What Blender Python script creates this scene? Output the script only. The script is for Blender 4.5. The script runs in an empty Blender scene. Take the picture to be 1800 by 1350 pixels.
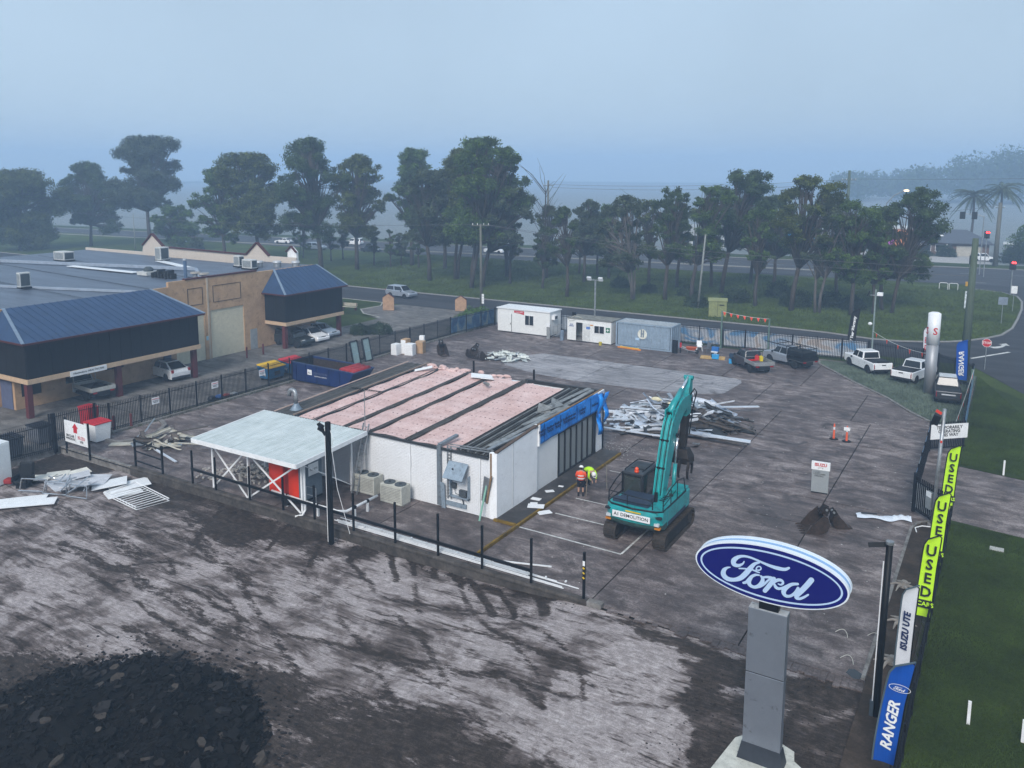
import bpy, math, random
import numpy as np
from mathutils import Vector, Matrix
R = math.radians
random.seed(7)
SC = bpy.context.scene
COL = SC.collection

# ------------------------------------------------------------------ camera
CAM_H = 18.2
yaw, pitch, roll = 0.543317, 0.148065, 0.00323
fw = Vector((-math.sin(yaw)*math.cos(pitch), math.cos(yaw)*math.cos(pitch), -math.sin(pitch)))
rt = Vector((math.cos(yaw), math.sin(yaw), 0)); up = rt.cross(fw)
rt, up = rt*math.cos(roll)+up*math.sin(roll), up*math.cos(roll)-rt*math.sin(roll)
cam = bpy.data.cameras.new('camera'); camo = bpy.data.objects.new('camera', cam); COL.objects.link(camo)
camo.matrix_world = Matrix(((rt.x, up.x, -fw.x, 0), (rt.y, up.y, -fw.y, 0), (rt.z, up.z, -fw.z, CAM_H), (0, 0, 0, 1)))
cam.sensor_fit = 'HORIZONTAL'; cam.sensor_width = 36; cam.lens = 29.266
cam.shift_y = -0.0863; cam.clip_start = 0.5; cam.clip_end = 6000
SC.camera = camo
SC.render.resolution_x, SC.render.resolution_y = 1024, 768

# ------------------------------------------------------------------ sky, sun, exposure
SUN_EL, SUN_AZ = R(38), R(165)          # weak veiled sun, high behind the camera
wd = bpy.data.worlds.new('World'); SC.world = wd; wd.use_nodes = True
wn = wd.node_tree; bg = wn.nodes['Background']
sky = wn.nodes.new('ShaderNodeTexSky'); sky.sky_type = 'NISHITA'; sky.sun_disc = False
sky.sun_elevation = SUN_EL; sky.sun_rotation = SUN_AZ; sky.air_density = 1.0; sky.dust_density = 3.0; sky.ozone_density = 2.0
mx = wn.nodes.new('ShaderNodeMix'); mx.data_type = 'RGBA'; mx.inputs[0].default_value = 0.84
mx.inputs[7].default_value = (4.7, 6.0, 7.3, 1)     # the even fog layer overhead
wn.links.new(sky.outputs[0], mx.inputs[6]); ct = wn.nodes.new('ShaderNodeTexCoord'); cn = wn.nodes.new('ShaderNodeTexNoise'); cn.inputs['Scale'].default_value = 2.2; cn.inputs['Detail'].default_value = 4; cn.inputs['Roughness'].default_value = .5
cr0 = wn.nodes.new('ShaderNodeMapRange'); cr0.inputs[1].default_value = .3; cr0.inputs[2].default_value = .7; cr0.inputs[3].default_value = .92; cr0.inputs[4].default_value = 1.08   # faint tone changes in the fog layer
cm = wn.nodes.new('ShaderNodeVectorMath'); cm.operation = 'SCALE'
wn.links.new(ct.outputs['Generated'], cn.inputs['Vector']); wn.links.new(cn.outputs['Fac'], cr0.inputs[0]); wn.links.new(mx.outputs[2], cm.inputs[0]); wn.links.new(cr0.outputs[0], cm.inputs['Scale']); wn.links.new(cm.outputs[0], bg.inputs[0])
bg.inputs[1].default_value = 0.055
sl = bpy.data.lights.new('sun', 'SUN'); sl.energy = 1.5; sl.angle = R(24); sl.color = (1, .95, .9)
so = bpy.data.objects.new('sun', sl); COL.objects.link(so)
# direction to the sun (Nishita rotation is measured clockwise from +Y)
sd = Vector((math.sin(SUN_AZ)*math.cos(SUN_EL), math.cos(SUN_AZ)*math.cos(SUN_EL), math.sin(SUN_EL)))
so.rotation_euler = sd.to_track_quat('Z', 'Y').to_euler()
vs = SC.view_settings; vs.view_transform = 'Standard'; vs.look = 'None'; vs.exposure = 1.12; vs.gamma = 1.0; vs.use_curve_mapping = False
cy = SC.cycles
cy.max_bounces = 5; cy.diffuse_bounces = 2; cy.glossy_bounces = 2; cy.transmission_bounces = 4; cy.transparent_max_bounces = 6
cy.volume_bounces = 1; cy.use_denoising = True; cy.caustics_reflective = False; cy.caustics_refractive = False
cy.use_adaptive_sampling = True; cy.adaptive_threshold = 0.015

# ------------------------------------------------------------------ mesh and object helpers
class MB:
    """collects shapes; build() links them as one mesh object"""
    def __init__(s): s.v = []; s.f = []
    def add(s, vs_, fs):
        o = len(s.v); s.v += [tuple(p) for p in vs_]; s.f += [tuple(i+o for i in f) for f in fs]; return s
    def box(s, x0, x1, y0, y1, z0, z1):
        return s.add([(x0,y0,z0),(x1,y0,z0),(x1,y1,z0),(x0,y1,z0),(x0,y0,z1),(x1,y0,z1),(x1,y1,z1),(x0,y1,z1)],
                     [(3,2,1,0),(4,5,6,7),(0,1,5,4),(1,2,6,5),(2,3,7,6),(3,0,4,7)])
    def obox(s, c, size, rz=0, rx=0, ry=0):
        m = Matrix.Rotation(rz, 3, 'Z') @ Matrix.Rotation(ry, 3, 'Y') @ Matrix.Rotation(rx, 3, 'X')
        h = [k/2 for k in size]; c = Vector(c)
        vs_ = [c + m @ Vector((a*h[0], b*h[1], d*h[2])) for d in (-1,1) for a, b in ((-1,-1),(1,-1),(1,1),(-1,1))]
        return s.add(vs_, [(3,2,1,0),(4,5,6,7),(0,1,5,4),(1,2,6,5),(2,3,7,6),(3,0,4,7)])
    def bar(s, a, b, w, d=None, upv=(0,0,1)):
        a, b = Vector(a), Vector(b); t = (b-a).normalized(); u = Vector(upv)
        if abs(t.dot(u)) > .98: u = Vector((0,1,0))
        x = t.cross(u).normalized()*(w/2); y = x.cross(t).normalized()*((d or w)/2)
        return s.add([a-x-y, a+x-y, a+x+y, a-x+y, b-x-y, b+x-y, b+x+y, b-x+y], [(0,1,2,3),(7,6,5,4),(4,5,1,0),(5,6,2,1),(6,7,3,2),(7,4,0,3)])
    def cyl(s, a, b, r0, r1=None, n=10, cap=True):
        a, b = Vector(a), Vector(b); r1 = r0 if r1 is None else r1
        t = (b-a).normalized(); u = Vector((0,0,1)) if abs(t.z) < .95 else Vector((1,0,0))
        x = t.cross(u).normalized(); y = t.cross(x)
        vs_ = [p + (x*math.cos(k*2*math.pi/n) + y*math.sin(k*2*math.pi/n))*r for p, r in ((a,r0),(b,r1)) for k in range(n)]
        fs = [(k, k+n, (k+1)%n+n, (k+1)%n) for k in range(n)]
        if cap: fs += [tuple(range(n)), tuple(range(2*n-1, n-1, -1))]
        return s.add(vs_, fs)
    def tube(s, pts, r, n=6):
        pts = [Vector(p) for p in pts]; rr = r if isinstance(r, (list, tuple)) else [r]*len(pts)
        vs_ = []; m = len(pts); x = None
        for i, p in enumerate(pts):
            t = (pts[min(i+1,m-1)] - pts[max(i-1,0)]).normalized()
            if x is None:
                u = Vector((0,0,1)) if abs(t.z) < .95 else Vector((1,0,0)); x = t.cross(u).normalized()
            x = (x - t*x.dot(t)).normalized(); y = t.cross(x)
            vs_ += [p + (x*math.cos(k*2*math.pi/n) + y*math.sin(k*2*math.pi/n))*rr[i] for k in range(n)]
        fs = [(i*n+k, i*n+(k+1)%n, (i+1)*n+(k+1)%n, (i+1)*n+k) for i in range(m-1) for k in range(n)]
        fs += [tuple(range(n-1, -1, -1)), tuple(range((m-1)*n, m*n))]
        return s.add(vs_, fs)
    def prism(s, pts, vec):
        n = len(pts); vec = Vector(vec); vs_ = [Vector(p) for p in pts] + [Vector(p)+vec for p in pts]
        return s.add(vs_, [tuple(range(n-1,-1,-1)), tuple(range(n, 2*n))] + [(k, (k+1)%n, (k+1)%n+n, k+n) for k in range(n)])
    def loft(s, rings, cap=True):
        n = len(rings[0]); vs_ = [p for r in rings for p in r]
        fs = [(i*n+k, i*n+(k+1)%n, (i+1)*n+(k+1)%n, (i+1)*n+k) for i in range(len(rings)-1) for k in range(n)]
        if cap: fs += [tuple(range(n-1,-1,-1)), tuple(range((len(rings)-1)*n, len(rings)*n))]
        return s.add(vs_, fs)
    def ell(s, c, r, n=10, m=6):
        vs_ = []; c = Vector(c)
        for j in range(m+1):
            th = math.pi*j/m
            vs_ += [(c.x+r[0]*math.sin(th)*math.cos(2*math.pi*k/n), c.y+r[1]*math.sin(th)*math.sin(2*math.pi*k/n), c.z+r[2]*math.cos(th)) for k in range(n)]
        return s.add(vs_, [(j*n+k, (j+1)*n+k, (j+1)*n+(k+1)%n, j*n+(k+1)%n) for j in range(m) for k in range(n)])
    def mesh(s, name):
        me = bpy.data.meshes.new(name); me.from_pydata(s.v, [], s.f); me.update(); return me
    def build(s, name, mat, parent=None, smooth=False, bevel=0, loc=None, rot=None, fix=False):
        me = s.mesh(name)
        if fix:
            import bmesh
            bm = bmesh.new(); bm.from_mesh(me); bmesh.ops.recalc_face_normals(bm, faces=bm.faces); bm.to_mesh(me); bm.free()
        return link(name, me, mat, parent, smooth, bevel, loc, rot)

def link(name, me, mat, parent=None, smooth=False, bevel=0, loc=None, rot=None):
    if mat and not me.materials: me.materials.append(mat)
    if smooth: me.polygons.foreach_set('use_smooth', [True]*len(me.polygons))
    o = bpy.data.objects.new(name, me); COL.objects.link(o); o.parent = parent
    if loc: o.location = loc
    if rot: o.rotation_euler = rot
    if bevel:
        b = o.modifiers.new('edge', 'BEVEL'); b.width = bevel; b.segments = 2; b.limit_method = 'ANGLE'; b.angle_limit = R(35)
    return o
def npmesh(name, V, Fq, k=4):
    """mesh from numpy arrays: V (n,3), F (m,k)"""
    me = bpy.data.meshes.new(name); V = np.asarray(V, np.float32); Fq = np.asarray(Fq, np.int32)
    me.vertices.add(len(V)); me.vertices.foreach_set('co', V.ravel())
    me.loops.add(Fq.size); me.loops.foreach_set('vertex_index', Fq.ravel())
    me.polygons.add(len(Fq)); me.polygons.foreach_set('loop_start', np.arange(len(Fq), dtype=np.int32)*k)
    me.update(calc_edges=True); return me
def tag(o, label, cat, group=None):
    o['label'] = label; o['category'] = cat
    if group: o['group'] = group
    return o
def thing(name, label, cat, loc=(0,0,0), rz=0, group=None):
    o = bpy.data.objects.new(name, None); COL.objects.link(o); o.empty_display_size = .3
    o.location = loc; o.rotation_euler = (0, 0, rz); return tag(o, label, cat, group)
def struct(name, mb, mat, **k):
    o = mb.build(name, mat, **k)
    if not k.get('parent'): o['kind'] = 'structure'
    return o
def copy_tree(o, parent=None):
    c = o.copy(); COL.objects.link(c); c.parent = parent
    for ch in o.children: copy_tree(ch, c)
    return c
def text(s, size, mat, parent, loc, rot=(R(90),0,0), align='CENTER', ext=.004, sx=1, shear=0, name='lettering', bold=0, lh=1):
    c = bpy.data.curves.new(name, 'FONT'); c.body = s; c.size = size; c.align_x = align; c.align_y = 'CENTER'
    c.extrude = ext; c.shear = shear; c.offset = bold; c.space_line = lh; c.resolution_u = 2
    c.materials.append(mat); o = bpy.data.objects.new(name, c); COL.objects.link(o); o.parent = parent
    o.location = loc; o.rotation_euler = rot; o.scale = (sx, 1, 1); return o
ORD = 'first second third fourth fifth sixth seventh eighth ninth tenth eleventh twelfth thirteenth fourteenth fifteenth sixteenth seventeenth eighteenth nineteenth twentieth'.split()

# ------------------------------------------------------------------ node helpers and materials
def nd(nt, t, ins=None, **pr):
    n = nt.nodes.new(t)
    for k, v in pr.items(): setattr(n, k, v)
    for k, v in (ins or {}).items():
        if hasattr(v, 'is_output'): nt.links.new(v, n.inputs[k])
        else: n.inputs[k].default_value = v
    return n
def noise(nt, vec, scale, detail=4, rough=.6, dist=0):
    return nd(nt, 'ShaderNodeTexNoise', {'Vector': vec, 'Scale': scale, 'Detail': detail, 'Roughness': rough, 'Distortion': dist}).outputs['Fac']
def mth(nt, op, a, b=0, c=None, clamp=False):
    n = nd(nt, 'ShaderNodeMath', {0: a, 1: b}, operation=op, use_clamp=clamp)
    if c is not None:
        if hasattr(c, 'is_output'): nt.links.new(c, n.inputs[2])
        else: n.inputs[2].default_value = c
    return n.outputs[0]
def mapr(nt, v, a, b, c=0, d=1, smooth=False):
    return nd(nt, 'ShaderNodeMapRange', {'Value': v, 'From Min': a, 'From Max': b, 'To Min': c, 'To Max': d}, interpolation_type='SMOOTHSTEP' if smooth else 'LINEAR').outputs[0]
def ramp(nt, fac, stops):
    n = nd(nt, 'ShaderNodeValToRGB', {'Fac': fac}); e = n.color_ramp.elements
    while len(e) < len(stops): e.new(.5)
    for k, (p, c) in enumerate(stops): e[k].position = p; e[k].color = (*c, 1)
    return n.outputs[0]
def mixc(nt, f, a, b, blend='MIX'):
    n = nt.nodes.new('ShaderNodeMix'); n.data_type = 'RGBA'; n.blend_type = blend
    for i, v in ((0, f), (6, a), (7, b)):
        if hasattr(v, 'is_output'): nt.links.new(v, n.inputs[i])
        elif i: n.inputs[i].default_value = (*v, 1)
        else: n.inputs[i].default_value = v
    return n.outputs[2]
def mapping(nt, vec, scale=(1,1,1), rot=(0,0,0), loc=(0,0,0)):
    return nd(nt, 'ShaderNodeMapping', {'Vector': vec, 'Scale': scale, 'Rotation': rot, 'Location': loc}).outputs[0]
def newmat(name):
    m = bpy.data.materials.new(name); m.use_nodes = True; nt = m.node_tree; return m, nt, nt.nodes['Principled BSDF']
def wpos(nt): return nt.nodes.new('ShaderNodeNewGeometry').outputs['Position']
def bump(nt, p, h, strength, dist=.02):
    b = nd(nt, 'ShaderNodeBump', {'Height': h, 'Strength': strength, 'Distance': dist}); nt.links.new(b.outputs[0], p.inputs['Normal'])
MATS = {}
def mat(name, col, rough=.6, metal=0, var=.18, scale=2.5, bmp=0, bscale=30, stretch=(1,1,1), grime=0, grime_col=(.05,.042,.036), coat=0):
    """paint / metal / board with uneven tone and optional grime"""
    if name in MATS: return MATS[name]
    m, nt, p = newmat(name); tc = nd(nt, 'ShaderNodeTexCoord').outputs['Object']
    v = mapping(nt, tc, stretch)
    n = noise(nt, v, scale, 5, .65)
    f = mapr(nt, n, .3, .7, 1-var, 1+var)
    c = nd(nt, 'ShaderNodeVectorMath', {0: col[:3], 1: (1,1,1)}, operation='MULTIPLY')
    nt.links.new(f, c.inputs[1]); c = c.outputs[0]
    if grime:
        g = noise(nt, v, scale*2.3, 6, .7); g = mapr(nt, g, .62-grime*.3, .75, 0, .85)
        c = mixc(nt, g, c, grime_col)
    nt.links.new(c, p.inputs['Base Color']); p.inputs['Roughness'].default_value = rough; p.inputs['Metallic'].default_value = metal
    p.inputs['Coat Weight'].default_value = coat; p.inputs['Specular IOR Level'].default_value = .5 if (metal > .3 or coat or rough < .42) else .2
    if bmp: bump(nt, p, noise(nt, v, bscale, 3, .6), bmp)
    MATS[name] = m; return m
def glow(name, col, s):
    m, nt, p = newmat(name); p.inputs['Base Color'].default_value = (*col, 1); p.inputs['Emission Color'].default_value = (*col, 1); p.inputs['Emission Strength'].default_value = s; return m
def glassmat(name, col=(.012,.015,.018), rough=.06):
    m, nt, p = newmat(name); p.inputs['Base Color'].default_value = (*col, 1); p.inputs['Roughness'].default_value = rough; p.inputs['IOR'].default_value = 1.5; return m

BLACK = mat('black_paint', (.005,.006,.008), .5, grime=.2, grime_col=(.02,.018,.016))
GREYM = mat('galvanised_steel', (.32,.34,.36), .45, .6, .25, grime=.3)
WHITE = mat('white_paint', (.74,.75,.76), .5, 0, .1, grime=.12, grime_col=(.4,.38,.36))
WPANEL = mat('white_panel', (.76,.77,.78), .45, 0, .08, grime=.1, grime_col=(.45,.44,.43))
DARK = mat('dark_plastic', (.015,.016,.018), .55)
TYRE = mat('tyre_rubber', (.014,.014,.015), .85)
RIM = mat('alloy_rim', (.35,.36,.38), .35, .8)
GLASS = glassmat('tinted_glass')
RUST = mat('rusty_steel', (.045,.032,.026), .7, .5, .5, 5, .4, grime=.3, grime_col=(.12,.05,.02))
INK = mat('black_ink', (.02,.02,.022), .6, var=.05)
REDINK = mat('red_ink', (.5,.02,.03), .5, var=.05)
CONC = mat('concrete_kerb', (.2,.19,.18), .9, 0, .35, 1.5, .4, 20, grime=.5)
TIMB = mat('raw_timber', (.22,.14,.08), .8, var=.35)
# ================================================================== GROUND
def vnoise(x, y, seed):
    rs = np.random.RandomState(seed); T = rs.rand(64, 64)
    xi = np.floor(x).astype(int); yi = np.floor(y).astype(int); fx = x-xi; fy = y-yi
    fx = fx*fx*(3-2*fx); fy = fy*fy*(3-2*fy)
    g = lambda a, b: T[a % 64, b % 64]
    return (g(xi,yi)*(1-fx)+g(xi+1,yi)*fx)*(1-fy)+(g(xi,yi+1)*(1-fx)+g(xi+1,yi+1)*fx)*fy
def fbm(x, y, seed, o=4):
    return sum(vnoise(x*2**k, y*2**k, seed+k)/2**k for k in range(o))/sum(1/2**k for k in range(o))
def sdf(poly, x, y):
    """negative inside a polygon"""
    d = np.full(x.shape, 1e9); ins = np.zeros(x.shape, bool); n = len(poly)
    for i in range(n):
        (ax, ay), (bx, by) = poly[i], poly[(i+1) % n]; ex, ey = bx-ax, by-ay
        t = np.clip(((x-ax)*ex+(y-ay)*ey)/(ex*ex+ey*ey), 0, 1)
        d = np.minimum(d, np.hypot(x-ax-t*ex, y-ay-t*ey))
        c = ((ay > y) != (by > y)) & (x < (bx-ax)*(y-ay)/(by-ay+1e-12)+ax); ins ^= c
    return np.where(ins, -d, d)
sst = lambda v, a, b: (lambda t: t*t*(3-2*t))(np.clip((v-a)/(b-a), 0, 1))
def fz(x, y):
    """level of the scraped forecourt, lower than the yard along the retaining wall"""
    return -0.07 - 0.40*(1-sst(np.asarray(x, float), -21, -12.5)) + 0*np.asarray(y)
def FZ(x, y): return float(fz(x, y))

def grass_mat(name, c0, c1, c2):
    m, nt, p = newmat(name); P = wpos(nt)
    a = noise(nt, P, .25, 4, .6); b = noise(nt, P, 7, 5, .75); d = noise(nt, P, 45, 2, .6)
    f = mth(nt, 'ADD', mth(nt, 'MULTIPLY', a, .55), mth(nt, 'MULTIPLY', b, .45))
    c = ramp(nt, f, [(.3, c0), (.5, c1), (.7, c2)])
    c = mixc(nt, mapr(nt, noise(nt, P, .8, 6, .75, .5), .58, .7, 0, .6), c, (c1[0]*1.15, c1[1]*.8, c1[2]))
    nt.links.new(c, p.inputs['Base Color']); p.inputs['Roughness'].default_value = .95; p.inputs['Specular IOR Level'].default_value = .15
    bump(nt, p, mth(nt, 'ADD', b, d), .9, .08); return m
GRASS = grass_mat('verge_grass', (.014,.022,.004), (.034,.056,.008), (.07,.098,.018))
GRASS2 = grass_mat('park_grass', (.026,.034,.007), (.054,.08,.013), (.092,.13,.024))
FROST = grass_mat('bed_grass', (.05,.06,.05), (.085,.115,.09), (.15,.18,.15))
def asphalt(name, col, wear):
    m, nt, p = newmat(name); P = wpos(nt)
    a = noise(nt, mapping(nt, P, (.08,.5,1)), 1, 5, .6); b = noise(nt, P, 30, 3, .7)
    f = mth(nt, 'ADD', mth(nt, 'MULTIPLY', a, .7), mth(nt, 'MULTIPLY', b, .3))
    lo = tuple(k*.6 for k in col); hi = tuple(k*wear for k in col)
    nt.links.new(ramp(nt, f, [(.3, lo), (.5, col), (.7, hi)]), p.inputs['Base Color']); p.inputs['Roughness'].default_value = .85; p.inputs['Specular IOR Level'].default_value = .15
    bump(nt, p, b, .4, .01); return m
ROAD = asphalt('road_asphalt', (.042,.043,.048), 1.6)
HWY = asphalt('highway_asphalt', (.055,.057,.063), 1.5)
def concrete(name, lo, mid, hi, rough=.62, streak=(.6,1.25,1), rot=0, stainy=1.0):
    m, nt, p = newmat(name); P = wpos(nt)
    S = mapping(nt, P, streak, (0,0,rot))
    a = noise(nt, P, .16, 5, .65, .6); b = noise(nt, S, 1.1, 6, .7, .4); d = noise(nt, P, 9, 6, .75); e = noise(nt, P, 70, 2, .6)
    f = mth(nt, 'ADD', mth(nt, 'MULTIPLY', a, .30), mth(nt, 'MULTIPLY', b, .44)); f = mth(nt, 'ADD', f, mth(nt, 'MULTIPLY', d, .26))
    f = mth(nt, 'ADD', f, mth(nt, 'MULTIPLY', mth(nt, 'SUBTRACT', noise(nt, P, 28, 4, .75), .5), .16))
    c = ramp(nt, f, [(.38, lo), (.5, mid), (.61, hi)])
    sc_ = noise(nt, mapping(nt, P, (.35,3,1), (0,0,R(38))), 1.1, 7, .75, .6); c = mixc(nt, mapr(nt, sc_, .57, .68, 0, .45), c, hi)
    s = noise(nt, mapping(nt, P, (1,1,1), (0,0,0), (31,7,0)), .55, 6, .7, .8)
    c = mixc(nt, mapr(nt, s, .53, .66, 0, .8*stainy), c, tuple(k*.33 for k in mid))
    sp = mapr(nt, e, .66, .74, 0, .5); c = mixc(nt, sp, c, tuple(min(1, k*1.5) for k in hi))
    nt.links.new(c, p.inputs['Base Color']); p.inputs['Roughness'].default_value = rough
    nt.links.new(mapr(nt, a, .35, .7, rough-.1, rough+.25), p.inputs['Roughness'])
    p.inputs['Specular IOR Level'].default_value = .3
    bump(nt, p, mth(nt, 'ADD', d, mth(nt, 'MULTIPLY', e, .4)), .35, .015); return m
SLAB = concrete('yard_concrete', (.036,.027,.025), (.112,.089,.085), (.31,.266,.256))
SLABP = concrete('pale_scraped_concrete', (.10,.095,.098), (.26,.25,.26), (.42,.41,.425), .8, (.3,2.4,1), R(6), 1.0)
DRIVE = concrete('neighbour_concrete', (.06,.055,.052), (.13,.122,.115), (.24,.225,.21), .8, (.5,1,1), 0, 1.0)
SOIL = concrete('planter_soil', (.018,.013,.009), (.04,.028,.02), (.075,.055,.042), .95, (1,1,1), 0, .6)
WALK = concrete('wet_walkway', (.018,.016,.015), (.04,.036,.034), (.09,.082,.078), .5, (1,1,1), 0, .5)

# terrain: one sheet with a recess under the yard and forecourt, reaching the horizon
t = MB(); X = [-1200, -66.9, -53.35, -1.95, 1000]; Y = [-200, -60, 84.6, 1400]
for i in range(4):
    for j in range(3):
        if i == 2 and j == 1: continue
        t.add([(X[i],Y[j],-.06),(X[i+1],Y[j],-.06),(X[i+1],Y[j+1],-.06),(X[i],Y[j+1],-.06)], [(0,1,2,3)])
struct('ground', t, GRASS2)

# yard: base sheet plus separate cast slabs with open joints
yb = MB().add([(-53.3,30.0,-.05),(-1.95,30.0,-.05),(-1.95,84.6,-.05),(-53.3,84.6,-.05)], [(0,1,2,3)])
JOINT = mat('joint_dirt', (.012,.011,.01), .95)
yard = struct('yard', yb, JOINT)
def slab(x0, x1, y0, y1, m=SLAB, z=0.0, g=.032):
    o = MB().box(x0+g, x1-g, y0+g, y1-g, -.12, z).build('concrete_slab', m, yard)
rows1 = [30.25, 43.35, 47.1, 52.8, 58.3, 64.0]
cols1 = [-53.3, -46.4, -40.0, -33.6, -27.2, -20.8, -14.35, -7.95, -1.95]
rr = random.Random(3)
for j in range(len(rows1)-1):
    for i in range(len(cols1)-1): slab(cols1[i], cols1[i+1], rows1[j], rows1[j+1], z=rr.uniform(-.004,.004))
cols2 = [-53.3, -47.0, -39.7, -32.1, -24.5, -17.0, -9.35, -1.95]
for i in range(len(cols2)-1): slab(cols2[i], cols2[i+1], 64.0, 72.5, z=rr.uniform(-.004,.004))
cols3 = [-53.3, -49, -42.2, -35.4, -28.5, -21.65, -14.8, -8, -1.95]
for i in range(len(cols3)-1): slab(cols3[i], cols3[i+1], 72.5, 84.6, z=rr.uniform(-.004,.004))
# pale scraped strip laid over the back slabs (two casts with a rounded corner)
def sheet(name, pts, m, z, parent=None, th=None):
    mb = MB()
    if th: mb.prism([(x,y,z-th) for x, y in pts], (0,0,th))
    else: mb.add([(x,y,z) for x, y in pts], [tuple(range(len(pts)))])
    return struct(name, mb, m, parent=parent)
for pts in ([(-39.8,72.2),(-42.5,68.2),(-40.5,65.8),(-36.5,64.4),(-32.1,63.9),(-32.1,72.2)], [(-32.06,72.2),(-32.06,63.9),(-24.5,64.6),(-24.5,72.2)], [(-24.46,72.2),(-24.46,64.6),(-21.2,65.6),(-19.7,66.6),(-19.4,70.9),(-19.7,71.8),(-20.3,72.2)]):
    sheet('scraped_slab', pts, SLABP, .012, yard, .01)

# forecourt: scraped, stained pavement in front of the retaining wall
nx, ny = 372, 190; gx = np.linspace(-53.3, -1.95, nx); gy = np.linspace(4.0, 30.2, ny); GX, GY = np.meshgrid(gx, gy)
wx = GX + 1.3*(fbm(GX*.5, GY*.5, 11)-.5)*2; wy = GY + 1.3*(fbm(GX*.5, GY*.5, 21)-.5)*2
yl = np.interp(wx, [-53,-33.3,-29.1,-25,-19.9,-14.6,-11,-2], [14,15.8,17.9,20,20.9,22,21,19])
DK = sst(yl-wy, -.8, 1.4)*.75
DK = np.maximum(DK, sst(-sdf([(-53.3,30.2),(-46.2,30.2),(-47.6,28.2),(-50,25.8),(-53.3,25)], wx, wy), -.3, .8)*.95)
def ribbon(ax, ay, bx, by, w, jx=0.5):
    ex, ey = bx-ax, by-ay; t_ = np.clip(((wx*jx+GX*(1-jx)-ax)*ex+(wy*jx+GY*(1-jx)-ay)*ey)/(ex*ex+ey*ey), 0, 1)
    return 1-sst(np.hypot(wx*jx+GX*(1-jx)-ax-t_*ex, wy*jx+GY*(1-jx)-ay-t_*ey), w*.35, w)
for a in [(-31.9,29.8,-30.6,27.2,.2),(-37,29.8,-34.2,25.8,.2),(-25.3,30.2,-23.2,28,.24),(-23.8,30,-22.8,28.9,.2),(-22.3,29.9,-21.8,29.3,.28),(-20.3,30.1,-17.6,27.7,.28),(-18.6,29.9,-16.6,28,.22),(-16.8,30,-15.6,28.7,.34),(-36.1,30,-34.6,28,.16),(-33.5,29.8,-32,27.6,.2),(-29,29.4,-27.6,27.2,.2),(-27.2,29.7,-26.2,28.3,.22)]:
    DK = np.maximum(DK, ribbon(*a, jx=.18)*.9)
for a in [(-40,22.5,-25.5,21.2,.5),(-36,26.0,-28.5,24.6,.4),(-45,25.0,-35,23.6,.6),(-30,19.3,-24,18.8,.7),(-20,22.8,-15,23.8,.4)]:
    DK = np.maximum(DK, ribbon(*a, jx=.4)*.5)
for a in [(-20.8,30.2,-20.2,29.9,.5),(-18.9,30.2,-18.3,29.9,.5),(-16.9,30.1,-16.2,29.6,.5),(-25.2,30.1,-24.6,29.7,.45),(-23.5,29.4,-22.8,29.9,.4)]: DK = np.maximum(DK, ribbon(*a, jx=1))
def track(pts, w=.16, gap=1.05, amp=.5):
    global DK
    for s_ in (-1, 1):
        q = []
        for i in range(len(pts)):
            tx, ty = pts[min(i+1,len(pts)-1)][0]-pts[max(i-1,0)][0], pts[min(i+1,len(pts)-1)][1]-pts[max(i-1,0)][1]; l_ = math.hypot(tx,ty); q.append((pts[i][0]-ty/l_*gap*s_, pts[i][1]+tx/l_*gap*s_))
        for a, b in zip(q, q[1:]): DK = np.maximum(DK, ribbon(*a, *b, w, jx=.12)*amp*sst(fbm(GX*.35+s_, GY*.35, 31), .35, .6))
arc = lambda cx, cy_, r, a0, a1: [(cx+r*math.cos(R(a)), cy_+r*math.sin(R(a))) for a in np.linspace(a0, a1, 9)]
for q in (arc(-20,10,14,60,115), arc(-32,34,11,215,290), arc(-14,34,9,215,300), [(-46,24.5),(-36,22.2),(-26,21.0)], [(-40,27.5),(-30,23.5),(-22,19.5)], [(-27,27.5),(-20,24),(-15,20.5)]): track(q, .24, 1.05, .6)
for q in (arc(-17,22,5,20,120), arc(-30,18,6,40,140), [(-34,26),(-27,25.2),(-19,26.5)]): track(q, .15, .8, .62)
LT = sst(-sdf([(-13.4,25),(-11.6,28.6),(-9.6,27.2),(-7.4,23.2),(-8.5,19),(-13,19),(-12.2,22)], GX*.55+wx*.45, GY*.55+wy*.45), -.15, .5)
LT = np.maximum(LT, .7*sst(-sdf([(-21.5,29.9),(-14.6,29.9),(-14.2,28),(-17,26),(-21.5,27.2)], wx, wy), -.2, 1.2))
blot = sst(fbm(GX*.9, GY*.9, 77), .55, .66)
LT = np.clip(LT*(1-.95*blot), 0, 1)*.6
BR = np.maximum.reduce([sst(-sdf([(-14.6,30.3),(-1.9,30.3),(-1.9,20),(-6.5,20),(-8.6,25.6),(-9.4,27.4),(-11.3,28.7)], wx, wy), -.3, .7),
     .95*sst(-sdf([(-44.5,30.3),(-43,28.2),(-37,27.6),(-33,26.4),(-29,27.8),(-25.8,28.2),(-25.6,30.3)], wx, wy), -.6, 1.0)])
patch = sst(fbm(GX*.7+9, GY*.7, 55), .57, .68); BR = BR*(1-.55*patch*(GX > -16))
fz_ = fz(GX, GY) + .035*(fbm(GX*.9, GY*1.7, 5)-.5) + .03*BR*(fbm(GX*3, GY*3, 9)-.5) - .02*DK
idx = np.arange(nx*ny).reshape(ny, nx)
me = npmesh('forecourt', np.stack([GX, GY, fz_], -1).reshape(-1,3), np.stack([idx[:-1,:-1], idx[:-1,1:], idx[1:,1:], idx[1:,:-1]], -1).reshape(-1,4))
at = me.color_attributes.new('stain', 'FLOAT_COLOR', 'POINT')
at.data.foreach_set('color', np.stack([DK, LT, BR, np.ones_like(DK)], -1).astype(np.float32).ravel())
m, nt, p = newmat('scraped_pavement'); P = wpos(nt)
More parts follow.
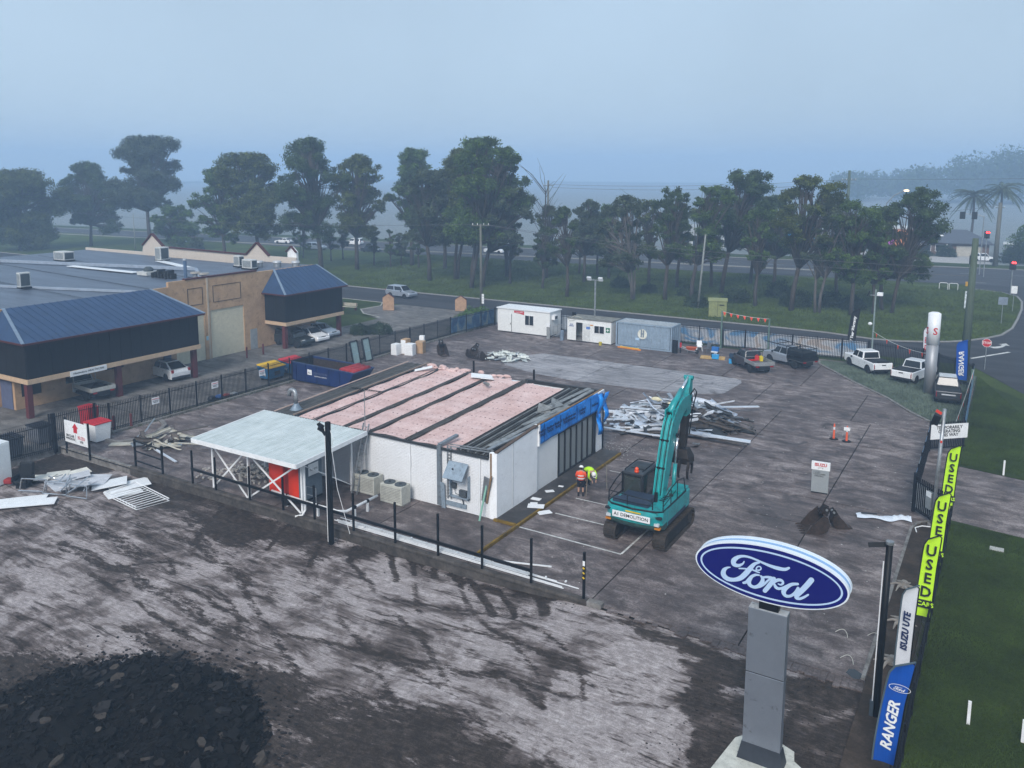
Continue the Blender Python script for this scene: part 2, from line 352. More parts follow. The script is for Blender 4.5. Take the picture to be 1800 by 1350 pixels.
st = nd(nt, 'ShaderNodeVertexColor', layer_name='stain').outputs[0]; sp = nd(nt, 'ShaderNodeSeparateColor', {'Color': st})
rg_ = mth(nt, 'SUBTRACT', noise(nt, mapping(nt, P, (.8,2.2,1), (0,0,R(-4))), 2.2, 7, .8), .5)
dk, lt, br = (mapr(nt, mth(nt, 'ADD', sp.outputs[k], mth(nt, 'MULTIPLY', mth(nt, 'MULTIPLY', rg_, 2.6), mth(nt, 'GREATER_THAN', sp.outputs[k], .02))), .3, .72) for k in (0,1,2))
wv = nd(nt, 'ShaderNodeTexNoise', {'Vector': P, 'Scale': .45, 'Detail': 3.0}).outputs['Color']
wv = nd(nt, 'ShaderNodeVectorMath', {0: wv, 1: (-.5,-.5,-.5)}, operation='ADD').outputs[0]; wv = nd(nt, 'ShaderNodeVectorMath', {0: wv, 1: (.45,.45,0)}, operation='MULTIPLY').outputs[0]
Q = nd(nt, 'ShaderNodeVectorMath', {0: P, 1: wv}, operation='ADD').outputs[0]
a = noise(nt, P, .33, 8, .66, .5); b = noise(nt, mapping(nt, Q, (.3,1.5,1), (0,0,R(-4))), 1.2, 8, .72, .3); c2 = noise(nt, mapping(nt, Q, (1.1,6,1), (0,0,R(-9))), 1.6, 5, .7); d = noise(nt, P, 3.5, 8, .78, .3); e = noise(nt, P, 34, 4, .75)
t1 = noise(nt, mapping(nt, Q, (.4,3.4,1), (0,0,R(36))), 1.0, 6, .7, .4); t2 = noise(nt, mapping(nt, Q, (.35,3.0,1), (0,0,R(-42)), (7,3,0)), 1.0, 6, .7, .4)
ctr = lambda x, k: mth(nt, 'MULTIPLY', mth(nt, 'SUBTRACT', x, .5), k)
v = mth(nt, 'ADD', mth(nt, 'ADD', ctr(a, .62), ctr(b, .42)), mth(nt, 'ADD', ctr(d, .36), ctr(e, .2)))
v = mth(nt, 'ADD', v, mth(nt, 'ADD', mapr(nt, t1, .56, .63, 0, .09), mapr(nt, t2, .58, .65, 0, .09)))
v = mth(nt, 'ADD', v, mth(nt, 'MULTIPLY', dk, .18)); v = mth(nt, 'ADD', v, mth(nt, 'MULTIPLY', br, .15)); v = mth(nt, 'SUBTRACT', v, mth(nt, 'MULTIPLY', lt, .13))
g_ = mth(nt, 'ADD', mth(nt, 'ADD', mth(nt, 'MULTIPLY', c2, .26), mth(nt, 'MULTIPLY', d, .4)), mth(nt, 'MULTIPLY', e, .34))
pale = ramp(nt, g_, [(.38, (.13,.105,.10)), (.5, (.30,.262,.255)), (.60, (.54,.49,.48))]); muddy = ramp(nt, g_, [(.38, (.008,.0055,.004)), (.5, (.030,.021,.016)), (.62, (.10,.078,.066))])
f = mapr(nt, v, -.04, .08, .6, .3)
mid_ = ramp(nt, g_, [(.38, (.04,.029,.025)), (.5, (.105,.082,.075)), (.61, (.25,.21,.20))])
col = mixc(nt, mapr(nt, v, -.03, .035, smooth=True), pale, mid_); col = mixc(nt, mapr(nt, v, .05, .115, smooth=True), col, muddy)
p.inputs['Specular IOR Level'].default_value = .25
nt.links.new(col, p.inputs['Base Color']); nt.links.new(mapr(nt, f, .3, .6, .72, .92), p.inputs['Roughness'])
bump(nt, p, mth(nt, 'ADD', mth(nt, 'ADD', d, mth(nt, 'MULTIPLY', e, .5)), mth(nt, 'MULTIPLY', c2, .4)), .6, .03)
fo = link('forecourt', me, m, smooth=True); fo['kind'] = 'structure'

# retaining wall with kerb top, and its end stone
w = MB(); xs = np.linspace(-45.7, -14.4, 40)
ring = lambda x: [(x,30.02,-.9),(x,30.34,-.9),(x,30.34,.10),(x,30.08,.10),(x,30.02,.02)]
w.loft([ring(x) for x in xs]); rw = w.build('retaining_wall', mat('stained_wall', (.075,.066,.06), .95, 0, .5, 1.2, .5, 18, grime=.6, grime_col=(.02,.017,.014))); tag(rw, 'low stained concrete retaining wall between yard and scraped forecourt', 'retaining wall')
tag(MB().box(-14.38,-13.7,30.0,30.36,-.4,.13).build('kerb_stone', CONC, bevel=.03), 'pale concrete block ending the retaining wall beside the striped post', 'kerb')
w = MB().box(-53.3,-45.72,30.1,30.3,-.9,.04).box(-53.6,-53.28,3,30.09,-.9,.03); tag(w.build('kerb_edge', CONC), 'low concrete edge under the red arrow sign board', 'kerb')
# ragged broken slab edge facing the forecourt on the right
w = MB(); n = 46
for k in range(n):
    x0 = -13.68+11.6*k/n; x1 = -13.68+11.6*(k+1)/n-.01
    w.box(x0, x1, 30.22-rr.uniform(.02,.3)-.5*k/n, 30.27, -.3, -.006-rr.uniform(0,.02))
struct('slab_edge', w, SLAB, parent=yard)

def kerb(name, pts, wd_, h, z=0, mt=None, parent=None, closed=False):
    P_ = [Vector((x, y, 0)) for x, y in pts]; n = len(P_); rings = []
    for i in range(n):
        t_ = ((P_[(i+1) % n] if closed or i < n-1 else P_[i]) - (P_[i-1] if closed or i else P_[i])).normalized(); q = Vector((-t_.y, t_.x, 0))*wd_/2
        a_, b_ = P_[i]-q, P_[i]+q
        rings.append([(a_.x,a_.y,z-.15),(b_.x,b_.y,z-.15),(b_.x,b_.y,z+h),(a_.x,a_.y,z+h)])
    if closed: rings.append(rings[0])
    o = MB().loft(rings, not closed).build(name, mt or CONC, parent, fix=True)
    if not parent: o['kind'] = 'structure'
    return o
# neighbour's driveway and its joints
dv = [(-53.4,10),(-67.2,10),(-67.2,79),(-72,80.5),(-74.5,83),(-73,88),(-71.5,89.25),(-57.5,89.25),(-55,86.5),(-53.4,84)]
ndrive = sheet('neighbour_driveway', dv[::-1], DRIVE, -.02)
for y0 in (37.5, 44, 50.5, 57, 63.5, 70, 76.5): sheet('driveway_joint', [(-66.5,y0),(-53.6,y0),(-53.6,y0+.06),(-66.5,y0+.06)], JOINT, -.014, ndrive)
sheet('driveway_joint', [(-60.2,12),(-60.14,12),(-60.14,79),(-60.2,79)], JOINT, -.0145, ndrive)
kerb('fence_kerb', [(-52.9,33.6),(-52.9,84)], .22, .16)
kerb('fence_kerb', [(-53.3,33.2),(-51.6,32.4),(-50.6,32.6),(-50.0,33.6),(-50.2,35.2),(-51.2,36.6),(-52.5,37.2)], .3, .14)
gi = [(-67.6,79.6),(-71,80.6),(-73.6,83),(-73.2,86.6),(-74.8,88.9),(-84,88.9),(-110,88.9),(-110,79.6)]
sheet('grass_island', gi, GRASS, .05); kerb('island_kerb', gi[:6], .18, .09, 0, mat('pale_kerb', (.34,.33,.31), .9, bmp=.2))
# service road, its far grass island with rounded corner, side street and highway
service = sheet('service_road', [(-400,89.3),(-2.6,89.3),(-1.2,86.2),(1.6,80),(40,20),(60,20),(60,230),(5,215),(-4,175),(-10,99.4),(-400,99.4)], ROAD, -.03)
isl = [(-64.9,99.3),(-38.7,99.4),(-24.8,99.5),(-17.8,99.2),(-12.8,98.0),(-10,98.2),(-7.5,99.3),(-5.2,100.8),(-3.4,102.7),(-1.7,105.3),(-.4,108.2),(.6,113.5),(1.1,120.8),(1.55,130),(1.6,138),(1.0,143.8),(-1.1,147.6),(-4.9,149.3)]
sheet('corner_verge', [(-300,99.3)]+isl+[(-300,139)], GRASS2, .02); kerb('verge_kerb', [(-300,99.3)]+isl, .25, .09, 0, mat('old_kerb', (.24,.235,.23), .9, bmp=.2))
ca, sa = math.cos(R(7)), math.sin(R(7))
def hw(u, v): return (-30+u*ca-v*sa, 162+u*sa+v*ca)   # highway frame: u along, v across
def hrect(name, u0, u1, v0, v1, m, z, th=None, parent=None): return sheet(name, [hw(u0,v0), hw(u1,v0), hw(u1,v1), hw(u0,v1)], m, z, parent, th)
highway = hrect('highway', -500, 200, -9.5, 18.5, HWY, -.012)
hrect('median_strip', -500, 10, .2, 1.3, mat('median_concrete', (.22,.215,.2), .9), .12, .3)
PAINT = mat('road_paint', (.58,.58,.56), .8, var=.3, grime=.6, grime_col=(.2,.2,.2))
for v in (-6, 7.5):
    for k in range(40):
        hrect('lane_dash', -300+k*8.5, -297+k*8.5, v, v+.14, PAINT, .0, None, highway)
hrect('far_verge', -500, 200, 18.5, 26, GRASS, .06); hrect('far_kerb', -500, 60, 18.2, 18.5, mat('old_kerb', (.3,.3,.3)), .1, .2)
hrect('far_field', -900, 700, 26, 1150, grass_mat('fog_toned_field', (.15,.17,.17), (.20,.225,.23), (.26,.285,.29)), .03)  # haze put into the base colour: pale fog tone hides the horizon
hrect('turning_arrow', 11, 13.5, 1.5, 5.4, PAINT, .004, None, highway)
# stop line, dashes, arrow on the side street
for k in range(7): sheet('lane_dash', [(3.2+k*.75,147+k*4.6),(3.5+k*.75,147+k*4.6),(4.6+k*.75,149.4+k*4.6),(4.3+k*.75,149.4+k*4.6)], PAINT, 0, highway)
sheet('road_marking', [(-2.9,92.9),(-2.6,92.8),(.6,98.2),(.3,98.3)], PAINT, -.02, service)
ar = [(-1.0,99.6),(-.6,99.8),(-.1,100.9),(.1,102.0),(.45,101.9),(.1,103.2),(-.6,102.3),(-.25,102.2),(-.4,101.3),(-.85,100.6),(-1.5,100.4)]
sheet('turning_arrow', ar, PAINT, -.02, service)
# right verge beside the fence, the driveway crossing it, planter strip and bed
sheet('front_verge', [(-1.94,5),(40,5),(40,47.3),(1.6,47.3),(-1.94,47.9)], GRASS, .015)
sheet('front_verge', [(-1.94,57.4),(1.6,56.7),(40,56.7),(40,57.5),(1.7,77.3),(-.8,81.2),(-1.94,84.8)], GRASS, .015)
sheet('crossover', [(-1.94,47.95),(1.6,47.35),(40,47.35),(40,56.65),(1.6,56.65),(-1.94,57.35)], SLAB, -.004)
sheet('planter_strip', [(-3.35,22),(-2.02,22),(-2.02,46.9),(-2.9,46.9),(-3.35,45.6)], SOIL, .05, None, .15)
kerb('planter_kerb', [(-3.45,30.4),(-3.4,45.5),(-3.2,46.5),(-2.7,47.0),(-2.1,47.05)], .14, .08)
kerb('boundary_kerb', [(-1.9,18),(-1.9,47)], .16, .07, 0, mat('dark_kerb', (.07,.06,.055), .9))
bed = [(-15.4,83.6),(-15.1,82.1),(-11.1,76.4),(-7.9,72.3),(-5.8,68.8),(-4.1,66.5),(-2.3,63.8),(-1.96,84.4)]
sheet('display_bed', bed, FROST, .06, None, .16); kerb('bed_kerb', bed[:7], .2, .1)
# walkway along the showroom with painted edge
sheet('walkway', [(-22.25,35.25),(-20.95,35.25),(-20.95,48.4),(-22.25,48.4)], WALK, .12, None, .2)
YEL = mat('worn_yellow_paint', (.22,.135,.015), .8, var=.5, scale=1.2, grime=.95, grime_col=(.05,.035,.02))
kerb('painted_kerb', [(-20.87,31.2),(-20.87,48.3)], .11, .13, 0, YEL); kerb('painted_kerb', [(-22.3,35.16),(-20.98,35.16)], .14, .128, 0, YEL)
for q in ([(-20.75,35.12),(-15,35.0),(-15,35.1),(-20.75,35.22)], [(-15.05,35.1),(-14.95,35.1),(-14.85,40.4),(-14.95,40.4)], [(-20.0,37.65),(-16.8,37.65),(-16.8,37.75),(-20.0,37.75)], [(-20.0,40.1),(-17.5,40.1),(-17.5,40.18),(-20.0,40.18)], [(-20.2,45.1),(-16.5,45.1),(-16.5,45.18),(-20.2,45.18)]):
    sheet('parking_line', q, PAINT, .0135, yard)
# damp patch and puddle at the low corner of the yard
sheet('puddle', [(-4.05,30.55),(-3.75,30.3),(-3.55,30.38),(-3.5,30.75),(-3.8,30.95),(-4.0,30.85)], glassmat('water', (.02,.022,.025), .03), .009)
# short grass blades over the near verge, the bed and the road edge: nobody could count them
def blades(name, n, pts_fn, h0, h1, wd_, m, seed, z=0.02):
    rs = np.random.RandomState(seed); xy = pts_fn(rs, n); n = len(xy)
    an = rs.rand(n)*2*np.pi; h = h0+(h1-h0)*rs.rand(n); le = rs.randn(n, 2)*.5*h[:,None]
    b = np.c_[xy, np.full(n, z)]; dx = np.c_[np.cos(an), np.sin(an), np.zeros(n)]*wd_
    V = np.stack([b-dx, b+dx, b+np.c_[le, h]], 1).reshape(-1,3)
    o = link(name, npmesh(name, V, np.arange(3*n).reshape(-1,3), 3), m); o['kind'] = 'stuff'; return o
BLADE = mat('grass_blades', (.040,.066,.009), .9, var=.6, scale=.35)
BLADE2 = mat('dry_grass_blades', (.064,.095,.018), .9, var=.5, scale=.2)
BLADE3 = mat('frosted_blades', (.13,.17,.13), .9, var=.4, scale=.5)
def rect_pts(x0, x1, y0, y1):
    return lambda rs, n: np.c_[x0+(x1-x0)*rs.rand(n), y0+(y1-y0)*rs.rand(n)]
tag(blades('grass', 60000, rect_pts(-1.8,2.4,24,47.3), .03, .1, .012, BLADE, 1), 'short green lawn on the verge beside the boundary flags', 'grass')
tag(blades('grass', 26000, lambda rs, n: (lambda q: q[q[:,1] < 84-q[:,0]*3.6-6])(rect_pts(-1.8,2.0,57.5,84)(rs, n)), .04, .14, .018, BLADE, 2), 'green grass verge beyond the driveway crossing', 'grass')
def inpoly(poly, x0, x1, y0, y1):
    def fn(rs, n):
        q = rect_pts(x0,x1,y0,y1)(rs, n); return q[sdf(poly, q[:,0], q[:,1]) < -.1]
    return fn
tag(blades('grass', 40000, inpoly(bed,-15.4,-2,63.8,84), .05, .22, .025, BLADE3, 3, .06), 'pale dewy ground cover around the parked utes', 'ground cover')
tag(blades('grass', 150000, inpoly([(-110,99.6)]+[(x-.2,y+.3) for x, y in isl]+[(-110,147)],-110,1.6,99.4,149), .08, .32, .05, BLADE2, 4), 'rough grass under the gum trees beyond the road', 'grass')
tag(blades('grass', 5000, lambda rs, n: np.c_[-1.85+abs(rs.randn(n))*.12, 24+23*rs.rand(n)], .08, .38, .015, BLADE, 6, .02), 'ragged weeds along the boundary kerb under the feather flags', 'weeds')
tag(blades('grass', 9000, lambda rs, n: np.r_[rect_pts(-53.3,-52.7,33,84)(rs, n//2), rect_pts(-53.6,-53.0,38,84)(rs, n//2)], .05, .3, .015, BLADE, 5, 0), 'weeds growing along the foot of the black fence', 'weeds')
# ================================================================== SHOWROOM being stripped
def brickwall(name, col, bump_s=.9, grime=.2):
    """painted rough brick: courses and weathering in fine relief"""
    m, nt, p = newmat(name); tc = nd(nt, 'ShaderNodeTexCoord').outputs['Object']
    g = nd(nt, 'ShaderNodeNewGeometry').outputs['Normal']; s = nd(nt, 'ShaderNodeSeparateXYZ', {0: tc}); n_ = nd(nt, 'ShaderNodeSeparateXYZ', {0: g})
    ax = mth(nt, 'ABSOLUTE', n_.outputs[0]); u = mth(nt, 'ADD', mth(nt, 'MULTIPLY', s.outputs[0], mth(nt, 'SUBTRACT', 1, ax)), mth(nt, 'MULTIPLY', s.outputs[1], ax))
    v = nd(nt, 'ShaderNodeCombineXYZ', {0: u, 1: s.outputs[2], 2: 0}).outputs[0]
    b = nd(nt, 'ShaderNodeTexBrick', {'Vector': v, 'Scale': 1, 'Mortar Size': .012, 'Brick Width': .24, 'Row Height': .085, 'Mortar Smooth': .3})
    k = noise(nt, tc, 7, 6, .75); k2 = noise(nt, tc, .8, 5, .7)
    c = mixc(nt, mapr(nt, k2, .45, .8, 0, .3), col, tuple(x*.78 for x in col))
    c = mixc(nt, mapr(nt, noise(nt, tc, 3, 6, .75), .62, .78, 0, grime*2), c, (.16,.15,.14))
    c = mixc(nt, mth(nt, 'MULTIPLY', b.outputs['Fac'], .35), c, tuple(x*.55 for x in col)); c = mixc(nt, mapr(nt, k, .46, .3, 0, .4), c, tuple(x*.6 for x in col))
    nt.links.new(c, p.inputs['Base Color']); p.inputs['Roughness'].default_value = .75
    h = mth(nt, 'ADD', mth(nt, 'MULTIPLY', b.outputs['Fac'], -1), mth(nt, 'MULTIPLY', k, 2.2)); bump(nt, p, h, .8, .03); return m
WBRICK = brickwall('white_painted_brick', (.90,.91,.93))
DKFR = mat('dark_window_frame', (.01,.011,.013), .4)
X0, X1, Y0, Y1 = -38.6, -22.3, 35.3, 48.7      # showroom plan
zr = lambda y: 3.36+(y-Y0)/(Y1-Y0)*.52         # roof plane, rising to the rear
sh = thing('showroom_building', 'low white brick showroom with its roof stripped to pink insulation', 'building', (0,0,0))
w = MB(); th = .24
def wallseg(w, x0, y0, x1, y1, z0, z1a, z1b):
    d = Vector((x1-x0, y1-y0, 0)).normalized(); q = Vector((-d.y, d.x, 0))*th
    pts = [(x0,y0,z0),(x1,y1,z0),(x1,y1,z1b),(x0,y0,z1a)]; w.prism(pts, q)
wallseg(w, X0, Y0, X1-.36, Y0, -.05, 3.3, 3.3)
FR = w.build('front_wall', WBRICK, sh, fix=True)
w = MB(); wallseg(w, X0+th, Y1, X0+th, Y0+th, -.05, zr(Y1)-.1, zr(Y0)-.1); w.build('side_wall', WBRICK, sh, fix=True)
w = MB(); wallseg(w, X1, 39.6, X1, 42.25, -.05, 3.3, 3.4); w.build('side_wall', WBRICK, sh, fix=True)
w = MB(); wallseg(w, X1, 47.5, X1, Y1, -.05, 3.95, 4.05); w.build('side_wall', WBRICK, sh, fix=True)
w = MB().box(X0+th, X1, Y1-th, Y1, -.05, 3.75); w.build('rear_wall', WBRICK, sh)
MB().box(X0+.3, X1-.3, Y0+.3, Y1-.3, .02, .1).build('floor', mat('shop_floor', (.16,.155,.15), .6, var=.4, scale=.6, grime=.3), sh)
# white boarded corner with a sloping top, and its post
WBOARD = mat('white_wall_board', (.86,.87,.89), .55, var=.05, grime=.06, grime_col=(.35,.35,.36))
w = MB(); w.prism([(X1+.1,Y0-.02,.0),(X1+.1,39.6,.0),(X1+.1,39.6,3.98),(X1+.1,Y0-.02,3.62)], (-.1,0,0)); w.build('wall_board', WBOARD, sh, fix=True)
MB().box(X1-.35, X1, Y0-.03, Y0+.2, 0, 3.62).build('corner_pier', WBOARD, sh)
MB().box(X1-.02,X1+.12,36.9,36.93,0,3.78).build('board_joint', mat('joint_grey', (.45,.46,.48), .7), sh)
MB().obox((X1-.5,Y0-.12,1.6),(.42,.05,1.5),0,R(8),R(12)).build('flashing', GREYM, sh); MB().obox((X1-.3,Y0-.16,1.65),(.1,.06,1.7),0,R(6),R(14)).build('timber_stud', TIMB, sh)
MB().box(X1-.3,X1-.2,Y0-.06,Y0-.03,2.1,3.6).build('timber_stud', TIMB, sh)
# glazed shopfront: seven panes between black mullions
gy0, gy1, gz0, gz1 = 42.3, 47.45, .2, 2.75; ng = 6
w = MB().box(X1-.08,X1+.06,gy0,gy1,gz0-.1,gz0).box(X1-.08,X1+.06,gy0,gy1,gz1,gz1+.12); w.build('window_frame', DKFR, sh)
PANE = newmat('shop_glass')[0]
nt = PANE.node_tree; p = nt.nodes['Principled BSDF']; p.inputs['Base Color'].default_value = (.8,.85,.85,1); p.inputs['Transmission Weight'].default_value = .6; p.inputs['Roughness'].default_value = .04; p.inputs['Base Color'].default_value = (.62,.66,.66,1)
for k in range(ng+1):
    y = gy0+(gy1-gy0-.5)*k/ng; ww = .06 if k < ng else .38
    MB().box(X1-.1,X1+.07,y,y+ww+.02,gz0+.002,gz1-.002).build('mullion', DKFR, sh)
    if k < ng: MB().box(X1-.03,X1-.015,y+ww+.025,y+(gy1-gy0-.5)/ng-.005,gz0+.004,gz1-.004).build('window_pane', PANE, sh)
# blue building wrap over the shopfront head, wrinkled, torn at the far end
m, nt, p = newmat('blue_wrap'); tc = nd(nt, 'ShaderNodeTexCoord').outputs['Object']
nn = noise(nt, mapping(nt, tc, (1,1.2,.8)), 2.2, 5, .6, .8); nt.links.new(ramp(nt, nn, [(.3,(.0,.12,.45)),(.5,(.0,.21,.72)),(.7,(.01,.31,.88))]), p.inputs['Base Color'])
p.inputs['Roughness'].default_value = .38; bump(nt, p, nn, .8, .12); WRAP = m
rs = np.random.RandomState(4); ny_, nz_ = 50, 10; V = []; 
for i in range(ny_+1):
    for j in range(nz_+1):
        y = 39.75+(48.0-39.75)*i/ny_; f_ = j/nz_; zt = 4.0+.02*(y-39.6)-(.18 if y > 47.4 else 0); zb = 2.86+.012*(y-39.6)
        V.append((X1+.13+.03*math.sin(y*3+f_*5)+rs.uniform(0,.02), y, zb+(zt-zb)*f_))
Fq = [(i*(nz_+1)+j, (i+1)*(nz_+1)+j, (i+1)*(nz_+1)+j+1, i*(nz_+1)+j+1) for i in range(ny_) for j in range(nz_)]
wr = MB().add(V, Fq).build('building_wrap', WRAP, sh, smooth=True); wr.modifiers.new('t', 'SOLIDIFY').thickness = .012
rag = MB()
for (y0, y1, zb, o) in ((47.3,48.1,1.35,0), (47.9,48.6,2.0,.18)):
    ring = []
    for j in range(9):
        z = 4.0-(4.0-zb)*j/8; k = .14*math.sin(j*1.1+o*9)
        ring.append([(X1+.2+o*.6+k*.3,y0+k+o*j*.1,z),(X1+.24+o*.6+k,(y0+y1)/2+k+o*j*.12,z-.05),(X1+.2+o*.6+k*.5,y1+k*.6+o*j*.16-.03*j,z),(X1+.17+o*.6+k*.4,(y0+y1)/2+k+o*j*.12,z)])
    rag.loft(ring)
rag.build('torn_wrap', WRAP, sh, smooth=True, fix=True)
for y in (40.25, 42.2, 44.4, 46.3): MB().box(X1+.16,X1+.175,y,y+.05,2.95,4.0).build('wrap_seam', mat('wrap_tape', (.0,.06,.22), .5), sh)
WINK = mat('wrap_print', (.0,.02,.09), .6, var=.05)
for k, y in enumerate((40.0,40.95,41.9,42.9,43.7,45.1,46.9)): text(('Bradford\nTRADE','Bradford\nTRADE','Bradford\nTRADE','Bradford\nTRADE','Enviroseal\nWallwrap','Bradford\nTRADE','Wallwrap')[k], .24, WINK, wr, (X1+.2,y,3.5), (R(90),0,R(90)), bold=.004, lh=.9)
MB().box(X1-.12,X1+.2,39.62,39.74,2.8,4.05).build('trim_board', WPANEL, sh)
MB().bar((X1+.1,39.6,4.06),(X1+.1,48.2,4.22),.1,.05).build('timber_fascia', TIMB, sh); MB().bar((X1+.03,Y0,3.68),(X1+.03,39.6,4.02),.2,.06).build('timber_fascia', mat('brown_fascia', (.11,.075,.055), .8, grime=.4), sh)
# ---- roof: pink insulation blankets between strips of grey ribbed sheet
m, nt, p = newmat('pink_insulation'); P = wpos(nt)
a = noise(nt, P, .9, 5, .65); b = noise(nt, P, 6, 6, .75); c_ = noise(nt, P, 2.4, 3, .6)
col = ramp(nt, mth(nt,'ADD',mth(nt,'MULTIPLY',a,.5),mth(nt,'MULTIPLY',b,.5)), [(.32,(.42,.25,.225)),(.5,(.62,.43,.40)),(.66,(.74,.57,.54))])
s3 = nd(nt, 'ShaderNodeSeparateXYZ', {0: P})
# rows of fastener holes: dots on a grid, dropped out by noise
gx_ = mth(nt,'ABSOLUTE',mth(nt,'SUBTRACT',mth(nt,'FRACT',mth(nt,'MULTIPLY',s3.outputs[0],3.1)),.5)); gy_ = mth(nt,'ABSOLUTE',mth(nt,'SUBTRACT',mth(nt,'FRACT',mth(nt,'MULTIPLY',s3.outputs[1],1.05)),.5))
dot = mth(nt,'MULTIPLY', mapr(nt,gx_,.17,.11), mapr(nt,gy_,.055,.035)); dot = mth(nt,'MULTIPLY',dot,mapr(nt,c_,.42,.52))
col = mixc(nt, dot, col, (.12,.04,.035)); tear = mapr(nt, noise(nt, mapping(nt,P,(1,.6,1)), 3.3, 6, .8), .66, .74); col = mixc(nt, mth(nt,'MULTIPLY',tear,.7), col, (.2,.075,.06))
nt.links.new(col, p.inputs['Base Color']); p.inputs['Roughness'].default_value = .95; bump(nt, p, mth(nt,'ADD',mth(nt,'ADD',b,mth(nt,'MULTIPLY',dot,-1)),a), .8, .06); PINK = m
strips = [(-38.0,-36.85),(-36.85,-35.3),(-35.3,-32.75),(-32.75,-30.85),(-30.85,-28.1),(-28.1,-24.75)]   # blanket bays (the first is dark sheet)
RSHEET = mat('old_roof_sheet', (.085,.082,.078), .6, .2, .4, 1.2, .2, grime=.4)
RSHEET2 = mat('weathered_zinc', (.26,.27,.27), .5, .3, .4, 1.2, .2, grime=.45)
for k, (a0, a1) in enumerate(strips[1:]):
    n_ = 24; mth_ = 10; V = []; rs = np.random.RandomState(20+k)
    yb = Y1-.3-rs.rand()*.7
    for i in range(n_+1):
        for j in range(mth_+1):
            y = Y0+.02+(yb-Y0)*i/n_; x = a0+.12+(a1-a0-.24)*j/mth_
            sag = .10*math.sin(math.pi*j/mth_)+.03*math.sin(y*2.1+k)+rs.uniform(-.012,.012)
            yy = y+(rs.uniform(-.3,.4) if i == n_ else 0)
            V.append((x, yy, zr(y)-.06+sag+(.08 if i == n_ else 0)))
    MB().add(V, [(i*(mth_+1)+j, i*(mth_+1)+j+1, (i+1)*(mth_+1)+j+1, (i+1)*(mth_+1)+j) for i in range(n_) for j in range(mth_)]).build('insulation_blanket', PINK, sh, smooth=True)
def ribbed(x0, x1, y0, y1, m_, pitch=.19, lift=0, name='roof_sheet', bend=0):
    xs_ = []; x = x0
    while x < x1-.01:
        xs_ += [(x,0),(x+pitch*.32,0),(x+pitch*.42,.045),(x+pitch*.72,.045),(x+pitch*.82,0)]; x += pitch
    ys_ = [y0+(y1-y0)*t_ for t_ in (0,.3,.6,.85,1)]
    V = [(x_, y, zr(y)+h_+lift+bend*max(0,(y-y0)/(y1-y0)-.6)**2) for y in ys_ for x_, h_ in xs_]; n_ = len(xs_)
    return MB().add(V, [(i*n_+j, i*n_+j+1, (i+1)*n_+j+1, (i+1)*n_+j) for i in range(len(ys_)-1) for j in range(n_-1)]).build(name, m_, sh)
for k, (xc, ww, bd) in enumerate(((-35.3,.17,.5),(-32.75,.34,.3),(-30.85,.34,.1),(-28.1,.5,.2))): ribbed(xc-ww/2, xc+ww/2, Y0-.03, Y1-.1-.3*(k % 2), RSHEET, .17, .03, bend=bd)
ribbed(-24.85,-22.95, Y0-.02, Y1-.35, RSHEET, .2, .02); MB().add([(-24.9,Y0,3.3),(-22.4,Y0,3.3),(-22.4,Y1-.2,3.78),(-24.9,Y1-.2,3.78)],[(0,1,2,3)]).build('sarking', mat('dark_sarking', (.03,.028,.027), .8), sh)
for k in range(8): MB().bar((-24.75+k*.24,Y0,zr(Y0)+.09),(-24.75+k*.24,Y1-.4-.25*(k%3),zr(Y1)+.09),.05,.05).build('roof_rib', RSHEET2 if k % 2 else mat('dark_rib', (.035,.033,.032), .6), sh)
ribbed(-38.55,-36.9, Y0-.02, Y1, mat('dull_edge_sheet', (.065,.063,.06), .7, var=.3, grime=.3), .55, -.01)
MB().bar((-38.55,Y0,3.42),(-38.55,Y1,3.96),.08,.05).build('barge_strip', mat('pink_edge', (.5,.36,.3), .8), sh); MB().bar((-36.9,Y0,3.44),(-36.9,Y1+.5,3.98),.14,.07).build('barge_strip', mat('tan_edge', (.22,.17,.14), .8), sh)
MB().bar((-38.6,Y0-.05,3.33),(-22.7,Y0-.05,3.30),.14,.12).build('gutter', mat('dark_gutter', (.05,.055,.06), .5, .3, grime=.3), sh)
for a_, b_ in (((-23.2,36.2,3.62),(-22.5,44,4.05)), ((-22.9,41.5,3.9),(-22.6,47.5,4.25)), ((-24,42.5,3.75),(-22.8,43.8,4.15)), ((-23.8,44,3.82),(-23.2,48.3,4.1)), ((-23.4,40,3.75),(-22.7,42.6,4.05))): MB().bar(a_, b_, .3, .03).build('loose_flashing', RSHEET2, sh)
for c_, s_, r_ in (((-23.3,43.9,4.1),(.7,.9,.02),(.3,.5)), ((-23.6,42.9,3.95),(.8,.6,.02),(.9,.3)), ((-31.2,47.6,4.0),(1.5,.8,.06),(.1,.12)), ((-30.5,47.2,4.02),(.9,.5,.05),(-.15,.1)), ((-36.0,47.2,4.02),(1.3,.4,.04),(.1,-.2))): MB().obox(c_, s_, .6, *r_).build('loose_sheet', WPANEL if c_[0] < -30 else RSHEET2, sh)
for k in range(16):
    y = Y1-.2+rr.uniform(-.5,.2); x = rr.uniform(-36.6,-29); MB().ell((x,y,zr(y)+.08),(rr.uniform(.15,.5),rr.uniform(.12,.3),rr.uniform(.06,.16)),8,5).build('insulation_scrap', PINK, sh, smooth=True)
MB().box(-28.2,-22.6,Y1-.2,Y1+.02,3.6,3.98).build('roof_beam', mat('dark_beam', (.04,.042,.045), .6, .3, grime=.4), sh)
for x in (-32.7,-27.7): MB().box(x,x+.1,Y1,Y1+.1,3.2,4.7).build('roof_post', BLACK, sh)
MB().cyl((-30.1,46.2,3.98),(-29.4,45.6,4.1),.09,.13,10).build('vent_stub', RSHEET2, sh)
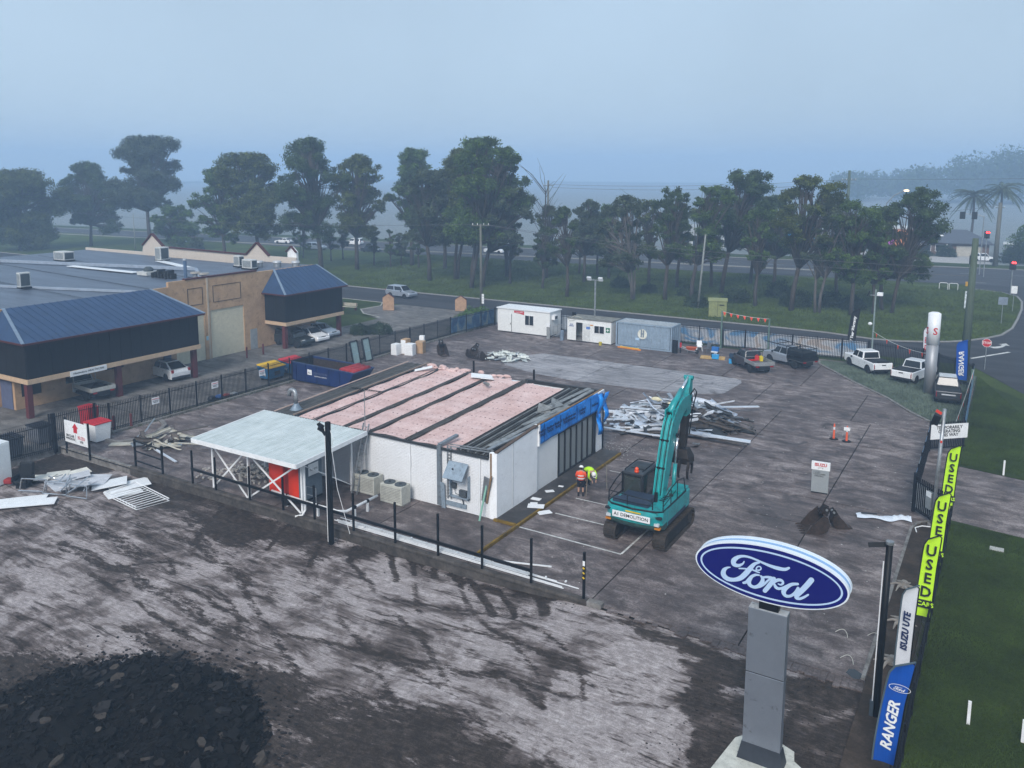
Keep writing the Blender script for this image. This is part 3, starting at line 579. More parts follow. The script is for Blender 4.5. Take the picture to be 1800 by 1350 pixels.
# flue with curved cowl on the left strip, tv aerial by the ladder
f_ = thing('roof_flue', 'grey gooseneck vent flue on the dark roof edge beside the carport', 'vent', (-37.7,36.3,3.4))
MB().loft([[(r_*math.cos(k*math.pi/6), r_*math.sin(k*math.pi/6), z) for k in range(12)] for r_, z in ((.42,0),(.34,.06),(.16,.34),(.15,.4))]).build('flashing_cone', mat('blue_grey_flashing', (.2,.25,.3), .5, .3), f_, smooth=True)
MB().tube([(0,0,.38),(0,0,.95)]+[(-.28+.28*math.cos(q),.0,.95+.28*math.sin(q)) for q in (.5,1,1.57,2.2,2.8)]+[(-.56,0,.8)], .13, 12).build('flue_pipe', GREYM, f_, smooth=True)
an = thing('television_aerial', 'thin rooftop television aerial on a tall mast beside the ladder', 'aerial', (-31.05,35.15,0))
MB().cyl((0,0,.8),(0,0,5.9),.025,n=6).build('mast', GREYM, an); MB().bar((-1.0,.0,5.85),(1.15,.25,5.85),.035).build('boom', BLACK, an)
for k in range(13):
    x = -.9+k*.16; MB().bar((x,-.28+.01*k+x*.1,5.86),(x,.28-.01*k+x*.1,5.86),.018).build('element', BLACK, an)
# electrical gear on the front wall
eb = thing('switchboard', 'open grey electrical switchboard with lifted lid on the white front wall', 'switchboard', (-24.55,Y0,0))
BG = mat('blue_grey_enamel', (.26,.32,.38), .5, .2, .2, grime=.25)
MB().obox((.05,-.52,2.42),(1.25,.04,1.0),0,R(-40)).build('lid', BG, eb); MB().box(-.55,.68,-.24,-.03,.8,.85).box(-.55,-.5,-.24,-.03,.8,2.1).box(.63,.68,-.24,-.03,.8,2.1).build('cabinet', BG, eb)
MB().box(-.46,-.2,-.14,-.02,1.25,1.55).build('breaker', mat('breaker_grey', (.06,.07,.08), .5, var=.6, scale=9), eb); MB().box(.05,.5,-.2,-.02,.9,1.25).build('breaker', MATS['breaker_grey'], eb); MB().cyl((-.1,-.54,2.5),(-.1,-.57,2.53),.05,n=8).build('latch', INK, eb)
MB().tube([(-.3,-.1,1.25),(-.2,-.16,1.0),(.1,-.14,.95)],.015).tube([(.2,-.16,.9),(.28,-.12,.6),(.25,-.05,.35)],.03).build('cable', INK, eb)
cd = thing('cable_duct', 'grey vertical cable duct running up the white front wall', 'duct', (-25.85,Y0,0))
MB().box(-.13,.13,-.16,-.02,.12,3.5).build('duct', mat('duct_grey', (.19,.22,.25), .5, .3, grime=.3), cd); MB().bar((0,-.09,3.5),(.3,1.2,3.75),.22,.14).build('duct', MATS['duct_grey'], cd); MB().obox((.3,-.2,.75),(.26,.03,1.5),0,R(4)).build('cover_plate', BG, cd); MB().box(.15,1.75,-.12,-.02,.22,.44).build('duct', BG, cd)
ct = thing('cable_tray', 'ladder cable tray climbing the wall and turning along the roof edge', 'cable tray', (-25.2,Y0,0))
w = MB().box(-.13,-.09,-.12,-.03,.6,3.55).box(.09,.13,-.12,-.03,.6,3.55).bar((-.1,-.08,3.55),(2.5,.25,3.55),.05).bar((-.1,.15,3.58),(2.5,.45,3.6),.05)
for k in range(16): w.box(-.09,.09,-.09,-.05,.7+k*.18,.74+k*.18)
w.build('tray', GREYM, ct); MB().bar((2.2,.3,3.62),(3.0,4.5,3.95),.2,.06).build('tray_run', GREYM, ct)
tag(MB().cyl((-23.25,Y0-.06,0),(-23.25,Y0-.06,3.25),.05).build('downpipe', WHITE), 'thin white downpipe beside the open switchboard', 'downpipe')
tag(MB().cyl((-22.95,Y0-.55,-.0),(-22.75,Y0-.1,2.0),.055).build('plastic_pipe', mat('pale_green_pvc', (.22,.42,.34), .5)), 'pale green pipe leaning against the white front wall', 'pipe')
tag(MB().cyl((-27.9,Y0-.05,0),(-27.9,Y0-.05,3.2),.03).box(-27.96,-27.84,Y0-.1,Y0-.02,1.9,2.5).build('wall_conduit', WHITE), 'thin white conduit on the wall above the near condenser', 'conduit')
# ---- carport
CPR = newmat('carport_sheet')[0]; nt = CPR.node_tree; p = nt.nodes['Principled BSDF']; P = wpos(nt)
a = noise(nt, mapping(nt, P, (3,.25,1)), 1.2, 5, .7); b = noise(nt, P, 1.5, 5, .7)
nt.links.new(ramp(nt, mth(nt,'ADD',mth(nt,'MULTIPLY',a,.6),mth(nt,'MULTIPLY',b,.4)), [(.3,(.36,.41,.40)),(.52,(.52,.57,.57)),(.7,(.64,.69,.69))]), p.inputs['Base Color']); p.inputs['Roughness'].default_value = .5
cp = thing('carport', 'white carport with ribbed flat roof and cross braced posts', 'carport', (0,0,0))
CX0, CX1, CY0, CY1 = -38.9, -30.75, 29.45, 34.9; zc = lambda y: 3.22+(y-CY0)*.055
for k in range(9):
    x0 = CX0+(CX1-CX0)*k/9; x1 = CX0+(CX1-CX0)*(k+1)/9; pr = []; nrib = 4; q = (x1-x0)/nrib
    for r_ in range(nrib): pr += [(x0+q*r_,0),(x0+q*(r_+.55),0),(x0+q*(r_+.65),.028),(x0+q*(r_+.9),.028)]
    pr.append((x1,0)); V = [(x, y, zc(y)+h) for y in (CY0,CY1) for x, h in pr]; n_ = len(pr)
    MB().add(V, [(j,j+1,n_+j+1,n_+j) for j in range(n_-1)]).build('roof_sheet', CPR, cp)
MB().box(CX0,CX1,CY0-.06,CY0-.005,zc(CY0)-.22,zc(CY0)+.02).build('fascia', WHITE, cp); MB().bar((CX1+.04,CY0-.05,zc(CY0)-.09),(CX1+.04,CY1,zc(CY1)-.09),.06,.24).build('fascia', WHITE, cp); MB().bar((CX0-.04,CY0,zc(CY0)-.08),(CX0-.04,CY1,zc(CY1)-.08),.06,.2).build('fascia', WHITE, cp)
for y in (30.4,32.0,33.6): MB().box(CX0+.05,CX1-.05,y-.05,y+.05,zc(y)-.16,zc(y)-.03).build('purlin', WHITE, cp)
for x in (-38.5,-35.55,-31.45):
    MB().box(x-.06,x+.06,30.44,30.56,0,zc(30.5)-.17).build('post', WHITE, cp); MB().box(x-.06,x+.06,34.3,34.42,0,zc(34.4)-.17).build('post', WHITE, cp)
for a_, b_, o_ in ((-38.5,-35.55,0),(-35.55,-31.45,0)):
    MB().bar((a_,30.42,.1),(b_,30.42,2.85),.09,.05,(0,1,0)).build('brace', WHITE, cp); MB().bar((a_,30.36,2.85),(b_,30.36,.1),.09,.05,(0,1,0)).build('brace', WHITE, cp)
MB().bar((-31.4,30.6,2.7),(-31.4,34.3,.4),.09,.05).build('brace', WHITE, cp)
MB().tube([(-31.15,30.4,3.0),(-31.15,30.38,.35),(-31.2,30.2,.12),(-31.55,30.05,.02)],.055,8).build('downpipe', WHITE, cp)

# ================================================================== WAREHOUSE on the left
wh = thing('warehouse', 'tan concrete warehouse with blue grey roofs and dark screened upper floors', 'building', (0,0,0))
TAN = mat('tan_render', (.46,.30,.18), .85, 0, .18, .8, .25, 25, grime=.22, grime_col=(.12,.09,.07))
TAN2 = mat('cream_render', (.48,.40,.31), .85, 0, .15, 1, .2)
TRIMR = mat('maroon_trim', (.07,.018,.02), .5)
MAROON = mat('maroon_column', (.10,.022,.024), .55, grime=.2)
ROOFB = mat('blue_grey_roof', (.032,.064,.135), .5, .15, .15, .8, .15, grime=.12, grime_col=(.04,.05,.06))
ROOFG = mat('grey_roof', (.115,.14,.185), .5, .25, .22, .5, .1, stretch=(.3,2,1), grime=.15)
SCREEN = mat('dark_louvre', (.007,.008,.011), .85, var=.4, stretch=(1,6,1))
ROLLER = mat('cream_roller', (.62,.57,.43), .6, var=.1)
WX = -66.3
w = MB(); w.box(WX-.3,WX,20,48.6,0,7.55).box(WX-.3,WX,52.4,53.1,0,8.0).box(WX-.3,WX,48.6,52.4,4.5,8.0).box(WX-.3,WX,53.1,57.2,4.75,8.0).box(WX-.3,WX,57.2,59,0,8.0); w.build('wall', TAN, wh)
MB().box(WX-.35,WX+.06,50.4,59.05,8.0,8.14).build('parapet_cap', TRIMR, wh); MB().box(WX-.3,WX,59,67.3,0,7.9).build('wall', TAN, wh); MB().box(WX,WX+.05,52.75,52.95,0,8).build('pilaster', TAN2, wh)
for y0, y1 in ((50.6,52.3),(53.5,56.9)):
    w = MB().box(WX,WX+.03,y0,y1,5.5,5.54).box(WX,WX+.03,y0,y1,7.1,7.14).box(WX,WX+.03,y0,y0+.04,5.54,7.1).box(WX,WX+.03,y1-.04,y1,5.54,7.1); w.build('panel_line', INK, wh)
for y0, y1, zt in ((48.6,52.4,4.5),(53.1,57.2,4.75)):
    d_ = MB().box(WX-.16,WX-.12,y0,y1,0,zt).build('roller_door', ROLLER, wh); n_ = 24
    for k in range(n_): MB().box(WX-.12,WX-.10,y0,y1,zt*k/n_+.012,zt*(k+1)/n_-.012).build('slat', ROLLER, d_)
MB().box(WX-.02,WX+.02,57.9,58.8,0,2.1).build('door', mat('grey_door', (.3,.32,.33), .6), wh); MB().box(WX,WX+.02,52.5,52.75,1.9,2.3).build('notice', mat('notice', (.3,.5,.6)), wh)
def pavilion(y0, y1, xf, xb_wall, zb, ze, ztop, cols):
    w = MB().box(xf-.25,xf,y0,y1,zb,zb+.36).box(xf-.25,WX,y0,y0+.2,zb,zb+.3) if xf > WX else MB()
    w = MB().box(xf-.22,xf,y0,y1,zb,zb+.36).box(WX,xf-.22,y0,y0+.2,zb,zb+.36).box(WX,xf-.22,y1-.2,y1,zb,zb+.36); w.build('band', TAN2 if 0 else mat('tan_band', (.50,.36,.24), .8, var=.12), wh)
    MB().box(WX,xf-.05,y0+.05,y1-.05,zb+.2,zb+.26).build('soffit', TAN2, wh)
    n_ = int((y1-y0)/.95); 
    for k in range(n_):
        a_, b_ = y0+.1+(y1-y0-.2)*k/n_, y0+.1+(y1-y0-.2)*(k+1)/n_; s_ = MB().box(xf-.16,xf-.1,a_+.012,b_-.012,zb+.362,ze-.02).build('screen_panel', SCREEN, wh)
    m_ = max(2, int((xf-WX)/1.1))
    for k in range(m_):
        a_, b_ = WX+(xf-.17-WX)*k/m_, WX+(xf-.17-WX)*(k+1)/m_; MB().box(a_+.012,b_-.012,y0+.06,y0+.1,zb+.362,ze-.02).build('screen_panel', SCREEN, wh)
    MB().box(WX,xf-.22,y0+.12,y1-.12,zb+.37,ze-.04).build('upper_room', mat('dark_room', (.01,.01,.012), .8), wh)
    # mono pitch roof with triangular hip end
    MB().add([(xf+.35,y0-.3,ze),(xf+.35,y1+.3,ze),(WX+.02,y1-.9,ztop),(WX+.02,y0+1.5,ztop)],[(0,1,2,3)]).build('roof', ROOFB, wh)
    MB().add([(xf+.35,y0-.3,ze),(WX+.02,y0+1.5,ztop),(WX+.02,y0-.3,ze)],[(0,1,2)]).build('roof', ROOFB, wh); MB().add([(xf+.35,y1+.3,ze),(WX+.02,y1+.3,ze),(WX+.02,y1-.9,ztop)],[(0,1,2)]).build('roof', ROOFB, wh)
    w = MB().bar((xf+.36,y0-.3,ze-.06),(xf+.36,y1+.3,ze-.06),.08,.14).bar((WX,y0-.3,ze-.06),(xf+.36,y0-.3,ze-.06),.08,.14); w.build('gutter', TRIMR, wh)
    MB().bar((xf+.35,y0-.3,ze+.03),(WX,y0+1.5,ztop+.03),.22,.05).bar((xf+.35,y1+.3,ze+.03),(WX,y1-.9,ztop+.03),.22,.05).build('ridge_cap', mat('ridge_cap', (.2,.26,.34), .4, .3), wh)
    nr = int((y1-y0)/.62)
    for k in range(1, nr):
        y = y0+.2+(y1-y0-.4)*k/nr; f0 = min(1, (y-y0+.3)/1.8, (y1+.3-y)/1.2); f0 = max(.05, f0); xe = xf+.35; MB().bar((xe,y,ze+.02),(xe+(WX-xe)*f0,y,ze+(ztop-ze)*f0+.02),.05,.05).build('roof_rib', ROOFB, wh)
    for y in cols: MB().box(xf-.75,xf-.35,y-.2,y+.2,0,zb+.2).build('column', MAROON, wh)
pavilion(32.4, 47.6, -60.9, -64.3, 2.62, 5.75, 7.6, (32.7, 39.9, 47.2))
pavilion(59.9, 68.5, -63.2, -65, 2.4, 5.7, 7.9, (60.2, 68.2))
# recessed ground floor below the long pavilion
w = MB().box(-64.5,-64.3,33.2,47.6,0,2.8).box(-66.3,-64.5,33.2,33.4,0,2.8); w.build('wall', TAN, wh)
for y0, y1, z0 in ((33.7,35.2,.95),(37.2,39.0,1.2),(40.6,42.3,1.6),(44.2,45.6,1.75)): MB().box(-64.3,-64.27,y0,y1,z0,2.35).build('window', GLASS, wh)
for y0 in (46.2,): MB().box(-64.3,-64.26,y0,y0+.8,0,2.1).build('door', mat('blue_door', (.1,.12,.2), .5), wh)
MB().box(-66.2,-64.6,33.15,33.19,0,2.2).build('door', mat('blue_door', (.1,.12,.2), .5), wh)
sg = MB().box(-60.9,-60.86,35.6,38.6,2.55,2.98).build('sign_board', WPANEL, wh); text('Hawkesbury HEALTHCARE', .22, INK, sg, (-60.85,37.1,2.77), (R(90),0,R(90)), shear=.2)
# main roof: gently folded sheets, skylights, gabled parapet behind, plant on top
w = MB().add([(-107,20,7.3),(WX-.3,20,7.2),(WX-.3,52.5,7.4),(-78,66,7.5),(-107,66,7.6)],[(0,1,2,3,4)]); w.build('roof', ROOFG, wh)
w = MB().add([(WX-.3,52.5,7.42),(WX-.3,67.3,7.85),(-74,67.3,7.85),(-78,66,7.52)],[(0,1,2,3)]); w.build('roof', ROOFG, wh)
MB().bar((-107,50,7.75),(-75,58.5,7.75),.35,.3).build('ridge_cap', mat('pale_capping', (.3,.35,.42), .5, .2), wh); MB().bar((-75,58.5,7.75),(-66.6,52.5,7.75),.3,.2).build('ridge_cap', MATS['pale_capping'], wh); MB().bar((-90,38,7.5),(-66.6,45.5,7.5),.3,.2).build('ridge_cap', MATS['pale_capping'], wh)
for y_ in (28,34,41,47.5,54.5): MB().bar((-105,y_+4,7.56),(-67,y_,7.44),.1,.06).build('roof_seam', mat('seam', (.09,.11,.14), .5), wh)
SKL = mat('white_skylight', (.72,.75,.77), .4, var=.05)
for a_, b_ in (((-90,53.6,7.62),(-78.5,53.8,7.6)), ((-86.5,62.3,7.62),(-77,59.4,7.62))): MB().bar(a_, b_, .9, .05).build('skylight', SKL, wh)
GAB = mat('cream_corrugate', (.52,.46,.40), .7, var=.1, stretch=(6,6,.3))
w = MB().prism([(-107,66,0),(-69,67.2,0),(-69,67.2,8.5),(-73,67,8.5),(-74.8,66.9,9.9),(-76.6,66.9,8.5),(-91,66.4,8.7),(-93,66.3,10.2),(-95,66.3,8.7),(-95.2,66.3,7.9),(-107,66,7.9)], (0,.25,0)); w.build('parapet', GAB, wh)
for q in (((-73,66.98,8.5),(-74.8,66.88,9.95)),((-74.8,66.88,9.95),(-76.6,66.88,8.5)),((-91,66.38,8.7),(-93,66.28,10.25)),((-93,66.28,10.25),(-95,66.28,8.7)),((-76.6,66.88,8.5),(-91,66.38,8.7))): MB().bar((q[0][0],q[0][1],q[0][2]+.06),(q[1][0],q[1][1],q[1][2]+.06),.4,.12).build('parapet_cap', TRIMR, wh)
w = MB().prism([(-70.6,67.5,7.5),(-69.2,67.5,7.5),(-69.2,67.5,9.1),(-69.9,67.5,9.7),(-70.6,67.5,9.1)], (0,.3,0)); w.build('gable', WHITE, wh); MB().bar((-70.7,67.4,9.1),(-69.9,67.4,9.78),.3,.08).bar((-69.9,67.4,9.78),(-69.1,67.4,9.1),.3,.08).build('parapet_cap', TRIMR, wh)
def acunit(loc, s, lab, g='roof air conditioners'):
    t_ = thing('rooftop_air_conditioner', lab, 'air conditioner', loc, 0, g)
    MB().box(-s[0]/2,s[0]/2,-s[1]/2,s[1]/2,.12,s[2]).build('casing', mat('unit_casing', (.5,.51,.5), .6, grime=.15), t_, bevel=.03); MB().box(-s[0]/2-.1,s[0]/2+.1,-s[1]/2,s[1]/2,0,.12).build('base_frame', BLACK, t_)
    MB().box(s[0]/2-.01,s[0]/2+.02,-s[1]*.4,s[1]*.4,.25,s[2]-.12).build('grille', mat('grille_dark', (.06,.075,.085), .6), t_); MB().box(-s[0]*.42,s[0]*.42,-s[1]/2-.02,-s[1]/2+.01,.25,s[2]-.12).build('grille', mat('grille_grey', (.22,.24,.25), .6), t_)
acunit((-96,56.5,7.6), (2.1,1.3,1.1), 'boxy pale cooling unit on the far edge of the warehouse roof')
acunit((-77.2,41.5,7.5), (.5,1.0,1.45), 'tall narrow condenser standing alone near the warehouse roof front')
acunit((-86.5,62.8,7.6), (1.0,1.2,1.6), 'tall condenser beside the larger cream roof gable')
acunit((-72.9,62.5,7.7), (.9,.7,1.25), 'white unit beside the smaller cream roof gable')
acunit((-70.3,61.7,7.7), (1.5,.8,1.05), 'wide white unit near the dark screened corner room')
for k, (x, y, l_) in enumerate(((-70.6,63.3,'nearest of three round roof vents'),(-69,64.4,'middle of three round roof vents'),(-67.2,65.4,'farthest of three round roof vents'))):
    t_ = thing('roof_ventilator', l_+' along the warehouse ridge', 'vent', (x,y,7.8), 0, 'round roof vents'); MB().cyl((0,0,-.2),(0,0,.45),.4,n=16).build('drum', GREYM, t_); MB().cyl((0,0,.45),(0,0,.62),.48,.44,16).build('cap', mat('pale_cap', (.5,.52,.54), .5, .3), t_)
t_ = thing('roof_ventilator', 'squat whirling vent with dark dome beside the skylight', 'vent', (-76.6,53.9,7.5)); MB().box(-.8,.8,-.8,.8,0,.35).build('base', MATS['unit_casing'], t_); MB().ell((0,0,.5),(.5,.5,.35),14,8).build('dome', MATS['grille_dark'], t_, smooth=True)
t_ = thing('flue_pipe', 'slim blue grey flue standing behind the dark roof plant', 'flue', (-71.4,54.4,7.4)); MB().cyl((0,0,0),(0,0,1.8),.17).build('pipe', mat('blue_flue', (.1,.16,.26), .4, .3), t_); MB().cyl((0,0,1.85),(0,0,2.0),.24,.18).build('cap', GREYM, t_)
t_ = thing('evaporative_cooler', 'low dark cluster of roof plant beside the blue grey flue', 'cooler', (-73.2,53.2,7.45))
for k in range(9): MB().box(-1.5+k*.34,-1.24+k*.34,-.4+.1*(k%3),.4,0,.5+.12*(k%4)).build('unit', mat('black_plant', (.02,.022,.024), .7), t_)
for k, (x, y) in enumerate(((-70.6,55.0),(-69.2,54.9))):
    t_ = thing('exhaust_fan', ('left' if k == 0 else 'right')+' of two flat capped exhaust fans behind the blue grey flue', 'fan', (x,y,7.5), 0, 'exhaust fans'); MB().cyl((0,0,0),(0,0,.4),.3,n=12).build('drum', GREYM, t_); MB().cyl((0,0,.42),(0,0,.55),.55,.5,14).build('cap', mat('tan_cap', (.3,.28,.25), .6), t_)
# ================================================================== SITE SHEDS AND CONTAINER
def shed(label, x0, x1, y0, y1, h, wall, win, door, openDoor=False):
    t = thing('site_shed', label, 'site office', (x0,y0,0)); L, W = x1-x0, y1-y0
    if openDoor:
        d0, d1 = door
        MB().box(0,d0,0,.06,.12,h).box(d1,L,0,.06,.12,h).box(d0,d1,0,.06,2.1,h).box(0,L,W-.06,W,.12,h).box(0,.06,.06,W-.06,.12,h).box(L-.06,L,.06,W-.06,.12,h).build('wall', wall, t)
        MB().box(.06,L-.06,.06,W-.06,.1,.16).build('floor', mat('shed_floor', (.2,.2,.2)), t); MB().box(d1,d1+.9,-.05,-.01,.14,2.1).build('door', mat('shed_door', (.6,.61,.6), .5), t)
    else:
        MB().box(0,L,0,W,.12,h).build('wall', wall, t, bevel=.02); MB().box(door[0],door[1],-.03,-.001,.16,2.15).build('door', wall, t); MB().box(door[1],door[1]+.04,-.04,-.001,.16,2.2).build('door_edge', INK, t); MB().box(door[1]-.12,door[1]-.05,-.09,-.03,1.0,1.12).build('handle', INK, t)
    MB().box(.1,L-.1,.15,W-.15,-.02,.12).build('skid', BLACK, t)
    wn_ = MB().box(win[0],win[1],-.05,-.002,win[2],win[3]).build('window_frame', WHITE, t)
    mid = (win[0]+win[1])/2
    for a_, b_ in ((win[0]+.07,mid-.03),(mid+.03,win[1]-.07)): MB().box(a_,b_,-.06,-.048,win[2]+.07,win[3]-.07).build('pane', GLASS, wn_)
    return t, L, W
WSHED = mat('shed_white', (.72,.73,.72), .5, var=.06, grime=.12, grime_col=(.35,.33,.3))
t, L, W = shed('large white site shed with red strip sign and window, beside the fence corner', -50.1, -43.3, 79.8, 82.4, 2.72, WSHED, (3.6,4.8,1.05,2.25), (.06,1.85))
MB().prism([(-.1,-.1,2.74),(L+.1,-.1,2.74),(L+.1,W+.1,2.74),(-.1,W+.1,2.74)],(0,0,.1)).build('roof', WPANEL, t)
rs_ = MB().add([(2.2,-.02,2.62),(3.5,-.02,2.62),(3.5,-.02,2.2),(2.95,-.02,2.32),(2.2,-.02,2.38)],[(4,3,2,1,0)]).build('sign_strip', REDINK, t); text('coates HIRE', .2, WHITE, rs_, (2.85,-.025,2.47))
MB().box(L,L+.35,.5,1.2,1.9,2.4).build('air_conditioner', WPANEL, t); MB().box(L+.35,L+.37,.58,1.12,1.98,2.32).build('grille', MATS['grille_dark'], t)
MB().box(L+.1,L+.5,-.9,-.8,0,1.6).build('door_panel', mat('dull_grey_panel', (.25,.26,.26), .6), t); MB().box(L+.05,L+.5,-.92,-.9,1.35,1.75).build('notice', WPANEL, t)
t, L, W = shed('small white site office with open doorway beside the blue grey container', -40.9, -35.7, 79.4, 81.9, 2.45, WSHED, (3.2,4.45,1.1,2.0), (1.05,1.85), True)
MB().box(-.06,L+.06,-.06,W+.06,2.46,2.54).build('roof', mat('mossy_roof', (.2,.2,.18), .9, var=.4, grime=.4), t)
n_ = MB().box(4.6,5.05,-.05,-.005,1.35,1.85).build('safety_sign', mat('safety_green', (.02,.14,.07), .5), t); MB().box(4.78,4.86,-.06,-.05,1.45,1.75).box(4.67,4.97,-.061,-.051,1.56,1.64).build('cross', WHITE, n_)
text('SITE\nOFFICE', .17, mat('blue_ink', (.05,.1,.3)), t, (.5,-.02,1.75), bold=.004); MB().box(2.3,2.75,-.07,-.05,1.5,1.75).build('notice', mat('notice_blue', (.1,.2,.5)), t); MB().box(2.75,3.1,-.03,-.002,1.9,2.0).build('notice', mat('notice_orange', (.6,.25,.03)), t)
MB().tube([(.3,.2,2.5),(.7,.3,2.75),(1.3,.2,2.7),(1.8,.1,2.55)],.03).build('hose', mat('pale_hose', (.45,.44,.38)), t); MB().box(-.05,.3,1.2,1.5,2.5,2.95).build('vent', BLACK, t); MB().tube([(.05,-.02,2.4),(.35,-.05,2.2),(.7,-.06,2.3),(1.0,-.03,2.42)],.02).build('cable', mat('pale_hose', (.45,.44,.38)), t)
# shipping container: corrugated sheet walls
CONT = mat('blue_grey_container', (.255,.33,.41), .5, .1, .15, 1.5, grime=.2, grime_col=(.16,.13,.11)); CONTR = mat('container_roof', (.42,.45,.47), .55, .1, .2, grime=.3)
t = thing('shipping_container', 'blue grey corrugated shipping container with round logo panel', 'container', (-35.2,79.7,0)); L, W, Hh = 6.06, 2.44, 2.6
pr = []; x = .15
while x < L-.3: pr += [(x,0),(x+.11,0),(x+.16,.05),(x+.27,.05)]; x += .32
pr.append((L-.15,0)); n_ = len(pr)
for yy in (0, W): MB().add([(x, yy+(d if yy == 0 else -d), z) for z in (.17,Hh-.12) for x, d in pr], [(j,j+1,n_+j+1,n_+j) for j in range(n_-1)]).build('side_wall', CONT, t)
w = MB()
for a_, b_ in (((0,0),(0,W)),((L,0),(L,W))):
    for x_, y_ in (a_, b_): w.box(x_-.07,x_+.07,y_-.07,y_+.07,0,Hh)
for z in (.08, Hh-.06): w.box(.07,L-.07,-.06,.06,z-.08,z+.06).box(.07,L-.07,W-.06,W+.06,z-.08,z+.06).box(-.06,.06,.07,W-.07,z-.08,z+.06).box(L-.06,L+.06,.07,W-.07,z-.08,z+.06)
w.build('frame', CONT, t); MB().box(0,.03,.05,W-.05,.15,Hh-.1).build('end_wall', CONT, t)
nr_ = 17
for k in range(nr_): MB().box(.1+(L-.2)*k/nr_,.1+(L-.2)*(k+.55)/nr_,.05,W-.05,Hh-.06,Hh+.0).build('roof_rib', CONTR, t)
MB().box(.06,L-.06,.03,W-.03,Hh-.1,Hh-.045).build('roof', CONTR, t)
MB().box(L-.03,L+.0,.08,W/2-.01,.15,Hh-.12).box(L-.03,L+.0,W/2+.01,W-.08,.15,Hh-.12).build('door', CONT, t)
for y_ in (.45,.95,1.5,2.0): MB().cyl((L+.07,y_,.15),(L+.07,y_,Hh-.1),.025,n=6).build('locking_bar', CONT, t)
lg = MB().cyl((2.9,-.012,1.52),(2.9,-.02,1.52),.52,n=28).build('logo_disc', mat('cream_disc', (.66,.66,.58), .6), t)
MB().box(2.72,2.86,-.035,-.021,1.2,2.02).box(2.94,3.08,-.035,-.021,1.2,1.95).box(2.86,2.94,-.035,-.021,1.5,1.62).build('logo_mark', mat('slate', (.15,.19,.24)), lg); text('R E N T S', .24, mat('dark_slate', (.1,.14,.2)), lg, (3.1,-.04,.95)); MB().box(2.15,2.6,-.03,-.021,.82,1.1).build('logo_mark', mat('pale_blue', (.4,.55,.7)), lg)
tag(MB().box(-28.85,-28.35,79.2,79.5,0,1.35).build('speaker_cabinet', BLACK), 'black upright box standing at the end of the blue grey container', 'box')

# ================================================================== FENCES
FENCE = mat('black_fence_steel', (.007,.008,.012), .6, 0, .3)
def fence_run(name, label, a, b, h=2.0, pitch=.125, post=2.45, parts=0, backing=None, z=0.1, pk=.034, group=None):
    a, b = Vector((*a,0)), Vector((*b,0)); L = (b-a).length; ang = math.atan2(b.y-a.y, b.x-a.x)
    t = thing(name, label, 'fence', (a.x,a.y,z), ang, group)
    n = max(1, round(L/post)); pm = None
    for k in range(n+1):
        if pm is None: pm = MB().box(-.04,.04,-.04,.04,-.25,h+.08).mesh('post')
        link('post', pm, FENCE, t, loc=(L*k/n,0,0))
    for z_ in (.22, h-.22): MB().box(0,L,-.02,.02,z_-.02,z_+.02).build('rail', FENCE, t)
    q = MB().add([(-pk/2,-pk/2,.06),(pk/2,-pk/2,.06),(pk/2,pk/2,.06),(-pk/2,pk/2,.06),(-pk/2,-pk/2,h-.03),(pk/2,-pk/2,h-.03),(pk/2,pk/2,h-.03),(-pk/2,pk/2,h-.03),(0,0,h+.05)],[(0,1,5,4),(1,2,6,5),(2,3,7,6),(3,0,4,7),(4,5,8),(5,6,8),(6,7,8),(7,4,8)])
    pm = q.mesh('picket'); c = int(L/pitch); rest = MB()
    for k in range(1, c):
        x = k*L/c
        if k <= parts: link('picket', pm, FENCE, t, loc=(x,-.03,0))
        else: rest.add([(vx+x, vy-.03, vz) for vx, vy, vz in q.v], q.f)
    if rest.v:
        r_ = rest.build('pickets', FENCE, t); r_['kind'] = 'stuff'
    if backing: MB().box(.1,L-.1,.03,.04,.15,h-.12).build('banner_mesh', backing, t)
    return t
f1 = fence_run('palisade_fence', 'long black palisade fence dividing the yard from the tan warehouse', (-53.05,33.6), (-53.0,74.5), parts=290)
for x_, l_ in ((3.3,'NO'),(8.6,'NO'),(13.4,'NO')):
    s_ = MB().box(x_,x_+.62,-.07,-.055,1.15,1.65).build('warning_plate', WPANEL, f1); text('WARNING', .12, REDINK, s_, (x_+.31,-.075,1.52)); text('NO ENTRY\nPRIVATE', .1, INK, s_, (x_+.31,-.075,1.33))
BAN = newmat('printed_banner')[0]; nt = BAN.node_tree; p = nt.nodes['Principled BSDF']; P = nd(nt,'ShaderNodeTexCoord').outputs['Object']
nt.links.new(ramp(nt, noise(nt, mapping(nt,P,(.5,1,.9)), .9, 2, .4, 1.5), [(.34,(.12,.30,.55)),(.44,(.42,.48,.56)),(.6,(.6,.63,.68)),(.68,(.5,.45,.42))]), p.inputs['Base Color']); p.inputs['Roughness'].default_value = .7
BANB = newmat('blue_banner')[0]; nt = BANB.node_tree; p = nt.nodes['Principled BSDF']; P = nd(nt,'ShaderNodeTexCoord').outputs['Object']
nt.links.new(ramp(nt, noise(nt, mapping(nt,P,(.9,1,.6)), 1.4, 2, .4, 1), [(.36,(.03,.12,.28)),(.5,(.07,.22,.42)),(.66,(.3,.38,.4))]), p.inputs['Base Color'])
fence_run('palisade_fence', 'fence corner hung with blue printed banners left of the large shed', (-53.0,74.6), (-52.4,82.8), pitch=.2, backing=BANB)
fence_run('palisade_fence', 'short fence behind the large white shed at the yard corner', (-52.4,82.9), (-42,83.3), pitch=.2, backing=mat('pale_mesh', (.35,.4,.46), .8))
fence_run('palisade_fence', 'back fence between the site office and the bunting posts, hung with pale banners', (-42,83.4), (-25.4,84.5), pitch=.15, pk=.05, backing=BAN)
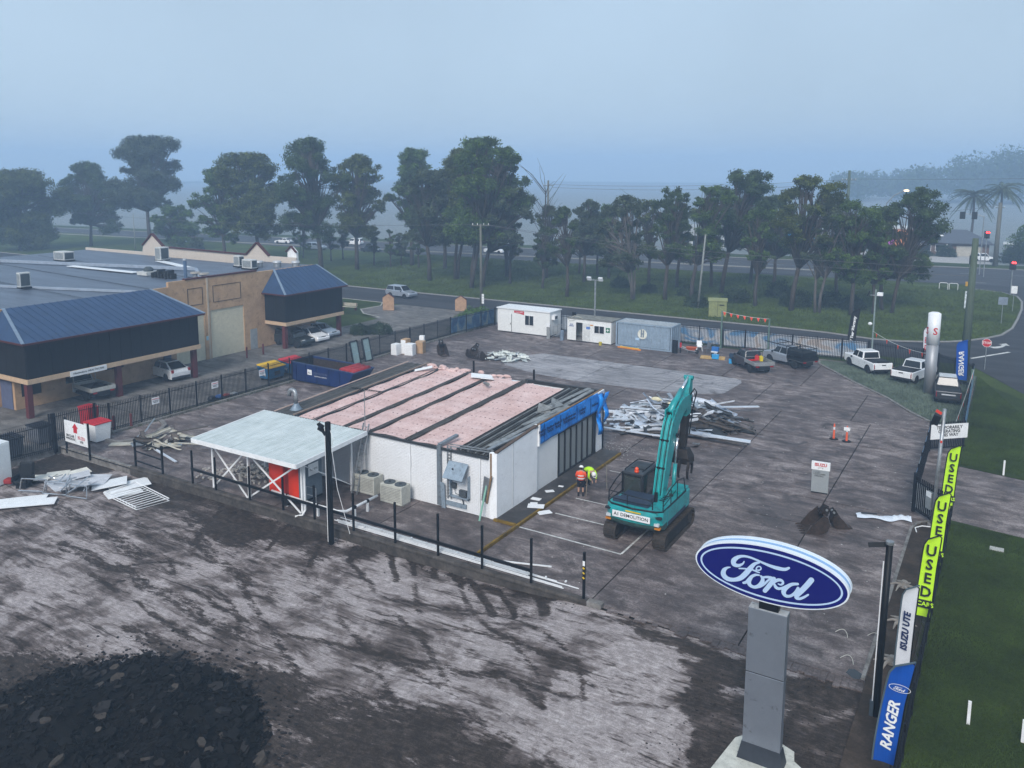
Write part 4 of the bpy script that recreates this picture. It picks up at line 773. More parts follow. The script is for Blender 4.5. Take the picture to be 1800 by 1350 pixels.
fence_run('palisade_fence', 'back fence behind the two utes, hung with pale printed banners', (-25.3,84.5), (-11.3,85.3), pitch=.15, pk=.05, backing=BAN)
fence_run('palisade_fence', 'open black fence behind the white utes near the silver totem', (-11.2,85.3), (-6.4,84.2), pitch=.15, pk=.045)
fence_run('palisade_fence', 'short fence turning the corner behind the grey ute', (-6.4,84.2), (-2.2,79.6), pitch=.15, pk=.045)
fence_run('palisade_fence', 'boundary fence running from the grey ute to the open gate', (-2.1,79.5), (-1.9,61.4), pitch=.15, pk=.04, backing=BANB)
fence_run('palisade_fence', 'boundary fence behind the yellow feather flags', (-1.7,46.4), (-1.72,24), pitch=.16, pk=.03, h=1.15)
fence_run('palisade_fence', 'fence panel in front of the dark wheelie bins on the far left', (-53.3,26.2), (-53.15,29.7), parts=28, z=-.1)
fence_run('palisade_fence', 'fence panel behind the red arrow sign board', (-54.0,29.9), (-53.9,33.0), parts=25)
fence_run('palisade_fence', 'short angled fence return beside the maroon bollards', (-53.9,33.1), (-53.1,33.55), parts=4)
tag(MB().box(-53.42,-53.18,29.66,29.9,-.3,2.35).build('gate_post', FENCE), 'thick black gate post left of the red arrow sign board', 'post')
# boundary gate: leaf folded open toward the yard, with printed sheets
gt = thing('yard_gate', 'black yard gate leaf with pale backing sheet and grey lock box', 'gate', (-3.55,48.1,.05), math.atan2(-2.0,1.65)); gl = 2.6
MB().box(-.07,.07,-.07,.07,-.05,2.15).build('gate_post', FENCE, gt); MB().box(gl-.04,gl+.04,-.04,.04,.05,2.0).build('frame', FENCE, gt); MB().box(0,gl,-.03,.03,.1,.18).box(0,gl,-.03,.03,1.7,1.76).build('frame', FENCE, gt)
for k in range(17): MB().box(.1+k*.15,.14+k*.15,-.025,.025,.12,2.0).build('picket', FENCE, gt)
MB().box(.12,gl-.1,.04,.05,.25,1.65).build('backing_sheet', mat('pale_sheet', (.7,.72,.75), .6), gt); MB().box(1.3,1.7,-.25,-.05,.75,1.65).build('lock_box', mat('grey_box', (.22,.24,.25), .5), gt); MB().box(1.3,1.7,-.26,-.24,1.4,1.68).build('notice', WPANEL, gt)
g2 = thing('yard_gate', 'far gate leaf carrying the TEMPORARILY OPERATING THIS WAY sign', 'gate', (-3.75,59.6,.05), math.atan2(1.8,2.0)); gl = 2.7
MB().box(-.06,.06,-.06,.06,-.05,2.0).build('gate_post', FENCE, g2); MB().box(0,gl,-.03,.03,.1,.18).box(0,gl,-.03,.03,1.66,1.72).build('frame', FENCE, g2)
for k in range(20): MB().box(.1+k*.13,.14+k*.13,-.025,.025,.12,1.9).build('picket', FENCE, g2)
sn = MB().box(-.05,gl+.05,-.08,-.06,.75,1.75).build('sign_sheet', WPANEL, g2); text('TEMPORARILY\nOPERATING\nTHIS WAY', .3, INK, sn, (gl/2,-.085,1.26), bold=.008, lh=.85)
g3 = fence_run('palisade_fence', 'sliding gate section with blue banner between the two gate leaves', (-3.6,48.3), (-3.75,59.5), pitch=.16, pk=.03, backing=BANB, h=1.75)
# stripped foreground fence: posts and one rail left standing on the retaining wall
sf = thing('stripped_fence', 'row of bare black posts joined by one sloping rail on the retaining wall', 'fence', (0,30.2,0))
for x, h in ((-40.0,2.1),(-38.0,2.05),(-35.2,2.05),(-32.6,1.95),(-30.3,1.95),(-27.6,2.1),(-24.9,2.2),(-22.3,2.2),(-19.8,2.2),(-17.2,2.2)): MB().box(x-.045,x+.045,-.045,.045,-.1,h).build('post', BLACK, sf)
MB().bar((-40,-.07,1.02),(-17.2,-.07,.72),.07,.14).build('rail', BLACK, sf)
tg = thing('stripped_fence', 'black gate frame of two posts and three rails left of the wall', 'fence', (0,30.25,0))
for x, h in ((-45.4,1.85),(-42.8,1.85)): MB().box(x-.05,x+.05,-.05,.05,-.2,h).build('post', BLACK, tg)
for z in (.45,1.05,1.7): MB().bar((-45.4,-.02,z+.04),(-42.8,-.02,z-.06),.06,.07).build('rail', BLACK, tg)
ps = thing('striped_post', 'lone black post with yellow stripes at the end of the wall', 'post', (-14.6,30.2,.1)); MB().box(-.05,.05,-.05,.05,-.1,2.1).build('post', BLACK, ps)
for k in range(4): MB().obox((0,-.053,.95+k*.22),(.1,.006,.07),0,0,R(35)).build('stripe', mat('safety_yellow', (.62,.42,.02), .5), ps)
MB().box(-.045,.06,-.06,-.052,1.5,1.72).build('label', WPANEL, ps)

# ================================================================== POLES, LAMPS, SIGNS
bp = thing('light_pole', 'black floodlight pole standing in front of the carport and wall', 'light pole', (-28.35,29.35,FZ(-28,29))); 
MB().box(-.1,.1,-.1,.1,0,6.4).build('pole', BLACK, bp); MB().box(-.19,-.155,-.05,.0,.1,6.0).build('conduit', WHITE, bp); MB().bar((-.15,0,5.7),(-.5,-.15,6.3),.1,.16).build('bracket', BLACK, bp); MB().obox((-.42,-.05,6.05),(.25,.1,.35),.3,0,.5).build('floodlight', BLACK, bp)
MB().tube([(.2,-.05,6.0),(.45,-.1,5.6),(.3,-.1,5.2),(.42,.1,3.0),(.9,.4,.6)],.015).build('cable', WHITE, bp)
b2 = thing('light_pole', 'black floodlight pole at the corner beside the blue feather flag', 'light pole', (-2.75,28.4,.0)); MB().cyl((0,0,0),(.05,0,6.2),.11).build('pole', BLACK, b2, smooth=True); MB().cyl((.05,0,6.2),(.05,0,6.3),.13).build('cap', GREYM, b2); MB().tube([(-.13,-.06,.1),(-.09,-.08,5.6)],.02).build('conduit', WHITE, b2); MB().obox((-.32,-.02,6.1),(.5,.34,.16),0,R(-20),R(-15)).build('floodlight', DARK, b2); MB().box(-.2,-.08,-.1,.02,0,.6).build('junction_box', mat('slate_box', (.06,.08,.1)), b2)
gp = thing('light_pole', 'galvanised pole with small floodlight beside the yard gate', 'light pole', (-2.5,46.4,.05)); MB().cyl((0,0,0),(.15,0,6.3),.09).build('pole', GREYM, gp, smooth=True); MB().obox((-.2,0,5.7),(.35,.4,.5),0,0,.3).build('floodlight', BLACK, gp); MB().obox((.12,-.12,4.6),(.1,.05,.12)).obox((-.1,0,6.1),(.3,.06,.14),0,0,.5).build('red_flag', mat('red_cloth', (.6,.05,.03)), gp); MB().cyl((0,0,-.02),(0,0,.14),.24).build('footing', CONC, gp)
pt = thing('totem_sign', 'silver and white cylindrical totem sign beside the white ute', 'sign', (-5.1,75.5,.06)); MB().cyl((0,0,0),(0,0,4.2),.42,.46,20).build('shaft', mat('brushed_silver', (.30,.31,.33), .5, .4, .12, 1, stretch=(6,6,.2)), pt, smooth=True)
MB().cyl((0,0,4.2),(0,0,6.75),.5,.48,24).build('head', mat('totem_white', (.72,.74,.76), .3, var=.04), pt, smooth=True); MB().cyl((0,0,6.75),(0,0,6.85),.48,.3,24).build('cap', WPANEL, pt)
for a_ in (-70,-150): text('S', .8, REDINK, pt, (.51*math.cos(R(a_)),.51*math.sin(R(a_)),5.3), (R(90),0,R(a_+90)), bold=.01)
WOOD = mat('weathered_pole', (.12,.12,.10), .85, var=.3, stretch=(6,6,.4), bmp=.3); WOODG = mat('green_pole', (.075,.10,.075), .8, var=.25, stretch=(5,5,.4), bmp=.3)
def pole(label, x, y, h, r=.16, m_=None, arms=(), lean=0, name='power_pole', z=0):
    t = thing(name, label, 'pole', (x,y,z)); MB().cyl((0,0,-.2),(lean,0,h),r*1.15,r*.75,12).build('pole', m_ or WOOD, t, smooth=True)
    for z_, w_, ax in arms:
        MB().bar((-w_/2*ax[0]+lean*z_/h,-w_/2*ax[1],z_),(w_/2*ax[0]+lean*z_/h,w_/2*ax[1],z_),.12).build('crossarm', WOOD, t)
        for q in (-.45,-.18,.18,.45): MB().cyl((q*w_*ax[0]+lean*z_/h,q*w_*ax[1],z_+.05),(q*w_*ax[0]+lean*z_/h,q*w_*ax[1],z_+.28),.05,n=6).build('insulator', WPANEL, t)
    return t
pp = pole('tall power pole with crossarm at the driveway, in front of the large gum trees', -61.0, 93.0, 11.3, .19, WOOD, ((11.1,2.4,(.9,.4)),), -.1, z=-.03)
for k, s_ in enumerate('LOOK'): MB().box(.2,.55,-.22,-.2,.6+k*.34,.9+k*.34).build('number_plate', WPANEL, pp)
pole('bare leaning pole standing among the gum trees beyond the road', -35.9, 108, 10.0, .14, mat('pale_pole', (.22,.23,.22), .8, var=.2), (), .7)
pole('thick green power pole at the street corner behind the blue feather flag', -3.05, 85.8, 12.4, .34, WOODG, (), .05, z=-.03)
pole('tall hazy power pole behind the dead branches', -93, 170, 16.2, .28, WOOD, ((15,2.4,(1,.2)),))
pole('tall power pole rising behind the gum trees on the right', -28, 171, 18.6, .32, WOODG, ((16.8,2.6,(1,.1)),))
pole('dark power pole in front of the far house and palms', -2.9, 189, 12.5, .42, WOOD, ((11.5,1.6,(1,.1)),))
for x, y, h in ((-133,131,8),(-172,118,8.5)): pole('pale slim post among hazy trees, '+('behind the warehouse gables' if x < -150 else 'left of the large gum tree'), x, y, h, .1, mat('pale_pole', (.3,.31,.3)))
# overhead wires as things of their own
def wire(label, a, b, sag, r=.02):
    a, b = Vector(a), Vector(b); n = 14; o = MB().tube([a.lerp(b, k/n)-Vector((0,0,sag*4*k/n*(1-k/n))) for k in range(n+1)], r, 4).build('overhead_wire', mat('wire_grey', (.12,.12,.13), .6), smooth=True)
    return tag(o, label, 'wire', 'overhead wires')
wire('upper service wire running right from the driveway power pole', (-61,93,11.3), (-3,86,9.6), .8); wire('lower pair service wire right of the driveway power pole', (-60,93.4,11.1), (-3,86,8.9), .9)
wire('service wire running left from the driveway power pole', (-62,92.6,11.2), (-160,96,10), 1.0); wire('highway wire between the two tall far poles, top line', (-93,170,15.3), (-28,171,16.9), .8, .03); wire('highway wire between the two tall far poles, second line', (-92,170,14.6), (-27,171,16.2), .9, .03)
wire('highway wire leaving the right tall pole toward the frame edge', (-28,171,17), (40,178,19), .6, .03); wire('wire from the far dark pole toward the trees', (-2.9,189,12), (-30,171,10), .7, .035)
# floodlight mast behind the sheds, cctv pole, bunting posts
fl = thing('light_pole', 'short twin floodlight mast rising behind the small site office', 'light pole', (-39.3,82.9,0)); MB().cyl((0,0,0),(0,0,6.4),.1).build('pole', GREYM, fl); MB().box(-.9,.9,-.05,.05,6.3,6.4).build('crossarm', GREYM, fl)
for s_ in (-1,1): MB().obox((s_*.7,-.15,6.5),(.5,.2,.4),0,R(30)).build('floodlight', mat('flood_face', (.6,.62,.65), .3), fl)
cc = thing('light_pole', 'grey camera pole beside the black feather flag', 'light pole', (-10.9,85.0,0)); MB().cyl((0,0,0),(0,0,7.2),.08).build('pole', mat('green_grey', (.2,.25,.24), .5), cc); MB().box(-.5,.5,-.05,.05,6.6,6.68).build('bracket', GREYM, cc); MB().box(.15,.65,-.25,.2,6.65,6.95).build('floodlight', WPANEL, cc); MB().obox((-.6,0,6.8),(.1,.4,.5),0,0,.4).build('floodlight', DARK, cc); MB().ell((-.3,-.1,3.9),(.2,.2,.16),8,6).build('camera_dome', WPANEL, cc)
GPOST = mat('green_post', (.10,.16,.14), .6)
RFLAG = mat('orange_red_flag', (.75,.07,.035), .6)
def bunting(label, a, b, sag, n, posts=False):
    t = thing('bunting', label, 'bunting', (0,0,0)); a, b = Vector(a), Vector(b); m_ = 20
    if posts:
        for q in (a, b): MB().box(q.x-.07,q.x+.07,q.y-.07,q.y+.07,0,q.z+.05).build('post', GPOST, t)
    pt_ = lambda f: a.lerp(b, f)-Vector((0,0,sag*4*f*(1-f)))
    MB().tube([pt_(k/m_) for k in range(m_+1)], .02, 4).build('cord', mat('pale_cord', (.5,.52,.5)), t); d = (b-a).normalized()
    for k in range(n):
        c = pt_((k+.35)/n); MB().prism([c-d*.16, c+d*.16, c-Vector((0,0,.4))+d*.02], Vector((-d.y,d.x,0))*.02).build('pennant', RFLAG, t)
bunting('orange pennants strung between two green posts behind the utes', (-25.3,84.0,3.95), (-20.6,84.6,3.5), .12, 7, True)
bunting('orange pennants strung from the camera pole to the silver totem', (-10.9,84.9,3.2), (-5.2,75.9,3.3), .35, 5)
bunting('orange pennants drooping from the boundary post over the grey ute', (-1.95,74.5,2.7), (-2.7,62.5,.5), .3, 5)
tag(MB().box(-2.1,-1.98,74,74.12,0,2.8).build('boundary_post', GPOST), 'green square post beside the grey ute at the boundary', 'post')
# big oval sign on a silver column
fs = thing('oval_pylon_sign', 'large blue oval brand sign on a silver column in the foreground', 'sign', (-5.5,24.3,FZ(-5.5,24)))
SILV = mat('silver_panel', (.24,.265,.31), .38, .55, .08, 1.2, grime=.03)
sgz = 5.12
MB().box(-.58,.58,-.17,.17,.6,3.0).build('column', SILV, fs, bevel=.015); MB().box(-.58,.58,-.17,.17,3.02,sgz).build('column', SILV, fs, bevel=.015); MB().box(-.575,.575,-.165,.165,2.98,3.04).build('column_joint', INK, fs)
MB().loft([[(-.72,-.3,0),(.72,-.3,0),(.72,.3,0),(-.72,.3,0)],[(-.6,-.19,.62),(.6,-.19,.62),(.6,.19,.62),(-.6,.19,.62)]]).build('skirt', mat('dark_skirt', (.035,.04,.05), .5), fs)
MB().box(-.57,.57,-.16,.16,sgz,sgz+.02).build('column_cap', mat('cap_grey', (.4,.42,.44), .6, grime=.3), fs); MB().box(-.28,.3,-.13,.13,sgz+.02,sgz+.45).build('neck', BLACK, fs)
oz = sgz+.42+.8; ea, eb_ = 2.24, .87
def oval(mb, a_, b_, y0, y1, n=72): return mb.loft([[(a_*math.cos(2*math.pi*k/n), y, oz+b_*math.sin(2*math.pi*k/n)) for k in range(n)] for y in (y0,y1)])
OW = mat('sign_rim_white', (.70,.76,.82), .35, var=.04); OB = mat('sign_rim_blue', (.22,.38,.62), .35, var=.04); NAVY = mat('sign_navy', (.003,.004,.12), .5, var=.05); LET = mat('sign_pale', (.42,.55,.74), .45, var=.03)
oval(MB(), ea+.03, eb_+.03, -.26,-.1).build('rim', OW, fs, smooth=False); oval(MB(), ea+.005, eb_+.005, -.1,.1).build('rim', OB, fs); oval(MB(), ea+.03, eb_+.03, .1,.26).build('rim', OW, fs); oval(MB(), ea-.02, eb_-.02, -.285,-.26).build('face', NAVY, fs); oval(MB(), ea-.02, eb_-.02, .26,.285).build('face', NAVY, fs)
def annulus(a_, b_, wd_, y, n=90):
    V = []
    for k in range(n):
        c_, s_ = math.cos(2*math.pi*k/n), math.sin(2*math.pi*k/n); V += [(a_*c_,y,oz+b_*s_),((a_-wd_)*c_,y,oz+(b_-wd_)*s_)]
    return MB().add(V, [(2*k,2*k+1,(2*k+3)%(2*n),(2*k+2)%(2*n)) for k in range(n)])
annulus(ea-.14, eb_-.12, .055, -.292).build('ring', LET, fs)
STROKES = [
 [(1092,386,24),(1050,400,34),(980,388,40),(900,362,34),(820,328,26),(740,290,22),(660,258,24),(590,244,26),(530,255,38),(488,290,52),(492,330,50),(540,345,36),(588,328,20),(606,302,12)],
 [(770,318,22),(718,336,34),(672,385,50),(625,440,54),(570,486,50),(500,503,42),(425,490,52),(378,445,58),(382,395,44),(415,368,24),(450,362,12)],
 [(552,380,16),(620,384,16),(700,398,18),(748,418,18),(778,428,14)],
 [(742,410,14),(742,384,14),(758,364,14),(786,366,14),(794,388,14),(776,402,14),(752,398,14)],
 [(608,540,26),(640,530,30),(668,500,34),(700,468,32),(740,452,26),(778,456,16)],
 [(690,478,36),(668,520,46),(680,562,42),(728,586,34),(778,574,40),(812,538,44),(820,498,36),(800,466,22)],
 [(800,470,18),(826,480,22),(862,478,26),(902,484,30),(935,494,26)],
 [(942,494,36),(912,546,46),(878,592,46),(848,628,44)],
 [(790,590,14),(832,562,20),(872,520,22),(905,494,18)],
 [(918,560,22),(950,528,30),(990,510,34),(1028,520,30),(1040,546,24),(1018,562,18),(992,552,14)],
 [(950,560,26),(968,590,36),(1000,604,30),(1040,596,26),(1076,578,24)],
 [(1196,556,26),(1132,560,34),(1074,596,44),(1052,640,48),(1076,680,36),(1128,682,28),(1178,646,32),(1204,598,30)],
 [(1336,514,54),(1290,572,54),(1240,628,52),(1196,676,46),(1190,704,34),(1226,712,28),(1272,694,24),(1312,668,18)]]
def catmull(pts, m_=5):
    o = []
    for i in range(len(pts)-1):
        p0, p1, p2, p3 = (np.array(pts[max(0,min(len(pts)-1,i+k))], float) for k in (-1,0,1,2))
        for k in range(m_):
            t_ = k/m_; o.append(.5*(2*p1+(p2-p0)*t_+(2*p0-5*p1+4*p2-p3)*t_**2+(3*p1-p0-3*p2+p3)*t_**3))
    o.append(np.array(pts[-1], float)); return o
def script(parent, m_, sc, cx, cz, y, dy=-.0004):
    for si, st_ in enumerate(STROKES):
        q = []
        for X_, Y_, W_ in catmull(st_):
            u = (X_-880)/825; v = -(Y_-465-215*u)/290; q.append((u*2.22, v*.85, W_/2*.00285))
        V = []; n_ = len(q)
        for i in range(n_):
            tx, tz = q[min(i+1,n_-1)][0]-q[max(i-1,0)][0], q[min(i+1,n_-1)][1]-q[max(i-1,0)][1]; l_ = math.hypot(tx,tz) or 1
            nx_, nz_ = -tz/l_*q[i][2], tx/l_*q[i][2]; yy = y-.002*si+dy*i
            V += [(cx+(q[i][0]+nx_)*sc, yy, cz+(q[i][1]+nz_)*sc), (cx+(q[i][0]-nx_)*sc, yy, cz+(q[i][1]-nz_)*sc)]
        F_ = [(2*i,2*i+1,2*i+3,2*i+2) for i in range(n_-1)]
        mb = MB().add(V, F_)
        for i in (0, n_-1): mb.add([(cx+(q[i][0]+q[i][2]*math.cos(a))*sc, y-.002*si+dy*i-.0003, cz+(q[i][1]+q[i][2]*math.sin(a))*sc) for a in [k*math.pi/5 for k in range(10)]], [tuple(range(9,-1,-1))])
        mb.build('script_letter', m_, parent)
script(fs, LET, 1, 0, oz, -.294)
tag(MB().prism([(-6.75,23.0,-.09),(-4.1,23.4,-.09),(-4.25,24.5,-.09),(-4.6,24.75,-.09),(-4.7,25.2,-.09),(-5.3,25.45,-.09),(-6.2,25.3,-.09),(-6.5,24.9,-.09)][::-1], (0,0,.1)).build('sign_footing', mat('pale_footing', (.5,.5,.45), .85, var=.2, grime=.2), fix=True), 'rough pale concrete footing under the oval sign column', 'footing')
ws = thing('wheel_stop', 'black and yellow striped wheel stop beside the sign column', 'wheel stop', (-4.1,24.15,.03), R(-14))
for k in range(6): MB().loft([[(k*.3,-.09,0),(k*.3,.09,0),(k*.3,.06,.12),(k*.3,-.06,.12)],[(k*.3+.298,-.09,0),(k*.3+.298,.09,0),(k*.3+.298,.06,.12),(k*.3+.298,-.06,.12)]]).build('segment', MATS['safety_yellow'] if k % 2 == 0 else BLACK, ws)
# feather flags
def feather(label, x, y, h0, h1, w_, m_, edge, lean, words, ink, sz, face=0, name='feather_flag', mirror=False, extra=None, z=0.05, tfrac=.5):
    t = thing(name, label, 'flag', (x,y,z), face); Hh_ = h1-h0; n_ = 14; V = []
    MB().tube([(0,0,0),(lean*.1,0,h0),(lean*.52,0,h0+Hh_*.6),(lean,0,h1-.1),(lean-.15*(1 if lean > 0 else -1),0,h1+.02)],.025,6).build('pole', BLACK, t)
    for i in range(n_+1):
        f_ = i/n_; z_ = h0+Hh_*f_; xo = lean*(.1+.9*f_**1.5); ww = w_*(1 if f_ < .82 else max(.12, math.sqrt(max(0,1-((f_-.82)/.18)**2))))
        for j in range(5): V.append((xo-ww*j/4*(1 if not mirror else 1), .05*math.sin(f_*7+j)*(j/4), z_))
    o = MB().add(V, [(i*5+j,i*5+j+1,(i+1)*5+j+1,(i+1)*5+j) for i in range(n_) for j in range(4)]).build('cloth', m_, t, smooth=True)
    e_ = MB().tube([V[i*5+4] for i in range(n_+1)]+[V[n_*5+2],V[n_*5]],.03,5).build('hem', edge, t)
    sl_ = lean*.9/Hh_
    if words:
        vert = words[1]
        if vert:
            for k, ch in enumerate(words[0]):
                f_ = .80-k*.165; text(ch, sz, ink, o, (lean*(.1+.9*f_)-w_*.5,-.09,h0+Hh_*f_), (R(90),.04,0), bold=.014, sx=.9)
        else: text(words[0], sz, ink, o, (lean*(.1+.9*tfrac)-w_*.52,-.09,h0+Hh_*tfrac), (R(90),R(-90)+math.atan(sl_),0), bold=.012, shear=.2, sx=-1 if mirror else 1)
    if extra: extra(t, o, sl_)
    return t
LIME = mat('lime_flag', (.52,.85,.03), .6, var=.06); FBLUE = mat('flag_blue', (.006,.07,.36), .5, var=.12, stretch=(6,1,.3)); FWHITE = mat('flag_white', (.62,.64,.68), .6, var=.08)
def cars(t, o, s_):
    MB().box(-.48,.1,-.085,-.075,.86,1.2).build('black_band', INK, t); text('CARS', .25, LIME, o, (-.2,-.1,1.03), (R(90),0,0), bold=.006)
for y, lab in ((48.2,'far lime USED flag half hidden behind another beside the gate'), (40.6,'middle lime USED CARS feather flag on the boundary'), (35.4,'nearest lime USED flag, beside the white feather flag')):
    feather(lab, -1.72, y, .45, 4.0, .58, LIME, INK, .2, ('USED', True), INK, .62, extra=cars)
feather('plain white feather flag with dark lettering beside the lime flags', -2.02, 31.0, .5, 3.75, .5, FWHITE, mat('slate_edge', (.08,.11,.13)), .12, ('ISUZU UTE', False), mat('navy_ink', (.01,.02,.08)), .3, tfrac=.45)
def fordlogo(t, o, s_):
    n = 40; V = []
    for k in range(n):
        c_, q_ = math.cos(2*math.pi*k/n), math.sin(2*math.pi*k/n); V += [(.03+.30*c_,-.09,2.95+.125*q_),(.03+.285*c_,-.09,2.95+.11*q_)]
    MB().add(V, [(2*k,2*k+1,(2*k+3)%(2*n),(2*k+2)%(2*n)) for k in range(n)]).build('oval_badge', WPANEL, t); script(t, WPANEL, .118, .03, 2.95, -.095, -.0001)
feather('large blue feather flag with vertical white lettering in the bottom corner', -1.9, 25.6, .35, 3.85, .62, FBLUE, mat('slate_edge', (.08,.11,.13)), .4, ('RANGER', False), WPANEL, .42, extra=fordlogo, tfrac=.38)
feather('blue feather flag with mirrored white lettering beside the green power pole', -2.5, 79.4, .6, 4.1, .85, FBLUE, FBLUE, -.2, ('RANGER', False), WPANEL, .55, mirror=True, tfrac=.42)
feather('white feather flag with red lettering partly behind the silver totem', -5.6, 84.4, .5, 4.3, .85, FWHITE, INK, -.1, ('ISUZU', False), REDINK, .62, mirror=True, tfrac=.5)
feather('black feather flag reading 7 Year Warranty above the back fence', -12.6, 85.6, 1.4, 5.1, .7, mat('flag_black', (.012,.013,.016), .6), INK, .35, ('7 Year Warranty', False), WPANEL, .36, tfrac=.45)
# street signs, traffic lights
def roadsign(name, label, x, y, h, plate):
    t = thing(name, label, 'sign', (x,y,0)); MB().cyl((0,0,0),(0,0,h),.04,n=8).build('post', GREYM, t); plate(t, h); return t
def stop(t, h):
    o = MB().prism([(.42*math.cos(R(22.5+45*k)),-.06,h-.35+.42*math.sin(R(22.5+45*k))) for k in range(8)],(0,.02,0)).build('plate_border', WPANEL, t); MB().prism([(.385*math.cos(R(22.5+45*k)),-.066,h-.35+.385*math.sin(R(22.5+45*k))) for k in range(8)],(0,.006,0)).build('plate', REDINK, t, fix=True); text('STOP', .3, WPANEL, o, (0,-.075,h-.35), bold=.006)
roadsign('stop_sign', 'red octagonal STOP sign at the side street corner', -1.45, 88, 2.9, stop)
roadsign('road_sign', 'white speed sign near the right corner kerb', .5, 128, 3.4, lambda t, h: MB().box(-.35,.35,-.05,-.03,h-1,h).build('plate', WPANEL, t))
roadsign('road_sign', 'blank grey backed sign on the corner verge', -.6, 116.5, 3.3, lambda t, h: MB().box(-.5,.5,-.05,-.03,h-.95,h).build('plate', mat('sign_back', (.22,.26,.32), .5, .3), t))
rail_ = thing('pedestrian_rail', 'pair of white hoop rails on the corner verge near the lights', 'rail', (-8.3,146.5,.02))
for x in (-1.3,.1): MB().tube([(x,0,0),(x,0,.95),(x+.15,0,1.05),(x+1.05,0,1.05),(x+1.2,0,.95),(x+1.2,0,0)],.05,6).build('hoop', WPANEL, rail_)
RL = glow('red_signal', (1,.02,.02), 6)
def signal(label, x, y, h, heads, arm=None):
    t = thing('traffic_light', label, 'traffic light', (x,y,0)); MB().cyl((0,0,0),(0,0,h),.09,n=8).build('post', GREYM, t)
    if arm: MB().tube([(0,0,h-.2),(arm*.3,0,h+.2),(arm,0,h+.3)],.07,6).build('mast_arm', GREYM, t)
    for hx, hz, red in heads:
        o = MB().box(hx-.45,hx+.45,-.3,-.1,hz-.65,hz+.65).build('signal_head', DARK, t)
        for k in range(3): MB().cyl((hx,-.3,hz+.4-k*.4),(hx,-.34,hz+.4-k*.4),.15,n=12).build('lamp', RL if red and k == 0 else GLASS, o)
        if red: MB().cyl((hx+.3,-.3,hz+.4),(hx+.3,-.34,hz+.4),.13,n=12).build('lamp', RL, o)
signal('red traffic light on the right edge of the side street', .1, 144.4, 5.2, ((0,4.6,True),))
signal('red traffic light beside the top of the green pole', -4.2, 168, 8.2, ((0,7.5,True),)); signal('overhead pair of dark signal heads on a mast arm', -5.0, 172, 10.6, ((-1.5,10.6,False),(-3.4,10.6,False)), -3.6); signal('dark side-on signal post left of the green pole', -5.3, 139, 6.4, ((.3,5.6,False),))
lt_ = thing('street_lamp', 'curved street lamp glowing faintly above the trees on the right', 'street lamp', (-21.5,172,0)); MB().tube([(0,0,0),(0,0,11),(.3,0,12.5),(1.5,0,14),(3.2,0,14.9)],.12,6).build('post', GREYM, lt_); MB().ell((3.5,0,14.9),(.5,.25,.16),8,6).build('lamp', glow('sodium_lamp', (1,.72,.4), 2.0), lt_)
bn = thing('street_banner', 'white striped banner frame near the green power pole', 'banner', (-4.7,127,0)); MB().box(-.45,.45,-.04,.04,0,2.4).build('panel', mat('banner_print', (.5,.55,.58), .6, var=.8, scale=4), bn); MB().box(-.05,.1,-.1,.05,0,5.6).build('post', mat('pale_teal', (.5,.62,.62), .6), bn); MB().box(-.5,.1,-.09,-.05,3.1,3.7).build('plate', mat('amber', (.5,.28,.03)), bn)
kk = thing('electrical_kiosk', 'yellow green electrical kiosk on the grass verge', 'kiosk', (-31.8,103.5,.02), R(18)); MB().box(-1.1,1.1,-.9,.9,0,2.0).build('cabinet', mat('kiosk_green', (.22,.24,.10), .6, grime=.15), kk); MB().box(-1.2,1.2,-1.0,1.0,2.0,2.18).build('lid', mat('kiosk_lid', (.28,.30,.14), .6), kk); MB().box(-.02,.02,-.93,-.9,.1,1.9).build('door_gap', INK, kk); MB().box(.2,.8,-.93,-.905,1.45,1.6).build('plate', INK, kk)
# neighbours' brick sign blades, bench and hedge
for x, y, h, l_ in ((-70,84.4,2.2,'tan gabled estate sign blade on the grass island'),(-61.6,89.0,2.0,'tan gabled estate sign blade behind the blue banners')):
    t = thing('estate_sign', l_, 'sign', (x,y,.03), R(25)); MB().prism([(-.75,-.12,0),(.75,-.12,0),(.75,-.12,h-.5),(0,-.12,h),(-.75,-.12,h-.5)],(0,.24,0)).build('blade', mat('blade_brick', (.38,.24,.15), .85, var=.25, bmp=.4), t, fix=True); MB().bar((-.8,0,h-.5),(0,0,h+.05),.34,.06).bar((0,0,h+.05),(.8,0,h-.5),.34,.06).build('coping', TRIMR, t)
t = thing('street_bench', 'pale slatted bench on the grass island behind the warehouse', 'bench', (-74.3,81.6,.05), R(15))
for k in range(3): MB().box(-1,1,-.2+k*.14,-.1+k*.14,.42,.46).build('seat_slat', mat('pale_slat', (.5,.46,.38), .7), t); MB().box(-1,1,.24,.28,.55+k*.14,.65+k*.14).build('back_slat', MATS['pale_slat'], t)
for x in (-.9,.9): MB().box(x-.04,x+.04,-.2,.28,0,.42).box(x-.04,x+.04,.2,.28,.42,.98).build('leg', TRIMR, t)
# survey pegs and pit lid on the verge
for k, (x, y, h, l_) in enumerate(((.55,57,.95,'white peg standing in the far verge beyond the driveway'),(-.05,29.6,.85,'white peg with red mark in the near lawn'),(1.5,29.5,.8,'white peg at the right edge of the near lawn'))): tag(MB().box(x-.05,x+.05,y-.03,y+.03,0,h).build('marker_peg', WPANEL), l_, 'peg', 'white verge pegs')
tag(MB().box(.15,.75,44.9,45.3,.02,.07).build('pit_lid', mat('pit_lid', (.4,.4,.38), .8)), 'pale square pit lid set in the near lawn', 'pit lid')
